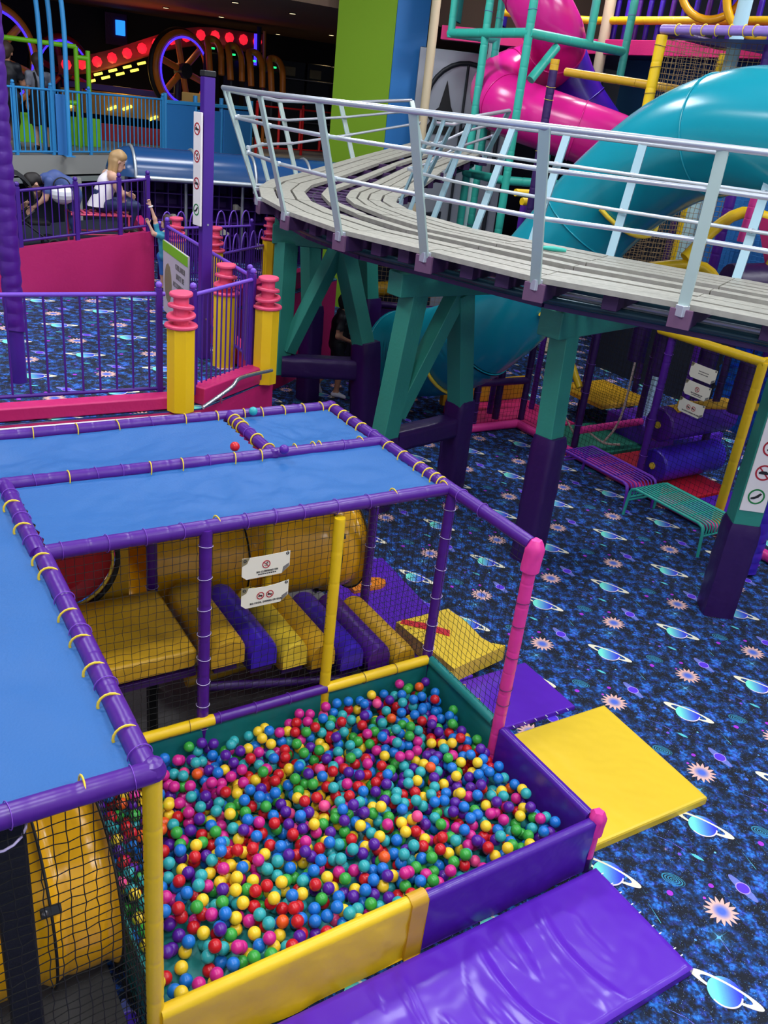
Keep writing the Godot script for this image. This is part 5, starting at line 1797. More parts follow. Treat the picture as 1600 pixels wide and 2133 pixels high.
	fl.prism(PackedVector2Array([Vector2(7.6, -12.0), Vector2(9.7, -9.9), Vector2(10.6, -4.0), Vector2(14, -4.0), Vector2(14, -13)]), 0.1, Transform3D(Basis(Vector3.RIGHT, Vector3(0, 0, 1), Vector3.UP), Vector3(0, 6.05, 0)))
	part(d, "deck", fl.mesh(), M.dark_purple_vinyl)
	for q in [[Vector3(9.7, 6.6, -9.9), Vector3(10.6, 6.65, -4.2)], [Vector3(8.4, 6.6, -11.2), Vector3(9.7, 6.6, -9.9)]]:
		pole(d, "rail", q[0], q[1], 0.07, M.yellow_vinyl)
	for q in [[Vector3(8.05, 6.4, -12.2), 0.9, "teal_vinyl"], [Vector3(8.75, 6.4, -11.5), 0.7, "blue_purple_vinyl"], [Vector3(9.2, 6.4, -11.0), 0.5, "violet_slide"]]:
		var pm := MB.new()
		pm.box(Transform3D(Basis(Vector3.UP, 0.75), (q[0] as Vector3) + Vector3(0, 1.3, 0)), Vector3(q[1], 2.6, 0.06), 0.01)
		part(d, "panel", pm.mesh(), M[q[2]])
	for k in 14:
		var z := lerpf(-9.7, -6.5, k / 13.0)
		pole(d, "baluster", Vector3(9.9 + 0.15 * (z + 9.7), 6.3, z), Vector3(9.9 + 0.15 * (z + 9.7), 8.6, z), 0.05, [M.purple_vinyl, M.violet_slide, M.blue_purple_vinyl][k % 3])
	for q in [[Vector3(8.62, 6.93, -6.08), 0.5], [Vector3(8.3, 6.7, -4.8), 0.55]]:
		part(d, "yellow_tube", tube_mesh([(q[0] as Vector3), (q[0] as Vector3) + Vector3(1.2, 0.1, -1.0)], q[1], 28, false), M.yellow_plastic)
		part(d, "tube_rim", ring_mesh(q[1], 0.06, 30, 8), M.yellow_plastic, Transform3D(along(Vector3(1.2, 0.1, -1.0)), q[0]))
	for q in [[Vector3(9.75, 0, -9.5), 0.11, 9.0, "cream_pole", "beige steel column beside the magenta slide"], [Vector3(7.05, 0, -11.5), 0.09, 9.0, "cream_pole", "beige steel column left of the teal pole frame"], [Vector3(7.6, 0, -10.2), 0.09, 6.0, "pale_pole", "pale grey column inside the teal pole frame"]]:
		var co := thing("steel_column", q[4], "column", q[0])
		part(co, "shaft", tube_mesh([Vector3.ZERO, Vector3(0, q[2], 0)], q[1], 12), M[q[3]])
		part(co, "base_plate", box_mesh(Vector3(0.35, 0.03, 0.35), 0.004), M.dark_steel, at(0, 0.015, 0))
	# dark teal back wall of the tower and bright shapes low at the right
	var bw := MB.new()
	bw.box(at(11.0, 4.4, -6.5), Vector3(0.15, 3.3, 7.0), 0.01)
	tag(part(self, "back_panel", bw.mesh(), M.teal_dark), "large dark teal panel at the back of the play tower", "panel")
	var sp := thing("low_play_unit", "climbing unit of yellow arches, blue net and pink flap beyond the track", "play unit")
	for q in [[Vector3(6.2, 3.2, -3.4), Vector3(6.9, 3.85, -3.2), Vector3(7.6, 3.6, -2.6)], [Vector3(6.3, 2.7, -2.2), Vector3(6.9, 3.5, -2.4), Vector3(7.6, 3.2, -1.8)], [Vector3(5.9, 2.95, -3.9), Vector3(6.4, 3.1, -3.2), Vector3(6.5, 2.6, -2.7)]]:
		part(sp, "arch", tube_mesh(spline(q, 6), 0.08, 12), M.yellow_vinyl)
	part(sp, "net", net_mesh(Vector3(7.5, 2.9, -4.2), Vector3(0.4, 0, 2.4), Vector3(0, 1.2, 0), 0.07, 0.006, 0.006, 0.05), M.blue_panel).set_meta("kind", "stuff")
	part(sp, "back_sheet", cloth_mesh(Vector3(7.6, 2.8, -4.3), Vector3(8.0, 2.8, -1.6), Vector3(7.6, 4.2, -4.3), Vector3(8.0, 4.2, -1.6), 12, 12, 0.0, 0.03), M.blue_panel)
	part(sp, "bolster", pad_mesh(Vector3(6.2, 3.0, -2.6), Vector3(7.3, 3.1, -2.2), 0.28, 0.6), M.dark_purple_vinyl)
	part(sp, "bolster", pad_mesh(Vector3(6.1, 2.85, -1.7), Vector3(7.4, 2.85, -1.4), 0.36, 0.6), M.yellow_plastic)
	part(sp, "pink_pole", pad_mesh(Vector3(6.7, 3.5, -2.95), Vector3(6.75, 4.1, -2.95), 0.06, 0.15), M.pink_vinyl)
	part(sp, "flap", cloth_mesh(Vector3(6.75, 3.85, -2.85), Vector3(6.95, 3.8, -2.3), Vector3(6.85, 3.1, -2.5), Vector3(6.9, 3.1, -2.45), 6, 6, 0.0, 0.01), M.magenta_mat)
	pole(sp, "leg", Vector3(6.9, 0, -2.2), Vector3(6.9, 2.9, -2.2), 0.06, M.purple_vinyl)
# ---------------------------------------------------------------- toddler terrace at the left
const TERRACE := 1.6

func bollard(x: float, z: float, y: float, label: String, s := 1.0) -> void:
	var t := thing("bollard", label, "bollard", Vector3(x, y, z), "yellow bollards with pink ring tops")
	var m := MB.new()
	m.lathe([Vector2(0.0, 0.0), Vector2(0.145, 0.0), Vector2(0.145, 0.86), Vector2(0.0, 0.86)], 8, Transform3D(Basis.IDENTITY.scaled(Vector3(s, 1, s)), Vector3.ZERO), true)
	part(t, "column", m.mesh(), M.bollard_yellow)
	var c := MB.new()
	c.lathe([Vector2(0.075, 0.86), Vector2(0.075, 1.2), Vector2(0.0, 1.2)], 20, Transform3D(Basis.IDENTITY.scaled(Vector3(s, 1, s)), Vector3.ZERO))
	part(t, "core", c.mesh(), M.pink_ring)
	for q in [[0.88, 0.165, 0.0], [0.975, 0.145, 0.12], [1.07, 0.13, -0.12], [1.19, 0.115, 0.05]]:
		var r: float = q[1] * s
		var d := MB.new()
		d.lathe([Vector2(0, -0.018), Vector2(r * 0.95, -0.018), Vector2(r, -0.008), Vector2(r, 0.008), Vector2(r * 0.95, 0.018), Vector2(0, 0.018)], 24, Transform3D(Basis(Vector3(0.4, 0, 1).normalized(), q[2]), Vector3(0, q[0], 0)))
		part(t, "ring_disc", d.mesh(), M.pink_ring)

# baluster fence between two feet; top heights may differ
func fence(label: String, a: Vector3, b: Vector3, h: float, gap: float, mat: Material, top_mat: Material, posts: Array, bar := 0.011, called := "baluster_fence", low := 0.1, hoops := false, post_over := 0.06) -> void:
	var t := thing(called, label, "fence")
	var d := (b - a)
	part(t, "top_rail", tube_mesh([a + Vector3.UP * h, b + Vector3.UP * h], 0.022, 8), top_mat)
	part(t, "bottom_rail", tube_mesh([a + Vector3.UP * low, b + Vector3.UP * low], 0.02, 8), mat)
	var n := int(d.length() / gap)
	var bm := tube_mesh([Vector3.UP * low, Vector3.UP * h], bar, 6)
	for i in range(1, n):
		part(t, "baluster", bm, mat, Transform3D(Basis.IDENTITY, a + d * (float(i) / n)))
	for f in posts:
		var p: Vector3 = a + d * f
		var m := MB.new()
		m.box(Transform3D(Basis(Vector3.UP, -atan2(d.z, d.x)), p + Vector3.UP * ((h + post_over) * 0.5)), Vector3(0.06, h + post_over, 0.06), 0.006)
		var po := part(t, "post", m.mesh(), mat)
		var k := MB.new()
		var prof := []
		for i in 7:
			var g := -PI / 2 + PI * i / 6.0
			prof.append(Vector2(cos(g), sin(g)) * 0.035)
		k.lathe(prof, 12, Transform3D(Basis.IDENTITY, p + Vector3.UP * (h + post_over + 0.03)))
		part(po, "ball_cap", k.mesh(), top_mat)
	if hoops:
		var c := int(d.length() / 0.26)
		for i in c:
			var p := a + d * ((i + 0.5) / c)
			var u := d.normalized()
			var pts := []
			for k in 9:
				var g := PI * k / 8.0
				pts.append(p + u * (cos(g) * 0.1) + Vector3.UP * (h + sin(g) * 0.26))
			part(t, "hoop", tube_mesh(pts, 0.012, 6), top_mat)

func build_toddler_terrace() -> void:
	var poly := PackedVector2Array([Vector2(-6, -3.5), Vector2(-0.75, -3.42), Vector2(0.45, -4.22), Vector2(0.5, -6.3), Vector2(1.25, -7.5), Vector2(2.7, -8.5), Vector2(4.3, -9.7), Vector2(4.9, -12.3), Vector2(-6, -12.3)])
	var m := MB.new()
	m.prism(poly, 1.58, Transform3D(Basis(Vector3.RIGHT, Vector3(0, 0, 1), Vector3.UP), Vector3(0, 0.0, 0)))
	struct("wall_terrace", m.mesh(), M.pink_wall, "pink retaining wall of the raised toddler terrace")
	struct("floor_terrace", carpet_mesh(poly, TERRACE, 0.018, 0.77, Vector2(0.3, 0.1)), M.carpet, "planet-patterned carpet on the raised toddler terrace")
	# pink kerbs along the front and the right side
	for q in [[Vector3(-6, TERRACE, -3.62), Vector3(-0.85, TERRACE, -3.54), 0.2, 0.14], [Vector3(-0.75, TERRACE, -3.54), Vector3(0.4, TERRACE, -4.28), 0.2, 0.2], [Vector3(0.3, TERRACE, -4.3), Vector3(0.38, TERRACE, -6.3), 0.2, 0.24], [Vector3(0.38, TERRACE, -6.3), Vector3(1.2, TERRACE, -7.6), 0.2, 0.24], [Vector3(1.2, TERRACE, -7.6), Vector3(2.5, TERRACE, -8.6), 0.2, 0.3], [Vector3(2.5, TERRACE, -8.6), Vector3(4.1, TERRACE, -9.75), 0.2, 0.3]]:
		var k := MB.new()
		k.bar((q[0] as Vector3) + Vector3.UP * q[3] * 0.5, (q[1] as Vector3) + Vector3.UP * q[3] * 0.5, q[2], q[3], 0.02)
		struct("trim_kerb", k.mesh(), M.pink_wall, "pink kerb on the terrace edge")
	var wl := MB.new()
	wl.bar(Vector3(-6, TERRACE - 0.06, -3.47), Vector3(-0.75, TERRACE - 0.06, -3.39), 0.03, 0.05, 0.004)
	struct("trim_nosing", wl.mesh(), M.white_plastic, "white nosing strip along the terrace edge")
	var hr := thing("handrail", "silver handrail sloping up the pink kerb beside the bollards", "handrail")
	part(hr, "rail", tube_mesh(spline([Vector3(-0.78, 1.66, -3.28), Vector3(-0.42, 1.8, -3.42), Vector3(-0.25, 1.86, -3.55), Vector3(0.28, 1.8, -3.92)], 5), 0.022, 10), M.chrome)
	for q in [Vector3(-0.55, 1.74, -3.36), Vector3(0.1, 1.82, -3.8)]:
		part(hr, "bracket", tube_mesh([q, q + Vector3(0.05, -0.12, -0.12)], 0.012, 6), M.chrome)
	# fences
	fence("purple baluster fence along the front of the terrace with a violet top rail", Vector3(-5.0, TERRACE + 0.1, -3.86), Vector3(-1.03, TERRACE + 0.1, -3.72), 1.03, 0.165, M.fence_purple, M.fence_violet, [0.02, 0.985], 0.011, "baluster_fence", 0.05)
	fence("short purple fence between the two front bollards", Vector3(-0.8, TERRACE + 0.1, -3.56), Vector3(0.14, TERRACE + 0.12, -4.2), 1.05, 0.085, M.fence_purple, M.fence_violet, [0.01, 0.99], 0.009, "baluster_fence", 0.06)
	fence("purple fence running back from the bollard beside the sign pole", Vector3(0.16, TERRACE + 0.2, -4.35), Vector3(0.3, TERRACE + 0.22, -7.6), 0.98, 0.09, M.fence_purple, M.fence_violet, [0.0, 0.5, 1.0], 0.009, "baluster_fence", 0.06)
	fence("hooped purple fence between the back bollards", Vector3(1.05, TERRACE + 0.15, -7.75), Vector3(2.35, TERRACE + 0.15, -8.75), 0.62, 0.07, M.fence_purple, M.fence_violet, [0.0, 1.0], 0.009, "hoop_fence", 0.06, true)
	fence("hooped purple fence in front of the purple rack", Vector3(0.75, TERRACE + 0.1, -9.3), Vector3(2.6, TERRACE + 0.1, -9.9), 0.8, 0.08, M.fence_purple, M.fence_violet, [0.0, 1.0], 0.009, "hoop_fence", 0.06, true)
	bollard(-0.96, -3.44, TERRACE, "yellow bollard with pink rings at the near end of the terrace fence")
	bollard(0.29, -4.13, TERRACE, "yellow bollard with pink rings beside the silver handrail's upper end")
	bollard(0.08, -4.85, TERRACE, "yellow bollard half hidden behind the short purple fence")
	bollard(1.02, -7.6, TERRACE, "yellow bollard with pink rings right of the sign pole", 0.9)
	bollard(0.72, -8.42, TERRACE, "yellow bollard beside the child reaching up", 0.9)
	bollard(2.42, -8.72, TERRACE, "farthest yellow bollard at the end of the hooped fence", 0.9)
	# poles
	var wp := thing("wrapped_pole", "tall pole wrapped in creased purple vinyl at the left edge", "pole", Vector3(-2.3, TERRACE, -4.69))
	part(wp, "shaft", tube_mesh([Vector3.ZERO, Vector3(0, 0.62, 0)], 0.082, 16), M.fence_purple)
	var w2 := Node3D.new()
	w2.name = "sleeve"
	wp.add_child(w2)
	w2.position = Vector3(0, 0.55, 0)
	wrapped(w2, 0.098, 4.2, M.purple_vinyl)
	var sp := thing("sign_pole", "square purple pole carrying a narrow rules strip", "pole", Vector3(-0.05, TERRACE, -5.19))
	part(sp, "shaft", box_mesh(Vector3(0.13, 3.14, 0.13), 0.01), M.fence_purple, at(0, 1.57, 0))
	part(sp, "cap", box_mesh(Vector3(0.14, 0.06, 0.14), 0.01), M.black_rubber, at(0, 3.17, 0))
	for y in [0.5, 1.6]:
		part(sp, "bolt", tube_mesh([Vector3(0, y, 0.06), Vector3(0, y, 0.075)], 0.012, 8), M.chrome)
	var rs := thing("rules_strip", "narrow white strip with red rings and one green ring on the purple sign pole", "sign", Vector3(-0.05, 3.78, -5.19))
	var bs := Basis(Vector3.UP, -1.42)
	var bm := MB.new()
	bm.box(Transform3D(bs, bs * Vector3(-0.02, 0, 0.1)), Vector3(0.17, 1.2, 0.025), 0.004)
	part(rs, "board", bm.mesh(), M.sign_white)
	for k in 4:
		mark(rs, bs * Vector3(-0.02, 0.43 - 0.285 * k, 0.1135), bs, 0.065, [1, 0, 2, 3][k], k == 3)
	# notice board for parents
	var nb := thing("notice_board", "white notice board with a green top band about children and adult supervision", "sign", Vector3(0.24, 2.13, -6.88))
	var nbs := Basis(Vector3.UP, -PI / 2 - 0.08)
	var b1 := MB.new()
	b1.box(Transform3D(nbs, nbs * Vector3(0, 0, 0.06)), Vector3(1.3, 1.0, 0.03), 0.006)
	part(nb, "board", b1.mesh(), M.sign_grey)
	var b2 := MB.new()
	b2.box(Transform3D(nbs, nbs * Vector3(0, 0.43, 0.078)), Vector3(1.3, 0.13, 0.006), 0.001)
	part(nb, "green_band", b2.mesh(), M.lime_paint)
	var b3 := MB.new()
	b3.lathe([Vector2(0.22, 0), Vector2(0.22, 0.003), Vector2(0.12, 0.006), Vector2(0, 0.003)], 12, Transform3D(nbs * Basis(Vector3.RIGHT, PI / 2) * Basis.IDENTITY.scaled(Vector3(0.9, 1, 1.25)), nbs * Vector3(-0.36, -0.05, 0.0755)))
	part(nb, "emblem", b3.mesh(), M.ink_brown)
	var ls := ["CHILDREN", "MUST BE", "ACCOMPANIED", "BY AN ADULT", "SUPERVISOR", "AT ALL TIMES"]
	for i in ls.size():
		print_text(nb, ls[i], 0.075, nbs * Vector3(0.28, 0.26 - 0.125 * i, 0.079), nbs, M.ink_grey)
	# pink ramp wall behind, with its own fence and the upper walk level behind it
	var pw := MB.new()
	pw.hexa([Vector3(-6.0, 1.58, -8.1), Vector3(0.53, 1.58, -8.91), Vector3(0.56, 1.58, -9.06), Vector3(-6.0, 1.58, -8.25), Vector3(-6.0, 1.75, -8.1), Vector3(0.53, 2.52, -8.91), Vector3(0.56, 2.52, -9.06), Vector3(-6.0, 1.75, -8.25)])
	pw.hexa([Vector3(0.4, 1.58, -8.93), Vector3(0.53, 1.58, -8.91), Vector3(0.85, 1.58, -10.6), Vector3(0.72, 1.58, -10.6), Vector3(0.4, 2.5, -8.93), Vector3(0.53, 2.52, -8.91), Vector3(0.85, 2.52, -10.6), Vector3(0.72, 2.5, -10.6)])
	struct("wall_ramp", pw.mesh(), M.pink_wall, "tall pink ramp wall behind the terrace")
	var rp := MB.new()
	rp.hexa([Vector3(-6.0, 1.58, -8.25), Vector3(0.4, 1.58, -9.05), Vector3(0.7, 1.58, -11.5), Vector3(-6.0, 1.58, -11.5), Vector3(-6.0, 1.62, -8.25), Vector3(0.4, 2.34, -9.05), Vector3(0.7, 2.34, -11.5), Vector3(-6.0, 1.62, -11.5)])
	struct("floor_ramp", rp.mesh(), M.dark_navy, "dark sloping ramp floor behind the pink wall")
	fence("purple fence on top of the pink ramp wall in front of the seated woman", Vector3(-3.6, 2.02, -8.45), Vector3(0.5, 2.5, -8.98), 0.78, 0.1, M.fence_purple, M.fence_purple, [0.3, 0.52, 0.72, 0.88, 0.99], 0.009, "baluster_fence", 0.1)
	# pink bench
	var bn := thing("metal_bench", "bright pink slatted metal bench under the seated woman", "bench", Vector3(-0.15, 2.24, -9.55))
	for i in 10:
		part(bn, "slat", box_mesh(Vector3(0.055, 0.025, 0.42), 0.006), M.pink_ring, Transform3D(Basis(Vector3.RIGHT, 0.0), Vector3(-0.42 + i * 0.09, 0.45, 0)))
	for z in [-0.2, 0.2]:
		part(bn, "side_rail", tube_mesh([Vector3(-0.46, 0.43, z), Vector3(0.46, 0.43, z)], 0.018, 6), M.pink_ring)
		part(bn, "stretcher", tube_mesh([Vector3(-0.42, 0.14, z), Vector3(0.42, 0.14, z)], 0.013, 6), M.pink_ring)
		for x in [-0.42, 0.42]:
			part(bn, "leg", tube_mesh([Vector3(x, -0.06, z), Vector3(x, 0.43, z)], 0.018, 6), M.pink_ring)
	build_stroller()
	# purple pigeon-hole rack behind, and the ribbed blue dome over it
	var rk := thing("pigeon_rack", "tall purple pigeon-hole rack wall below the blue dome", "rack")
	var A := Vector3(0.95, TERRACE, -11.75)
	var Bv := Vector3(4.7, TERRACE, -11.25)
	var u := (Bv - A).normalized()
	var nn := Vector3(-u.z, 0, u.x)
	var bp := MB.new()
	bp.bar(A + Vector3.UP * 0.72 - nn * 0.2, Bv + Vector3.UP * 0.72 - nn * 0.2, 0.03, 1.44, 0.004)
	part(rk, "back_board", bp.mesh(), M.rack_purple)
	for i in 7:
		var s := MB.new()
		s.bar(A + Vector3.UP * (0.02 + 0.235 * i), Bv + Vector3.UP * (0.02 + 0.235 * i), 0.36, 0.022, 0.003)
		part(rk, "shelf", s.mesh(), M.rack_purple)
	for i in 17:
		var p := A.lerp(Bv, i / 16.0)
		var s := MB.new()
		s.bar(p + Vector3.UP * 0.0, p + Vector3.UP * 1.44, 0.34 if i % 4 else 0.38, 0.02, 0.003, u)
		part(rk, "divider", s.mesh(), M.rack_purple)
	for q in [[3, 3], [7, 2], [8, 4], [10, 1], [12, 2], [13, 3]]:
		var p: Vector3 = A.lerp(Bv, (q[0] + 0.5) / 16.0) + Vector3.UP * (0.07 + 0.235 * q[1]) + nn * 0.08
		var sh := thing("shoe", "pale shoe left in the purple rack, shelf %d" % (q[1] + 1), "shoe", p, "shoes in the purple rack")
		var mm := MB.new()
		mm.prism(PackedVector2Array([Vector2(-0.08, -0.04), Vector2(0.09, -0.04), Vector2(0.1, -0.01), Vector2(0.03, 0.02), Vector2(-0.02, 0.06), Vector2(-0.08, 0.05)]), 0.07, Transform3D(Basis(Vector3.UP, 0.3), Vector3.ZERO))
		part(sh, "upper", mm.mesh(), M.sign_cream)
		var so := MB.new()
		so.box(Transform3D(Basis(Vector3.UP, 0.3), Vector3(0.01, -0.045, 0.035)), Vector3(0.19, 0.014, 0.08), 0.004)
		part(sh, "sole", so.mesh(), M.white_plastic)
	for x in [1.9, 2.95, 3.7]:
		var po := thing("slim_pole", "slim silver pole in front of the purple rack, %s" % ["left of the sign pole" if x < 2.0 else ("middle" if x < 3.5 else "beneath the coaster deck")][0], "pole", Vector3(x, TERRACE, -11.75 + (x - 0.95) * 0.133 + 0.32), "silver poles before the rack")
		part(po, "shaft", tube_mesh([Vector3.ZERO, Vector3(0, 1.5, 0)], 0.03, 10), M.silver_trim)
	var dm := thing("ribbed_dome", "long glossy blue half-round dome with silver ribs above the purple rack", "dome")
	var c0 := Vector3(0.9, 3.1, -11.35)
	var c1 := Vector3(5.2, 3.1, -10.95)
	var ud := (c1 - c0).normalized()
	var sd := Vector3(-ud.z, 0, ud.x)
	var r := 0.47
	for i in 4:
		var rows := []
		var p0 := c0.lerp(c1, i / 4.0)
		var p1 := c0.lerp(c1, (i + 1) / 4.0)
		for k in 5:
			var row := []
			for j in 15:
				var g := PI * j / 14.0
				row.append(p0.lerp(p1, k / 4.0) + sd * cos(g) * r + Vector3.UP * sin(g) * r)
			rows.append(row)
		var mb := MB.new()
		var tu: Vector3 = rows[1][7] - rows[0][7]
		var tv: Vector3 = rows[0][8] - rows[0][7]
		mb.grid(rows, tu.cross(tv).y < 0)
		part(dm, "shell", mb.mesh(), M.dome_blue)
		var arc := []
		for j in 15:
			var g := PI * j / 14.0
			arc.append(p0 + sd * cos(g) * (r + 0.01) + Vector3.UP * sin(g) * (r + 0.01))
		part(dm, "rib", tube_mesh(arc, 0.028, 8), M.silver_trim)
	# rounded end
	var rows2 := []
	for k in 7:
		var e := PI / 2 * k / 6.0
		var row := []
		for j in 15:
			var g := PI * j / 14.0
			row.append(c0 - ud * sin(e) * 0.42 + (sd * cos(g) * r + Vector3.UP * sin(g) * r) * cos(e))
		rows2.append(row)
	var mb2 := MB.new()
	mb2.grid(rows2, false)
	part(dm, "end_cap", mb2.mesh(), M.dome_blue)
	part(dm, "skirt_trim", tube_mesh([c0 + sd * (r + 0.01), c1 + sd * (r + 0.01)], 0.04, 8), M.silver_trim)
	var under := MB.new()
	under.bar(c0 + Vector3(0, -0.03, 0), c1 + Vector3(0, -0.03, 0), 0.9, 0.05, 0.005)
	part(dm, "base_board", under.mesh(), M.rack_purple)

func build_stroller() -> void:
	var t := thing("stroller", "black folding stroller with a raised hood behind the purple fence", "stroller", Vector3(-1.35, 2.12, -9.45))
	var rows := []
	for i in 9:
		var a := lerpf(-0.2, 1.9, i / 8.0)
		var row := []
		for j in 7:
			var s := lerpf(-1.0, 1.0, j / 6.0)
			row.append(Vector3(-0.15 + cos(a) * 0.4 * (1.0 - 0.12 * s * s), 0.75 + sin(a) * 0.42 * (1.0 - 0.15 * s * s), s * 0.24))
		rows.append(row)
	var m := MB.new()
	m.grid(rows)
	part(t, "hood", m.mesh(), M.stroller_black)
	var seat := MB.new()
	seat.bar(Vector3(-0.3, 0.85, 0), Vector3(0.1, 0.42, 0), 0.42, 0.07, 0.02)
	seat.bar(Vector3(0.1, 0.42, 0), Vector3(0.42, 0.42, 0), 0.42, 0.06, 0.02)
	part(t, "seat", seat.mesh(), M.stroller_black)
	var hd := MB.new()
	hd.tube([Vector3(-0.75, 1.05, -0.2), Vector3(-0.78, 1.07, 0), Vector3(-0.75, 1.05, 0.2)], 0.02, 8)
	part(t, "handle", hd.mesh(), M.black_rubber)
	for z in [-0.22, 0.22]:
		part(t, "frame_tube", tube_mesh([Vector3(-0.75, 1.05, z), Vector3(0.45, 0.12, z)], 0.015, 8), M.dark_steel)
		part(t, "frame_tube", tube_mesh([Vector3(0.2, 0.6, z), Vector3(-0.4, 0.1, z)], 0.015, 8), M.dark_steel)
		for x in [-0.4, 0.45]:
			part(t, "wheel", ring_mesh(0.085, 0.025, 18, 8), M.black_rubber, Transform3D(Basis(Vector3.RIGHT, PI / 2), Vector3(x, 0.1, z)))
	var bag := thing("changing_bag", "white bag with black stripes hung on the stroller handle", "bag", Vector3(-0.72, 2.95, -9.35))
	var prof := []
	for i in 9:
		var g := -PI / 2 + PI * i / 8.0
		prof.append(Vector2(cos(g) * 0.17, sin(g) * 0.14))
	var bm := MB.new()
	bm.lathe(prof, 16, Transform3D.IDENTITY)
	part(bag, "body", bm.mesh(), M.white_plastic)
	part(bag, "strap", ring_mesh(0.12, 0.01, 16, 6), M.black_rubber, Transform3D(Basis(Vector3.RIGHT, PI / 2), Vector3(0, 0.12, 0)))

# ---------------------------------------------------------------- upper walk with blue fence
const WALK := 3.1

func build_upper_walk() -> void:
	var poly := PackedVector2Array([Vector2(-8.9, -8.0), Vector2(-0.7, -13.5), Vector2(6.3, -18.2), Vector2(12, -20.0), Vector2(14, -27), Vector2(-8.9, -27)])
	var m := MB.new()
	m.prism(poly, 0.36, Transform3D(Basis(Vector3.RIGHT, Vector3(0, 0, 1), Vector3.UP), Vector3(0, WALK - 0.36, 0)))
	struct("floor_upper", m.mesh(), M.grey_concrete, "grey slab edge of the upper walk")
	var tr := MB.new()
	tr.bar(Vector3(-8.9, WALK - 0.45, -8.05), Vector3(-0.7, WALK - 0.45, -13.55), 0.12, 0.1, 0.01)
	tr.bar(Vector3(-0.7, WALK - 0.45, -13.55), Vector3(6.3, WALK - 0.45, -18.25), 0.12, 0.1, 0.01)
	struct("trim_slab", tr.mesh(), M.silver_trim, "pale metal trim below the slab edge")
	var un := MB.new()
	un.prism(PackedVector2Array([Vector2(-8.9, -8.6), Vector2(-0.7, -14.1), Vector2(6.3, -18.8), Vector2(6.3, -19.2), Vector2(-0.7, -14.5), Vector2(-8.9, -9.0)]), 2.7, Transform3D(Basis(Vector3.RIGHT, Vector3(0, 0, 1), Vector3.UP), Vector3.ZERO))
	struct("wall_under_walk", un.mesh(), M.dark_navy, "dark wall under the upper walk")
	for q in [[-2.6, -12.2], [0.6, -14.35]]:
		var pr := MB.new()
		pr.box(at(q[0], 1.35, q[1]), Vector3(0.3, 2.7, 0.3), 0.01)
		struct("trim_pier", pr.mesh(), M.grey_concrete, "grey pier under the upper walk")
	var a := Vector3(-6.0, WALK, -10.05)
	var b := Vector3(3.05, WALK, -16.5)
	fence("bright blue baluster fence along the upper walk", Vector3(-6.0, WALK, -9.98), Vector3(3.1, WALK, -16.12), 1.16, 0.13, M.blue_paint, M.blue_paint, [0.4, 0.56, 0.6, 0.685, 0.78, 0.995], 0.014, "baluster_fence", 0.06)
	# arched blue standards rising from the fence
	for q in [[Vector3(0.5, WALK, -14.02), "tall bright blue curved pole standing at the blue fence, rightmost of three"], [Vector3(0.36, WALK, -14.5), "tall bright blue curved pole, middle of three behind the blue fence"], [Vector3(0.14, WALK, -14.45), "tall bright blue curved pole, leftmost of three behind the blue fence"]]:
		var s := thing("curved_pole", q[1], "pole", q[0], "blue curved poles by the fence")
		part(s, "shaft", tube_mesh(spline([Vector3.ZERO, Vector3(0.0, 1.2, 0), Vector3(0.0, 2.2, 0), Vector3(-0.05, 2.9, 0), Vector3(-0.13, 3.38, 0)], 5), 0.045, 12), M.blue_paint)
		part(s, "foot_plate", box_mesh(Vector3(0.18, 0.02, 0.18), 0.004), M.blue_paint, at(0, 0.01, 0))
	var pb := MB.new()
	pb.box(at(0.42, WALK + 0.55, -14.25), Vector3(0.2, 1.1, 0.06), 0.01)
	tag(part(self, "fence_panel", pb.mesh(), M.blue_panel), "narrow solid blue panel behind the blue fence", "panel")
	# blue booth with a gate
	var bo := thing("ride_booth", "bright blue panelled ride booth at the end of the blue fence", "booth")
	var c0 := Vector3(3.15, WALK, -16.2)
	var c1 := Vector3(6.1, WALK, -18.15)
	var u := (c1 - c0).normalized()
	var bk := Vector3(u.z, 0, -u.x)
	for q in [[0.0, 0.3, 0.0, 1.12], [0.34, 0.6, 0.05, 1.0], [0.64, 0.98, 0.0, 1.05]]:
		var mm := MB.new()
		mm.bar(c0.lerp(c1, q[0]) + Vector3.UP * q[3] * 0.5, c0.lerp(c1, q[1]) + Vector3.UP * q[3] * 0.5, 0.1, q[3], 0.008)
		part(bo, "panel", mm.mesh(), M.blue_panel)
	var tp := MB.new()
	tp.bar(c0 + Vector3.UP * 1.12, c1 + Vector3.UP * 1.12, 0.14, 0.08, 0.01)
	part(bo, "top_rail", tp.mesh(), M.blue_paint)
	for f in [0.0, 0.32, 0.62, 1.0]:
		part(bo, "post", tube_mesh([c0.lerp(c1, f), c0.lerp(c1, f) + Vector3.UP * 1.3], 0.05, 10), M.blue_paint)
	var cs := MB.new()
	cs.box(Transform3D(Basis(Vector3.UP, 0.58), c0.lerp(c1, 0.35) + Vector3(0, 1.2, -0.3)), Vector3(0.5, 0.3, 0.35), 0.02)
	part(bo, "console", cs.mesh(), M.ride_tan)
	# red barrier fence beyond the booth
	fence("bright red tube barrier right of the ride booth", Vector3(6.6, WALK, -18.9), Vector3(11.3, WALK, -20.4), 1.2, 0.8, M.red_paint, M.red_paint, [0.0, 0.35, 0.7, 1.0], 0.04, "tube_barrier", 0.15)
	# lime green gate frame
	var lg := thing("gate_frame", "lime green tubular gate frame behind the people at the blue fence", "gate frame")
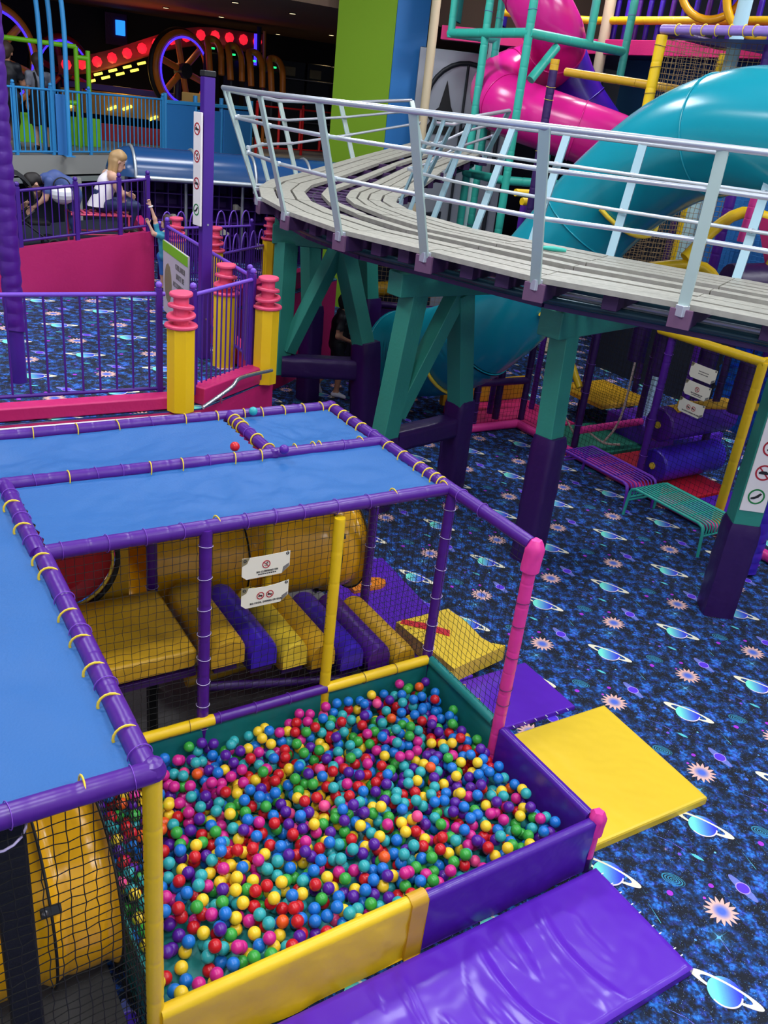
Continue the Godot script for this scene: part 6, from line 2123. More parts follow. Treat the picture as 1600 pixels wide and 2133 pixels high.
	for q in [[Vector3(-2.5, 5.1, -16.0), Vector3(1.3, 5.1, -16.5)], [Vector3(1.3, 5.1, -16.5), Vector3(1.3, WALK, -16.5)], [Vector3(1.55, 5.05, -16.5), Vector3(1.55, WALK, -16.5)], [Vector3(-0.2, 5.1, -16.3), Vector3(-0.2, 4.5, -16.3)], [Vector3(0.3, 4.0, -16.4), Vector3(1.3, 4.0, -16.5)], [Vector3(1.3, 4.9, -16.5), Vector3(1.55, 4.9, -16.5)]]:
		part(lg, "tube", tube_mesh([q[0], q[1]], 0.05, 10), M.lime_paint)
	var lm := MB.new()
	lm.box(at(1.0, WALK + 0.3, -17.0), Vector3(1.8, 0.6, 0.1), 0.01)
	part(lg, "kick_panel", lm.mesh(), M.lime_paint)
	# big green and blue column, and the silver gateway
	var gc := MB.new()
	gc.hexa([Vector3(6.5, 0, -14.5), Vector3(7.3, 0, -13.35), Vector3(7.35, 0, -13.75), Vector3(6.8, 0, -14.6), Vector3(6.5, 10.9, -14.5), Vector3(7.3, 10.9, -13.35), Vector3(7.35, 10.9, -13.75), Vector3(6.8, 10.9, -14.6)])
	struct("wall_green_column", gc.mesh(), M.lime_wall, "tall olive green face of a square column")
	var bc := MB.new()
	bc.hexa([Vector3(7.31, 0, -13.35), Vector3(8.05, 0, -13.2), Vector3(8.25, 0, -13.6), Vector3(7.36, 0, -13.75), Vector3(7.31, 10.9, -13.35), Vector3(8.05, 10.9, -13.2), Vector3(8.25, 10.9, -13.6), Vector3(7.36, 10.9, -13.75)])
	struct("wall_blue_column", bc.mesh(), M.blue_panel, "tall bright blue face beside the green column")
	var sg := thing("gateway", "silver arched gateway panel with black jagged emblem behind the coaster", "gateway", Vector3(8.75, 0, -12.5))
	var gb := Basis(Vector3.UP, -0.55)
	var gm := MB.new()
	gm.box(Transform3D(gb, Vector3(0, 2.95, 0)), Vector3(2.2, 5.9, 0.12), 0.02)
	part(sg, "panel", gm.mesh(), M.gate_silver)
	var arc := []
	for k in 15:
		var g := PI * k / 14.0
		arc.append(gb * Vector3(cos(g) * 0.85, 4.8 + sin(g) * 0.88, 0.1))
	arc.push_front(gb * Vector3(0.85, 2.2, 0.1))
	arc.append(gb * Vector3(-0.85, 2.2, 0.1))
	part(sg, "arch_frame", tube_mesh(arc, 0.05, 10), M.dark_steel)
	part(sg, "centre_bar", tube_mesh([gb * Vector3(0, 5.65, 0.1), gb * Vector3(0, 2.2, 0.1)], 0.03, 8), M.dark_steel)
	for k in 2:
		var e := MB.new()
		var sx := -0.42 + 0.8 * k
		e.prism(PackedVector2Array([Vector2(sx - 0.46, 4.2), Vector2(sx - 0.28, 4.45), Vector2(sx - 0.36, 4.55), Vector2(sx - 0.12, 4.75), Vector2(sx, 5.3), Vector2(sx + 0.14, 4.8), Vector2(sx + 0.3, 4.5), Vector2(sx + 0.32, 4.2)]), 0.03, Transform3D(gb, gb * Vector3(0, 0, 0.075)))
		part(sg, "emblem", e.mesh(), M.black_rubber)

# ---------------------------------------------------------------- dark ride hall at the back left
func build_ride_hall() -> void:
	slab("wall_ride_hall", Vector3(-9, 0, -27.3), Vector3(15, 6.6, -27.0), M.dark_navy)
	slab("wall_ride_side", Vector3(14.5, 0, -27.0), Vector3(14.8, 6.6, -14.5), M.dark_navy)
	slab("wall_ride_left", Vector3(-8.98, 2.7, -27.0), Vector3(-8.7, 6.5, -14.5), M.dark_navy)  # out of view; dark so that the ride hall stays dim
	slab("ceiling_ride_hall", Vector3(-9, 6.5, -27.3), Vector3(15, 6.7, -15.0), M.ceiling_brown)
	slab("wall_soffit", Vector3(-9, 6.5, -15.0), Vector3(15, 11, -14.8), M.ceiling_brown)
	for q in [[5.26, -22.4], [6.95, -22.5], [5.25, -17.35], [10.5, -26.2], [6.93, -17.7], [10.77, -22.8], [1.5, -21.0], [-2.0, -18.0]]:
		var t := thing("downlight", "small warm round downlight in the brown ceiling", "lamp", Vector3(q[0], 6.49, q[1]), "downlights in the brown ceiling")
		var m := MB.new()
		m.lathe([Vector2(0.0, -0.01), Vector2(0.075, -0.01), Vector2(0.075, 0.0)], 14, Transform3D.IDENTITY)
		part(t, "lens", m.mesh(), M.lamp_warm)
		part(t, "trim_ring", ring_mesh(0.09, 0.012, 16, 6), M.dark_steel)
		var l := SpotLight3D.new()
		l.name = "downlight_lamp"
		l.light_color = Color(1.0, 0.85, 0.6)
		l.light_energy = 2.2
		l.light_size = 0.07
		l.spot_angle = 50.0
		l.spot_range = 30.0
		l.spot_attenuation = 2.0
		l.shadow_enabled = true
		l.position = Vector3(0, -0.03, 0)
		l.rotation = Vector3(-PI / 2, 0, 0)
		t.add_child(l)
	# spoked ride wheels with blue light strips
	ride_wheel("large orange spoked ride wheel with a blue light strip behind the booth", Vector3(5.5, 4.95, -21.7), 1.0)
	ride_wheel("brown spoked ride wheel with a blue light strip at the left edge", Vector3(0.1, 4.75, -19.4), 1.15)
	ride_wheel("small red ride wheel with a blue light strip far behind the blue poles", Vector3(3.0, 4.55, -25.2), 1.0)
	# row of seats with orange shoulder bars
	var g := "ride seats with orange shoulder bars"
	for i in 4:
		var p := Vector3(6.2 + 0.5 * i, 4.85 - 0.1 * i, -21.3 + 0.3 * i)
		var t := thing("ride_chair", ["black ride seat next to the orange wheel", "second black ride seat from the orange wheel", "third black ride seat from the orange wheel", "outermost black ride seat, farthest from the orange wheel"][i], "ride seat", p, g)
		var m := MB.new()
		m.box(Transform3D(Basis(Vector3.UP, 0.5), Vector3.ZERO), Vector3(0.42, 1.3, 0.36), 0.08)
		part(t, "shell", m.mesh(), M.dark_steel)
		var pts := spline([Vector3(-0.17, 0.1, 0.36), Vector3(-0.18, 0.7, 0.24), Vector3(-0.12, 0.95, 0.0), Vector3(0.12, 0.95, 0.0), Vector3(0.18, 0.7, 0.24), Vector3(0.17, 0.1, 0.36)], 4)
		part(t, "shoulder_bar", tube_mesh(pts, 0.09, 10), M.ride_orange)
		var li := MB.new()
		li.box(at(0, 0.75, 0.12), Vector3(0.1, 0.05, 0.04), 0.01)
		part(t, "signal_light", li.mesh(), M.neon_green)
	# red canopy ride with light bulbs
	var c := thing("canopy_ride", "round red canopy ride with a row of glowing red flower lamps", "ride")
	var rows := []
	for i in 13:
		var row := []
		var f := i / 12.0
		var x := lerpf(2.6, 8.4, f)
		var y := 4.55 + 1.25 * smoothstep(0.0, 0.75, f)
		for q in [[0.0, -24.0], [-0.42, -23.95], [-0.5, -24.1], [-0.5, -25.0]]:
			row.append(Vector3(x, y + q[0] + 0.42, q[1] + 1.3 * f))
		rows.append(row)
	var m := MB.new()
	m.grid(rows)
	part(c, "canopy", m.mesh(), M.ride_maroon)
	for i in 14:
		var f := (i + 0.5) / 14.0
		var p := Vector3(lerpf(2.6, 8.4, f), 4.55 + 1.25 * smoothstep(0.0, 0.75, f) + 0.2, -23.93 + 1.3 * f)
		var fm := MB.new()
		var prof := [Vector2(0, 0.05), Vector2(0.1, 0.03), Vector2(0.15, 0.0)]
		fm.lathe(prof, 8, Transform3D(Basis(Vector3.RIGHT, PI / 2), p))
		part(c, "flower_lamp", fm.mesh(), M.neon_red)
	for i in 8:
		var lm := MB.new()
		var p := Vector3(3.5 + 0.2 * i, 4.4 + 0.07 * i, -23.9 + 0.05 * i) + Vector3(0, 0.14 if i % 2 else 0.0, 0)
		lm.box(Transform3D(Basis(Vector3.BACK, 0.3), p), Vector3(0.26, 0.07, 0.04), 0.01)
		part(c, "strip_light", lm.mesh(), M.neon_yellow)
	var pr := MB.new()
	pr.bar(Vector3(2.6, 4.28, -23.4), Vector3(5.6, 4.25, -22.2), 0.1, 0.16, 0.01)
	part(c, "purple_rail", pr.mesh(), M.fence_purple)
	for q in [[Vector3(3.0, 4.2, -23.2), Vector3(3.0, 3.1, -23.2)], [Vector3(5.4, 4.2, -22.3), Vector3(5.4, 3.1, -22.3)]]:
		part(c, "post", tube_mesh([q[0], q[1]], 0.07, 8), M.fence_purple)
	var tp := MB.new()
	tp.bar(Vector3(2.6, 3.85, -23.8), Vector3(6.0, 3.85, -22.5), 0.08, 0.62, 0.01)
	part(c, "inner_panel", tp.mesh(), M.ride_tan)
	for q in [Vector3(2.75, 3.65, -23.6), Vector3(3.9, 3.75, -23.2), Vector3(4.3, 3.8, -23.05), Vector3(5.0, 3.6, -22.8)]:
		var lm := MB.new()
		lm.box(Transform3D(Basis(Vector3.BACK, 0.4), q), Vector3(0.3, 0.08, 0.06), 0.02)
		part(c, "strip_light", lm.mesh(), M.neon_yellow)
	var kb := MB.new()
	kb.bar(Vector3(2.2, 3.3, -19.6), Vector3(4.2, 3.3, -18.9), 0.1, 0.4, 0.01)
	part(c, "base_panel", kb.mesh(), M.ride_red)
	var ol := OmniLight3D.new()
	ol.name = "canopy_glow"
	ol.light_color = Color(1.0, 0.2, 0.25)
	ol.light_energy = 0.5
	ol.omni_range = 30.0
	ol.omni_attenuation = 2.0
	ol.light_size = 0.3
	ol.shadow_enabled = true
	ol.position = Vector3(5.0, 5.4, -23.0)
	c.add_child(ol)
	var ol2 := OmniLight3D.new()
	ol2.name = "strip_glow"
	ol2.light_color = Color(1.0, 0.8, 0.4)
	ol2.light_energy = 0.7
	ol2.omni_range = 30.0
	ol2.omni_attenuation = 2.0
	ol2.light_size = 0.3
	ol2.shadow_enabled = true
	ol2.position = Vector3(4.2, 4.35, -23.2)
	c.add_child(ol2)
	# glowing blue screen, a light pole and dark arcade cabinets
	var sc := thing("wall_screen", "small glowing blue screen on the dark back wall", "screen", Vector3(5.0, 5.98, -26.0))
	part(sc, "screen_face", box_mesh(Vector3(0.3, 0.42, 0.04), 0.01), M.screen_blue)
	part(sc, "bezel", box_mesh(Vector3(0.7, 0.9, 0.05), 0.02), M.dark_purple_vinyl, at(-0.12, -0.05, -0.05))
	part(sc, "bracket", box_mesh(Vector3(0.2, 0.2, 0.95), 0.01), M.dark_steel, at(-0.1, 0, -0.52))
	var np := thing("neon_pole", "tall pole with a vertical blue light strip beside an orange tube", "pole", Vector3(7.4, WALK, -20.9))
	part(np, "neon_tube", tube_mesh([Vector3(0, 1.2, 0), Vector3(-0.05, 3.0, 0)], 0.045, 8), M.neon_blue)
	part(np, "shaft", tube_mesh([Vector3(0.1, 0, -0.1), Vector3(0.1, 3.2, -0.1)], 0.07, 8), M.dark_navy)
	part(np, "orange_tube", tube_mesh([Vector3(0.3, 0, 0), Vector3(0.22, 3.1, 0)], 0.05, 8), M.ride_orange)
	for i in 3:
		var ac := thing("arcade_cabinet", ["dark arcade cabinet next to the blue light pole", "dark arcade cabinet between two others", "dark arcade cabinet beside the green column"][i], "cabinet", Vector3(9.2 + 1.0 * i, WALK, -22.5 - 0.2 * i), "dark arcade cabinets")
		part(ac, "body", box_mesh(Vector3(0.85, 2.5, 0.7), 0.03), M.dark_steel, at(0, 1.25, 0))
		for k in 3:
			part(ac, "shelf", box_mesh(Vector3(0.9, 0.04, 0.3), 0.01), M.bolt, at(0, 0.8 + 0.6 * k, 0.45))
		part(ac, "marquee", box_mesh(Vector3(0.4, 0.25, 0.05), 0.01), M.ink_brown, at(-0.15, 2.2, 0.37))

func ride_wheel(label: String, p: Vector3, r: float) -> void:
	var t := thing("spoked_ride", label, "ride wheel", p)
	var b := Basis(Vector3.UP, 0.35) * Basis(Vector3.RIGHT, PI / 2)
	var red := label.begins_with("small red")
	part(t, "tyre", ring_mesh(r, 0.09, 44, 8), M.black_rubber, Transform3D(b, b * Vector3(0, -0.12, 0)))
	part(t, "rim", ring_mesh(r * 0.93, 0.1, 44, 8), M.ride_red if red else M.ride_orange, Transform3D(b, Vector3.ZERO))
	part(t, "neon_strip", ring_mesh(r * 0.84, 0.028, 44, 6), M.neon_blue, Transform3D(b, b * Vector3(0, 0.1, 0)))
	for k in 6:
		var g := TAU * k / 6.0 + 0.3
		part(t, "spoke", tube_mesh([Vector3.ZERO, b * Vector3(cos(g), 0, sin(g)) * r * 0.9], 0.09, 8), M.ride_red if red else M.ride_orange)
	part(t, "hub", tube_mesh([b * Vector3(0, -0.15, 0), b * Vector3(0, 0.2, 0)], 0.2, 16), M.dark_steel)
	part(t, "support", tube_mesh([b * Vector3(0, -0.2, 0), Vector3(b.y.x * -0.3, WALK - p.y, b.y.z * -0.3)], 0.1, 10), M.dark_steel)
# ---------------------------------------------------------------- people
# One continuous skin: tapered capsules joined with a smooth minimum and meshed as surface nets.
# bones: [a, b, radius a, radius b, colour]; every vertex takes the colour of the bone it lies nearest.
func skin_over(m: MB, bones: Array, cell: float, k: float) -> void:
	var lo := Vector3.ONE * 1e9
	var hi := -lo
	for b in bones:
		var r := maxf(b[2], b[3]) + k + cell * 2.0
		lo = lo.min((b[0] as Vector3).min(b[1]) - Vector3.ONE * r)
		hi = hi.max((b[0] as Vector3).max(b[1]) + Vector3.ONE * r)
	var nx := int((hi.x - lo.x) / cell) + 2
	var ny := int((hi.y - lo.y) / cell) + 2
	var nz := int((hi.z - lo.z) / cell) + 2
	var f := PackedFloat32Array()
	f.resize(nx * ny * nz)
	f.fill(1.0)
	for b in bones:
		var a: Vector3 = b[0]
		var d: Vector3 = b[1] - a
		var l2 := maxf(d.length_squared(), 1e-9)
		var r := maxf(b[2], b[3]) + k + cell * 2.0
		var l := ((a.min(b[1]) - Vector3.ONE * r - lo) / cell).floor()
		var h := ((a.max(b[1]) + Vector3.ONE * r - lo) / cell).ceil()
		for z in range(maxi(0, int(l.z)), mini(nz, int(h.z))):
			for y in range(maxi(0, int(l.y)), mini(ny, int(h.y))):
				var row := (z * ny + y) * nx
				for x in range(maxi(0, int(l.x)), mini(nx, int(h.x))):
					var p := lo + Vector3(x, y, z) * cell
					var t := clampf((p - a).dot(d) / l2, 0.0, 1.0)
					var s: float = (p - a - d * t).length() - lerpf(b[2], b[3], t)
					var o := f[row + x]
					var q := maxf(k - absf(o - s), 0.0) / k
					f[row + x] = minf(o, s) - q * q * k * 0.25
	var at_cell := {}
	var first := m.v.size()
	for z in nz - 1:
		for y in ny - 1:
			for x in nx - 1:
				var i := (z * ny + y) * nx + x
				var v8 := [f[i], f[i + 1], f[i + nx], f[i + nx + 1], f[i + nx * ny], f[i + nx * ny + 1], f[i + nx * ny + nx], f[i + nx * ny + nx + 1]]
				var neg := 0
				for q in v8:
					neg += 1 if q < 0.0 else 0
				if neg == 0 or neg == 8:
					continue
				var sum := Vector3.ZERO
				var cnt := 0
				for e in [[0, 1], [2, 3], [4, 5], [6, 7], [0, 2], [1, 3], [4, 6], [5, 7], [0, 4], [1, 5], [2, 6], [3, 7]]:
					var u: float = v8[e[0]]
					var w: float = v8[e[1]]
					if (u < 0.0) != (w < 0.0):
						var t := u / (u - w)
						var c0 := Vector3(e[0] & 1, (e[0] >> 1) & 1, e[0] >> 2)
						var c1 := Vector3(e[1] & 1, (e[1] >> 1) & 1, e[1] >> 2)
						sum += c0.lerp(c1, t)
						cnt += 1
				var p := lo + (Vector3(x, y, z) + sum / cnt) * cell
				var g := Vector3(v8[1] + v8[3] + v8[5] + v8[7] - v8[0] - v8[2] - v8[4] - v8[6], v8[2] + v8[3] + v8[6] + v8[7] - v8[0] - v8[1] - v8[4] - v8[5], v8[4] + v8[5] + v8[6] + v8[7] - v8[0] - v8[1] - v8[2] - v8[3])
				at_cell[i] = m.pt(p, g.normalized())
				var best := 1e9
				var col := Color.WHITE
				for b in bones:
					var d: Vector3 = b[1] - b[0]
					var t := clampf((p - b[0]).dot(d) / maxf(d.length_squared(), 1e-9), 0.0, 1.0)
					var s: float = (p - b[0] - d * t).length() - lerpf(b[2], b[3], t)
					if s < best:
						best = s
						col = b[4]
				m.col.append(col.srgb_to_linear())
	var step := [1, nx, nx * ny]
	for i: int in at_cell:
		for ax in 3:
			# the edge from this cell's low corner along axis ax, shared by four cells
			var j: int = i + step[ax]
			if j >= f.size() or (f[i] < 0.0) == (f[j] < 0.0):
				continue
			var s1: int = step[(ax + 1) % 3]
			var s2: int = step[(ax + 2) % 3]
			if at_cell.has(i - s1) and at_cell.has(i - s2) and at_cell.has(i - s1 - s2):
				m.quad(at_cell[i], at_cell[i - s1], at_cell[i - s1 - s2], at_cell[i - s2])
	assert(m.v.size() >= first)

# head about c looking along fwd: skull, jaw, nose, ears, eyes and mouth by colour
func head_bones(c: Vector3, fwd: Vector3, up: Vector3, s: float, skin: Color) -> Array:
	var x := up.cross(fwd).normalized()
	var q := func(a: float, b: float, d: float) -> Vector3: return c + (x * a + up * b + fwd * d) * s
	var dark := Color8(46, 34, 32)
	var lip := skin.lerp(Color8(160, 60, 60), 0.5)
	return [
		[q.call(0, 0.03, -0.02), q.call(0, 0.03, 0.0), 0.088 * s, 0.088 * s, skin],
		[q.call(0, -0.02, 0.03), q.call(0, -0.075, 0.05), 0.066 * s, 0.045 * s, skin],
		[q.call(0, 0.01, 0.092), q.call(0, -0.025, 0.108), 0.011 * s, 0.016 * s, skin],
		[q.call(0.082, 0.0, 0.0), q.call(0.086, -0.02, -0.005), 0.022 * s, 0.014 * s, skin],
		[q.call(-0.082, 0.0, 0.0), q.call(-0.086, -0.02, -0.005), 0.022 * s, 0.014 * s, skin],
		[q.call(0.028, 0.012, 0.079), q.call(0.04, 0.012, 0.075), 0.009 * s, 0.008 * s, dark],
		[q.call(-0.028, 0.012, 0.079), q.call(-0.04, 0.012, 0.075), 0.009 * s, 0.008 * s, dark],
		[q.call(0.02, -0.055, 0.087), q.call(-0.02, -0.055, 0.087), 0.008 * s, 0.008 * s, lip],
	]

# relaxed or gripping hand from wrist w, pointing along d with the palm facing n
func hand_bones(w: Vector3, d: Vector3, n: Vector3, s: float, skin: Color, curl := 0.5, thumb := 1.0) -> Array:
	d = d.normalized()
	var x := n.cross(d).normalized()
	n = d.cross(x).normalized()
	var out := []
	var palm := w + d * 0.05 * s
	for k in 4:
		var o := x * (-0.03 + 0.02 * k) * s
		out.append([w + o * 0.6, palm + o + d * 0.03 * s, 0.014 * s, 0.012 * s, skin])
		var len_: float = [0.062, 0.076, 0.08, 0.066][k] * s
		var a := palm + o + d * 0.035 * s
		var b := a + (d * cos(curl * 0.6) + n * sin(curl * 0.6)) * len_ * 0.5
		var c := b + (d * cos(curl * 1.5) + n * sin(curl * 1.5)) * len_ * 0.55
		out.append([a, b, 0.0095 * s, 0.0088 * s, skin])
		out.append([b, c, 0.0088 * s, 0.0075 * s, skin])
	var t0 := w + d * 0.02 * s + x * 0.03 * s * thumb
	var t1 := t0 + (d * 0.5 + x * 0.75 * thumb + n * 0.3).normalized() * 0.04 * s
	out.append([t0, t1, 0.012 * s, 0.01 * s, skin])
	out.append([t1, t1 + (d * 0.8 + x * 0.3 * thumb + n * 0.4).normalized() * 0.032 * s, 0.01 * s, 0.008 * s, skin])
	return out

# J holds joints in metres; C holds colours for skin, shirt, sleeve, arm, legs, shin, shoe
func person(label: String, at_: Vector3, J: Dictionary, C: Dictionary, s: float, head_fwd: Vector3, head_up: Vector3, hair: Array, cell := 0.02) -> Node3D:
	var t := thing("person", label, "person", at_)
	var m := MB.new()
	var w: float = C.get("width", 1.0)
	var B := []
	B.append([J.pelvis, J.waist, 0.135 * s * w, 0.125 * s * w, C.shirt if C.get("long_shirt", false) else C.legs])
	B.append([J.waist, J.chest, 0.125 * s * w, 0.135 * s * w, C.shirt])
	B.append([J.chest, J.collar, 0.13 * s * w, 0.07 * s * w, C.shirt])
	B.append([J.collar, J.neck, 0.055 * s, 0.05 * s, C.skin])
	for sd in ["l", "r"]:
		B.append([J.collar, J["sh_" + sd], 0.06 * s, 0.062 * s, C.get("shoulder", C.shirt)])
		var e: Vector3 = J["el_" + sd]
		var sh: Vector3 = J["sh_" + sd]
		var half := sh.lerp(e, 0.62)
		B.append([sh, half, 0.064 * s, 0.055 * s, C.sleeve])
		B.append([half, e, 0.05 * s, 0.042 * s, C.arm])
		B.append([e, J["wr_" + sd], 0.042 * s, 0.028 * s, C.arm])
		var hp: Vector3 = J["hip_" + sd]
		var kn: Vector3 = J["kn_" + sd]
		var an: Vector3 = J["an_" + sd]
		B.append([hp, kn, 0.095 * s * w, 0.068 * s, C.legs])
		B.append([kn, an, 0.062 * s, 0.04 * s, C.shin])
		B.append([an, J["to_" + sd], 0.045 * s, 0.034 * s, C.shoe])
		B.append([an, an + (an - (J["to_" + sd] as Vector3)) * 0.3 - Vector3.UP * 0.03 * s, 0.042 * s, 0.036 * s, C.shoe])
	B.append([J.hip_l, J.hip_r, 0.1 * s * w, 0.1 * s * w, C.legs])
	skin_over(m, B, cell, 0.05 * s)
	skin_over(m, head_bones(J.head, head_fwd.normalized(), head_up.normalized(), s * 1.12, C.skin), 0.008, 0.018)
	for sd in ["l", "r"]:
		var d: Vector3 = J["wr_" + sd] - J["el_" + sd]
		skin_over(m, hand_bones(J["wr_" + sd], d, J.get("palm_" + sd, Vector3(0, -0.3, 1)), s, C.skin, J.get("curl", 0.6), 1.0 if sd == "l" else -1.0), 0.006, 0.008)
	part(t, "body", m.mesh(), M.person_skin)
	if hair.size():
		var h := MB.new()
		skin_over(h, hair[0], 0.011, 0.03)
		part(t, "hair", h.mesh(), hair[1])
	return t

func hair_cap(c: Vector3, fwd: Vector3, up: Vector3, s: float, tails: Array) -> Array:
	fwd = fwd.normalized()
	up = up.normalized()
	var x := up.cross(fwd).normalized()
	var out := []
	for q in [[0, 0.075, -0.02, 0.085], [0, 0.03, -0.055, 0.085], [0.045, 0.06, 0.0, 0.062], [-0.045, 0.06, 0.0, 0.062], [0, 0.09, 0.035, 0.055], [0, -0.03, -0.06, 0.066]]:
		var p: Vector3 = c + (x * q[0] + up * q[1] + fwd * q[2]) * s
		out.append([p, p + up * 0.001, q[3] * s, q[3] * s, Color.WHITE])
	for q in tails:
		out.append([q[0], q[1], q[2], q[3], Color.WHITE])
	return out

# upright figure facing +z before it is turned by yaw; returns joints in metres about the feet
func standing(s: float, yaw: float) -> Dictionary:
	var J := {"pelvis": Vector3(0, 0.93, 0), "waist": Vector3(0, 1.08, 0.01), "chest": Vector3(0, 1.28, 0.0), "collar": Vector3(0, 1.42, -0.01), "neck": Vector3(0, 1.5, 0.0), "head": Vector3(0, 1.61, 0.02)}
	for q in [["l", 1.0], ["r", -1.0]]:
		var k: float = q[1]
		J["sh_" + q[0]] = Vector3(0.175 * k, 1.4, -0.01)
		J["el_" + q[0]] = Vector3(0.235 * k, 1.13, 0.0)
		J["wr_" + q[0]] = Vector3(0.24 * k, 0.9, 0.08)
		J["hip_" + q[0]] = Vector3(0.09 * k, 0.9, 0)
		J["kn_" + q[0]] = Vector3(0.095 * k, 0.5, 0.015)
		J["an_" + q[0]] = Vector3(0.095 * k, 0.085, -0.02)
		J["to_" + q[0]] = Vector3(0.11 * k, 0.04, 0.13)
	return turned(J, s, yaw)

func turned(J: Dictionary, s: float, yaw: float) -> Dictionary:
	var b := Basis(Vector3.UP, yaw)
	var o := {}
	for k in J:
		o[k] = b * (J[k] * s) if J[k] is Vector3 else J[k]
	return o

func build_people() -> void:
	var skin := Color8(214, 166, 140)
	var tan := Color8(176, 124, 96)
	var black := Color8(20, 21, 25)
	var up := Vector3.UP
	# man in black walking right under the track
	var J := {"pelvis": Vector3(0, 0.92, 0), "waist": Vector3(0, 1.07, 0.01), "chest": Vector3(0, 1.27, 0.03), "collar": Vector3(0, 1.41, 0.04), "neck": Vector3(0, 1.48, 0.07), "head": Vector3(0, 1.59, 0.1),
		"sh_l": Vector3(0.2, 1.39, 0.03), "el_l": Vector3(0.26, 1.12, 0.02), "wr_l": Vector3(0.16, 1.04, 0.25), "sh_r": Vector3(-0.2, 1.39, 0.03), "el_r": Vector3(-0.27, 1.1, -0.03), "wr_r": Vector3(-0.16, 1.0, 0.2),
		"hip_l": Vector3(0.09, 0.9, 0), "kn_l": Vector3(0.1, 0.5, -0.02), "an_l": Vector3(0.1, 0.2, -0.3), "to_l": Vector3(0.11, 0.05, -0.22), "hip_r": Vector3(-0.09, 0.9, 0), "kn_r": Vector3(-0.1, 0.5, 0.06), "an_r": Vector3(-0.1, 0.09, 0.02), "to_r": Vector3(-0.11, 0.04, 0.17), "curl": 1.2}
	var yaw := 1.15
	var K := turned(J, 1.03, yaw)
	var fw := Basis(up, yaw + 0.1) * Vector3(0, -0.12, 1)
	var hair := hair_cap(K.head, fw, up, 1.16, [])
	var t := person("man in black cap, black t-shirt and shorts walking under the coaster track", Vector3(3.3, 0, -7.72), K, {"skin": tan, "shirt": black, "sleeve": black, "arm": tan, "legs": Color8(26, 26, 32), "shin": tan, "shoe": Color8(226, 222, 232), "long_shirt": true, "width": 1.15}, 1.03, fw, up, [hair, M.cloth_black])
	var cap := MB.new()
	cap.box(Transform3D(Basis(up, yaw + 0.1), K.head + Vector3(0, 0.07, 0) + fw.normalized() * 0.15), Vector3(0.15, 0.015, 0.1), 0.006)
	part(t, "cap_peak", cap.mesh(), M.cloth_black)
	# seated woman leaning forward on the pink bench, facing right
	var W := {"pelvis": Vector3(-0.08, 2.8, 0), "waist": Vector3(-0.05, 2.94, 0), "chest": Vector3(0.03, 3.1, 0), "collar": Vector3(0.08, 3.22, 0), "neck": Vector3(0.13, 3.29, 0), "head": Vector3(0.19, 3.41, 0.01),
		"sh_l": Vector3(0.06, 3.2, -0.17), "el_l": Vector3(0.2, 2.98, -0.2), "wr_l": Vector3(0.36, 2.93, -0.1), "sh_r": Vector3(0.06, 3.2, 0.17), "el_r": Vector3(0.17, 2.96, 0.22), "wr_r": Vector3(0.24, 2.8, 0.12),
		"hip_l": Vector3(-0.06, 2.78, -0.1), "kn_l": Vector3(0.42, 2.8, -0.12), "an_l": Vector3(0.36, 2.42, -0.12), "to_l": Vector3(0.5, 2.37, -0.13), "hip_r": Vector3(-0.06, 2.78, 0.1), "kn_r": Vector3(0.42, 2.78, 0.13), "an_r": Vector3(0.3, 2.42, 0.13), "to_r": Vector3(0.44, 2.37, 0.14), "curl": 0.8}
	for k in W:
		if W[k] is Vector3:
			W[k] -= Vector3(0, 2.34, 0)
	fw = Vector3(0.9, -0.55, 0.12)
	var hu := Vector3(0.45, 0.9, 0).normalized()
	var hd: Vector3 = W.head
	var tails := [[hd + Vector3(-0.07, 0.0, 0), hd + Vector3(-0.14, -0.2, 0.02), 0.07, 0.045], [hd + Vector3(-0.05, 0.0, 0.06), hd + Vector3(-0.1, -0.24, 0.08), 0.05, 0.03], [hd + Vector3(-0.05, 0.0, -0.06), hd + Vector3(-0.1, -0.24, -0.08), 0.05, 0.03]]
	t = person("seated woman with long blonde hair in a white sleeveless top and jeans", Vector3(-0.02, 2.38, -9.52), W, {"skin": skin, "shirt": Color8(238, 230, 234), "sleeve": skin, "arm": skin, "shoulder": skin, "legs": Color8(36, 48, 92), "shin": Color8(36, 48, 92), "shoe": Color8(60, 50, 50), "width": 1.08}, 1.0, fw, hu, [hair_cap(hd, fw, hu, 1.12, tails), M.hair_blonde])
	var bl := MB.new()
	var rows := []
	for i in 9:
		var f := i / 8.0
		var c: Vector3 = (W.chest as Vector3).lerp(W.pelvis + Vector3(-0.05, -0.05, 0), f)
		var row := []
		for k in 25:
			var g := TAU * (k % 24) / 24.0
			var r := lerpf(0.15, 0.2, f) * (1.0 + 0.05 * sin(g * 9.0) * f)
			row.append(c + Vector3(cos(g) * r * 0.85, 0.0, sin(g) * r * 1.05))
		rows.append(row)
	bl.grid(rows)
	part(t, "blouse", bl.mesh(), M.cloth_white)
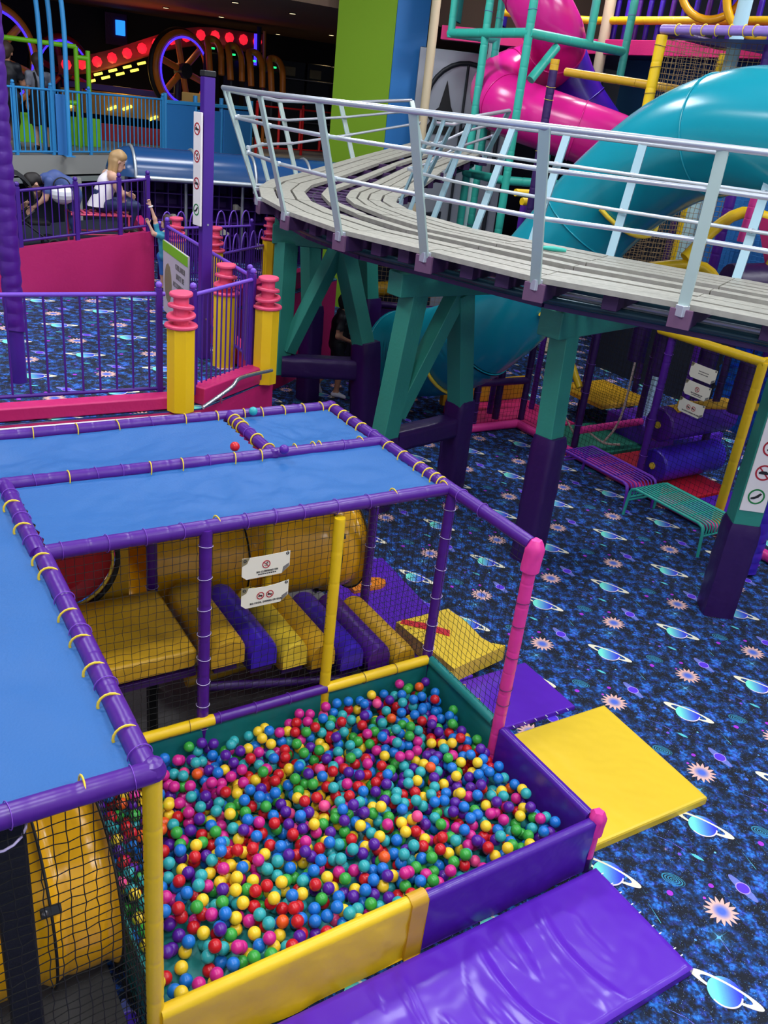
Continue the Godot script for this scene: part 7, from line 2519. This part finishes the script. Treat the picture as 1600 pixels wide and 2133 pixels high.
	# child reaching up to her, back to us
	var Cd := {"pelvis": Vector3(0, 0.58, 0), "waist": Vector3(-0.01, 0.68, 0), "chest": Vector3(-0.02, 0.8, 0), "collar": Vector3(0, 0.9, 0), "neck": Vector3(0.01, 0.94, 0), "head": Vector3(0.03, 1.05, -0.01),
		"sh_l": Vector3(-0.1, 0.89, -0.03), "el_l": Vector3(-0.14, 1.12, -0.05), "wr_l": Vector3(-0.21, 1.32, -0.06), "sh_r": Vector3(-0.06, 0.87, 0.07), "el_r": Vector3(-0.21, 0.92, 0.09), "wr_r": Vector3(-0.27, 1.06, 0.06),
		"hip_l": Vector3(-0.05, 0.56, -0.04), "kn_l": Vector3(-0.03, 0.3, -0.04), "an_l": Vector3(-0.02, 0.06, -0.05), "to_l": Vector3(-0.09, 0.03, -0.09), "hip_r": Vector3(0.05, 0.56, 0.04), "kn_r": Vector3(0.06, 0.3, 0.04), "an_r": Vector3(0.06, 0.06, 0.03), "to_r": Vector3(0.0, 0.03, -0.02), "curl": 1.0}
	fw = Vector3(-0.75, 0.5, -0.45)
	hu = Vector3(0.3, 0.9, 0.1).normalized()
	hd = Cd.head
	t = person("child in a teal patterned shirt and blue shorts reaching up at the pink wall", Vector3(0.66, TERRACE, -8.78), Cd, {"skin": skin, "shirt": Color8(60, 150, 176), "sleeve": Color8(60, 160, 186), "arm": skin, "legs": Color8(44, 104, 184), "shin": skin, "shoe": Color8(40, 40, 60), "long_shirt": true, "width": 0.95}, 0.66, fw, hu, [hair_cap(hd, fw, hu, 0.95, [[hd + Vector3(0.02, -0.01, 0.03), hd + Vector3(0.04, -0.11, 0.04), 0.07, 0.05]]), M.hair_brown], 0.014)
	part(t, "wrist_band", ring_mesh(0.028, 0.012, 14, 6), M.white_plastic, Transform3D(along(Cd.wr_l - Cd.el_l), (Cd.wr_l as Vector3).lerp(Cd.el_l, 0.12)))
	# two people leaning on the blue fence, backs to us
	yaw = PI - 0.35
	K = standing(1.06, yaw)
	var b := Basis(up, yaw)
	K.el_l = b * Vector3(0.25, 1.2, 0.12)
	K.wr_l = b * Vector3(0.12, 1.18, 0.34)
	K.el_r = b * Vector3(-0.25, 1.2, 0.12)
	K.wr_r = b * Vector3(-0.12, 1.18, 0.34)
	fw = b * Vector3(0, -0.3, 1)
	hd = K.head
	person("man with curly brown hair in a black t-shirt leaning beyond the blue fence", Vector3(-0.42, WALK, -14.75), K, {"skin": tan, "shirt": black, "sleeve": black, "arm": tan, "legs": Color8(28, 30, 36), "shin": Color8(28, 30, 36), "shoe": Color8(24, 24, 26), "long_shirt": true, "width": 1.12}, 1.06, fw, up, [hair_cap(hd, fw, up, 1.3, []), M.hair_brown])
	K = standing(0.99, yaw)
	K.el_r = b * Vector3(-0.24, 1.12, 0.1)
	K.wr_r = b * Vector3(-0.1, 1.1, 0.3)
	hd = K.head
	t = person("woman in a grey t-shirt and black dungaree dress beyond the blue fence", Vector3(0.15, WALK, -14.8), K, {"skin": skin, "shirt": Color8(132, 136, 148), "sleeve": Color8(132, 136, 148), "arm": skin, "legs": black, "shin": skin, "shoe": Color8(24, 24, 28)}, 0.99, fw, up, [hair_cap(hd, fw, up, 1.14, [[hd + Vector3(0, -0.05, 0.06), hd + Vector3(0, -0.26, 0.08), 0.075, 0.05]]), M.hair_brown])
	rows = []
	for i in 8:
		var f := i / 7.0
		var row := []
		for k in 25:
			var g := TAU * (k % 24) / 24.0
			var r := lerpf(0.16, 0.23, f)
			row.append(Vector3(cos(g) * r, lerpf(1.12, 0.5, f), sin(g) * r * 0.85))
		rows.append(row)
	var sk := MB.new()
	sk.grid(rows)
	part(t, "dress", sk.mesh(), M.cloth_black)
	for x in [-0.08, 0.08]:
		part(t, "strap", tube_mesh([Vector3(x, 1.1, 0.15), Vector3(x * 0.9, 1.28, 0.14), Vector3(x * 1.1, 1.42, 0.06)], 0.022, 8), M.cloth_black)
	# person in blue bent over the stroller
	var S := {"pelvis": Vector3(0, 0.86, 0), "waist": Vector3(-0.08, 0.98, 0), "chest": Vector3(-0.26, 1.06, 0), "collar": Vector3(-0.4, 1.06, 0), "neck": Vector3(-0.46, 1.03, 0), "head": Vector3(-0.56, 0.98, 0),
		"sh_l": Vector3(-0.38, 1.04, -0.18), "el_l": Vector3(-0.5, 0.8, -0.2), "wr_l": Vector3(-0.66, 0.68, -0.15), "sh_r": Vector3(-0.38, 1.04, 0.18), "el_r": Vector3(-0.46, 0.8, 0.2), "wr_r": Vector3(-0.62, 0.66, 0.15),
		"hip_l": Vector3(0, 0.84, -0.1), "kn_l": Vector3(0.0, 0.46, -0.1), "an_l": Vector3(0.06, 0.09, -0.1), "to_l": Vector3(-0.08, 0.04, -0.1), "hip_r": Vector3(0, 0.84, 0.1), "kn_r": Vector3(-0.04, 0.46, 0.1), "an_r": Vector3(0.0, 0.09, 0.1), "to_r": Vector3(-0.14, 0.04, 0.1)}
	fw = Vector3(-0.5, -0.85, 0)
	hu = Vector3(-0.85, 0.5, 0)
	person("person in a blue shirt and jeans bent over the stroller", Vector3(-0.5, 2.08, -9.6), S, {"skin": skin, "shirt": Color8(64, 84, 140), "sleeve": Color8(64, 84, 140), "arm": skin, "legs": Color8(54, 74, 130), "shin": Color8(54, 74, 130), "shoe": Color8(150, 156, 176), "long_shirt": true}, 0.95, fw, hu, [hair_cap(S.head, fw, hu, 1.1, []), M.hair_dark])
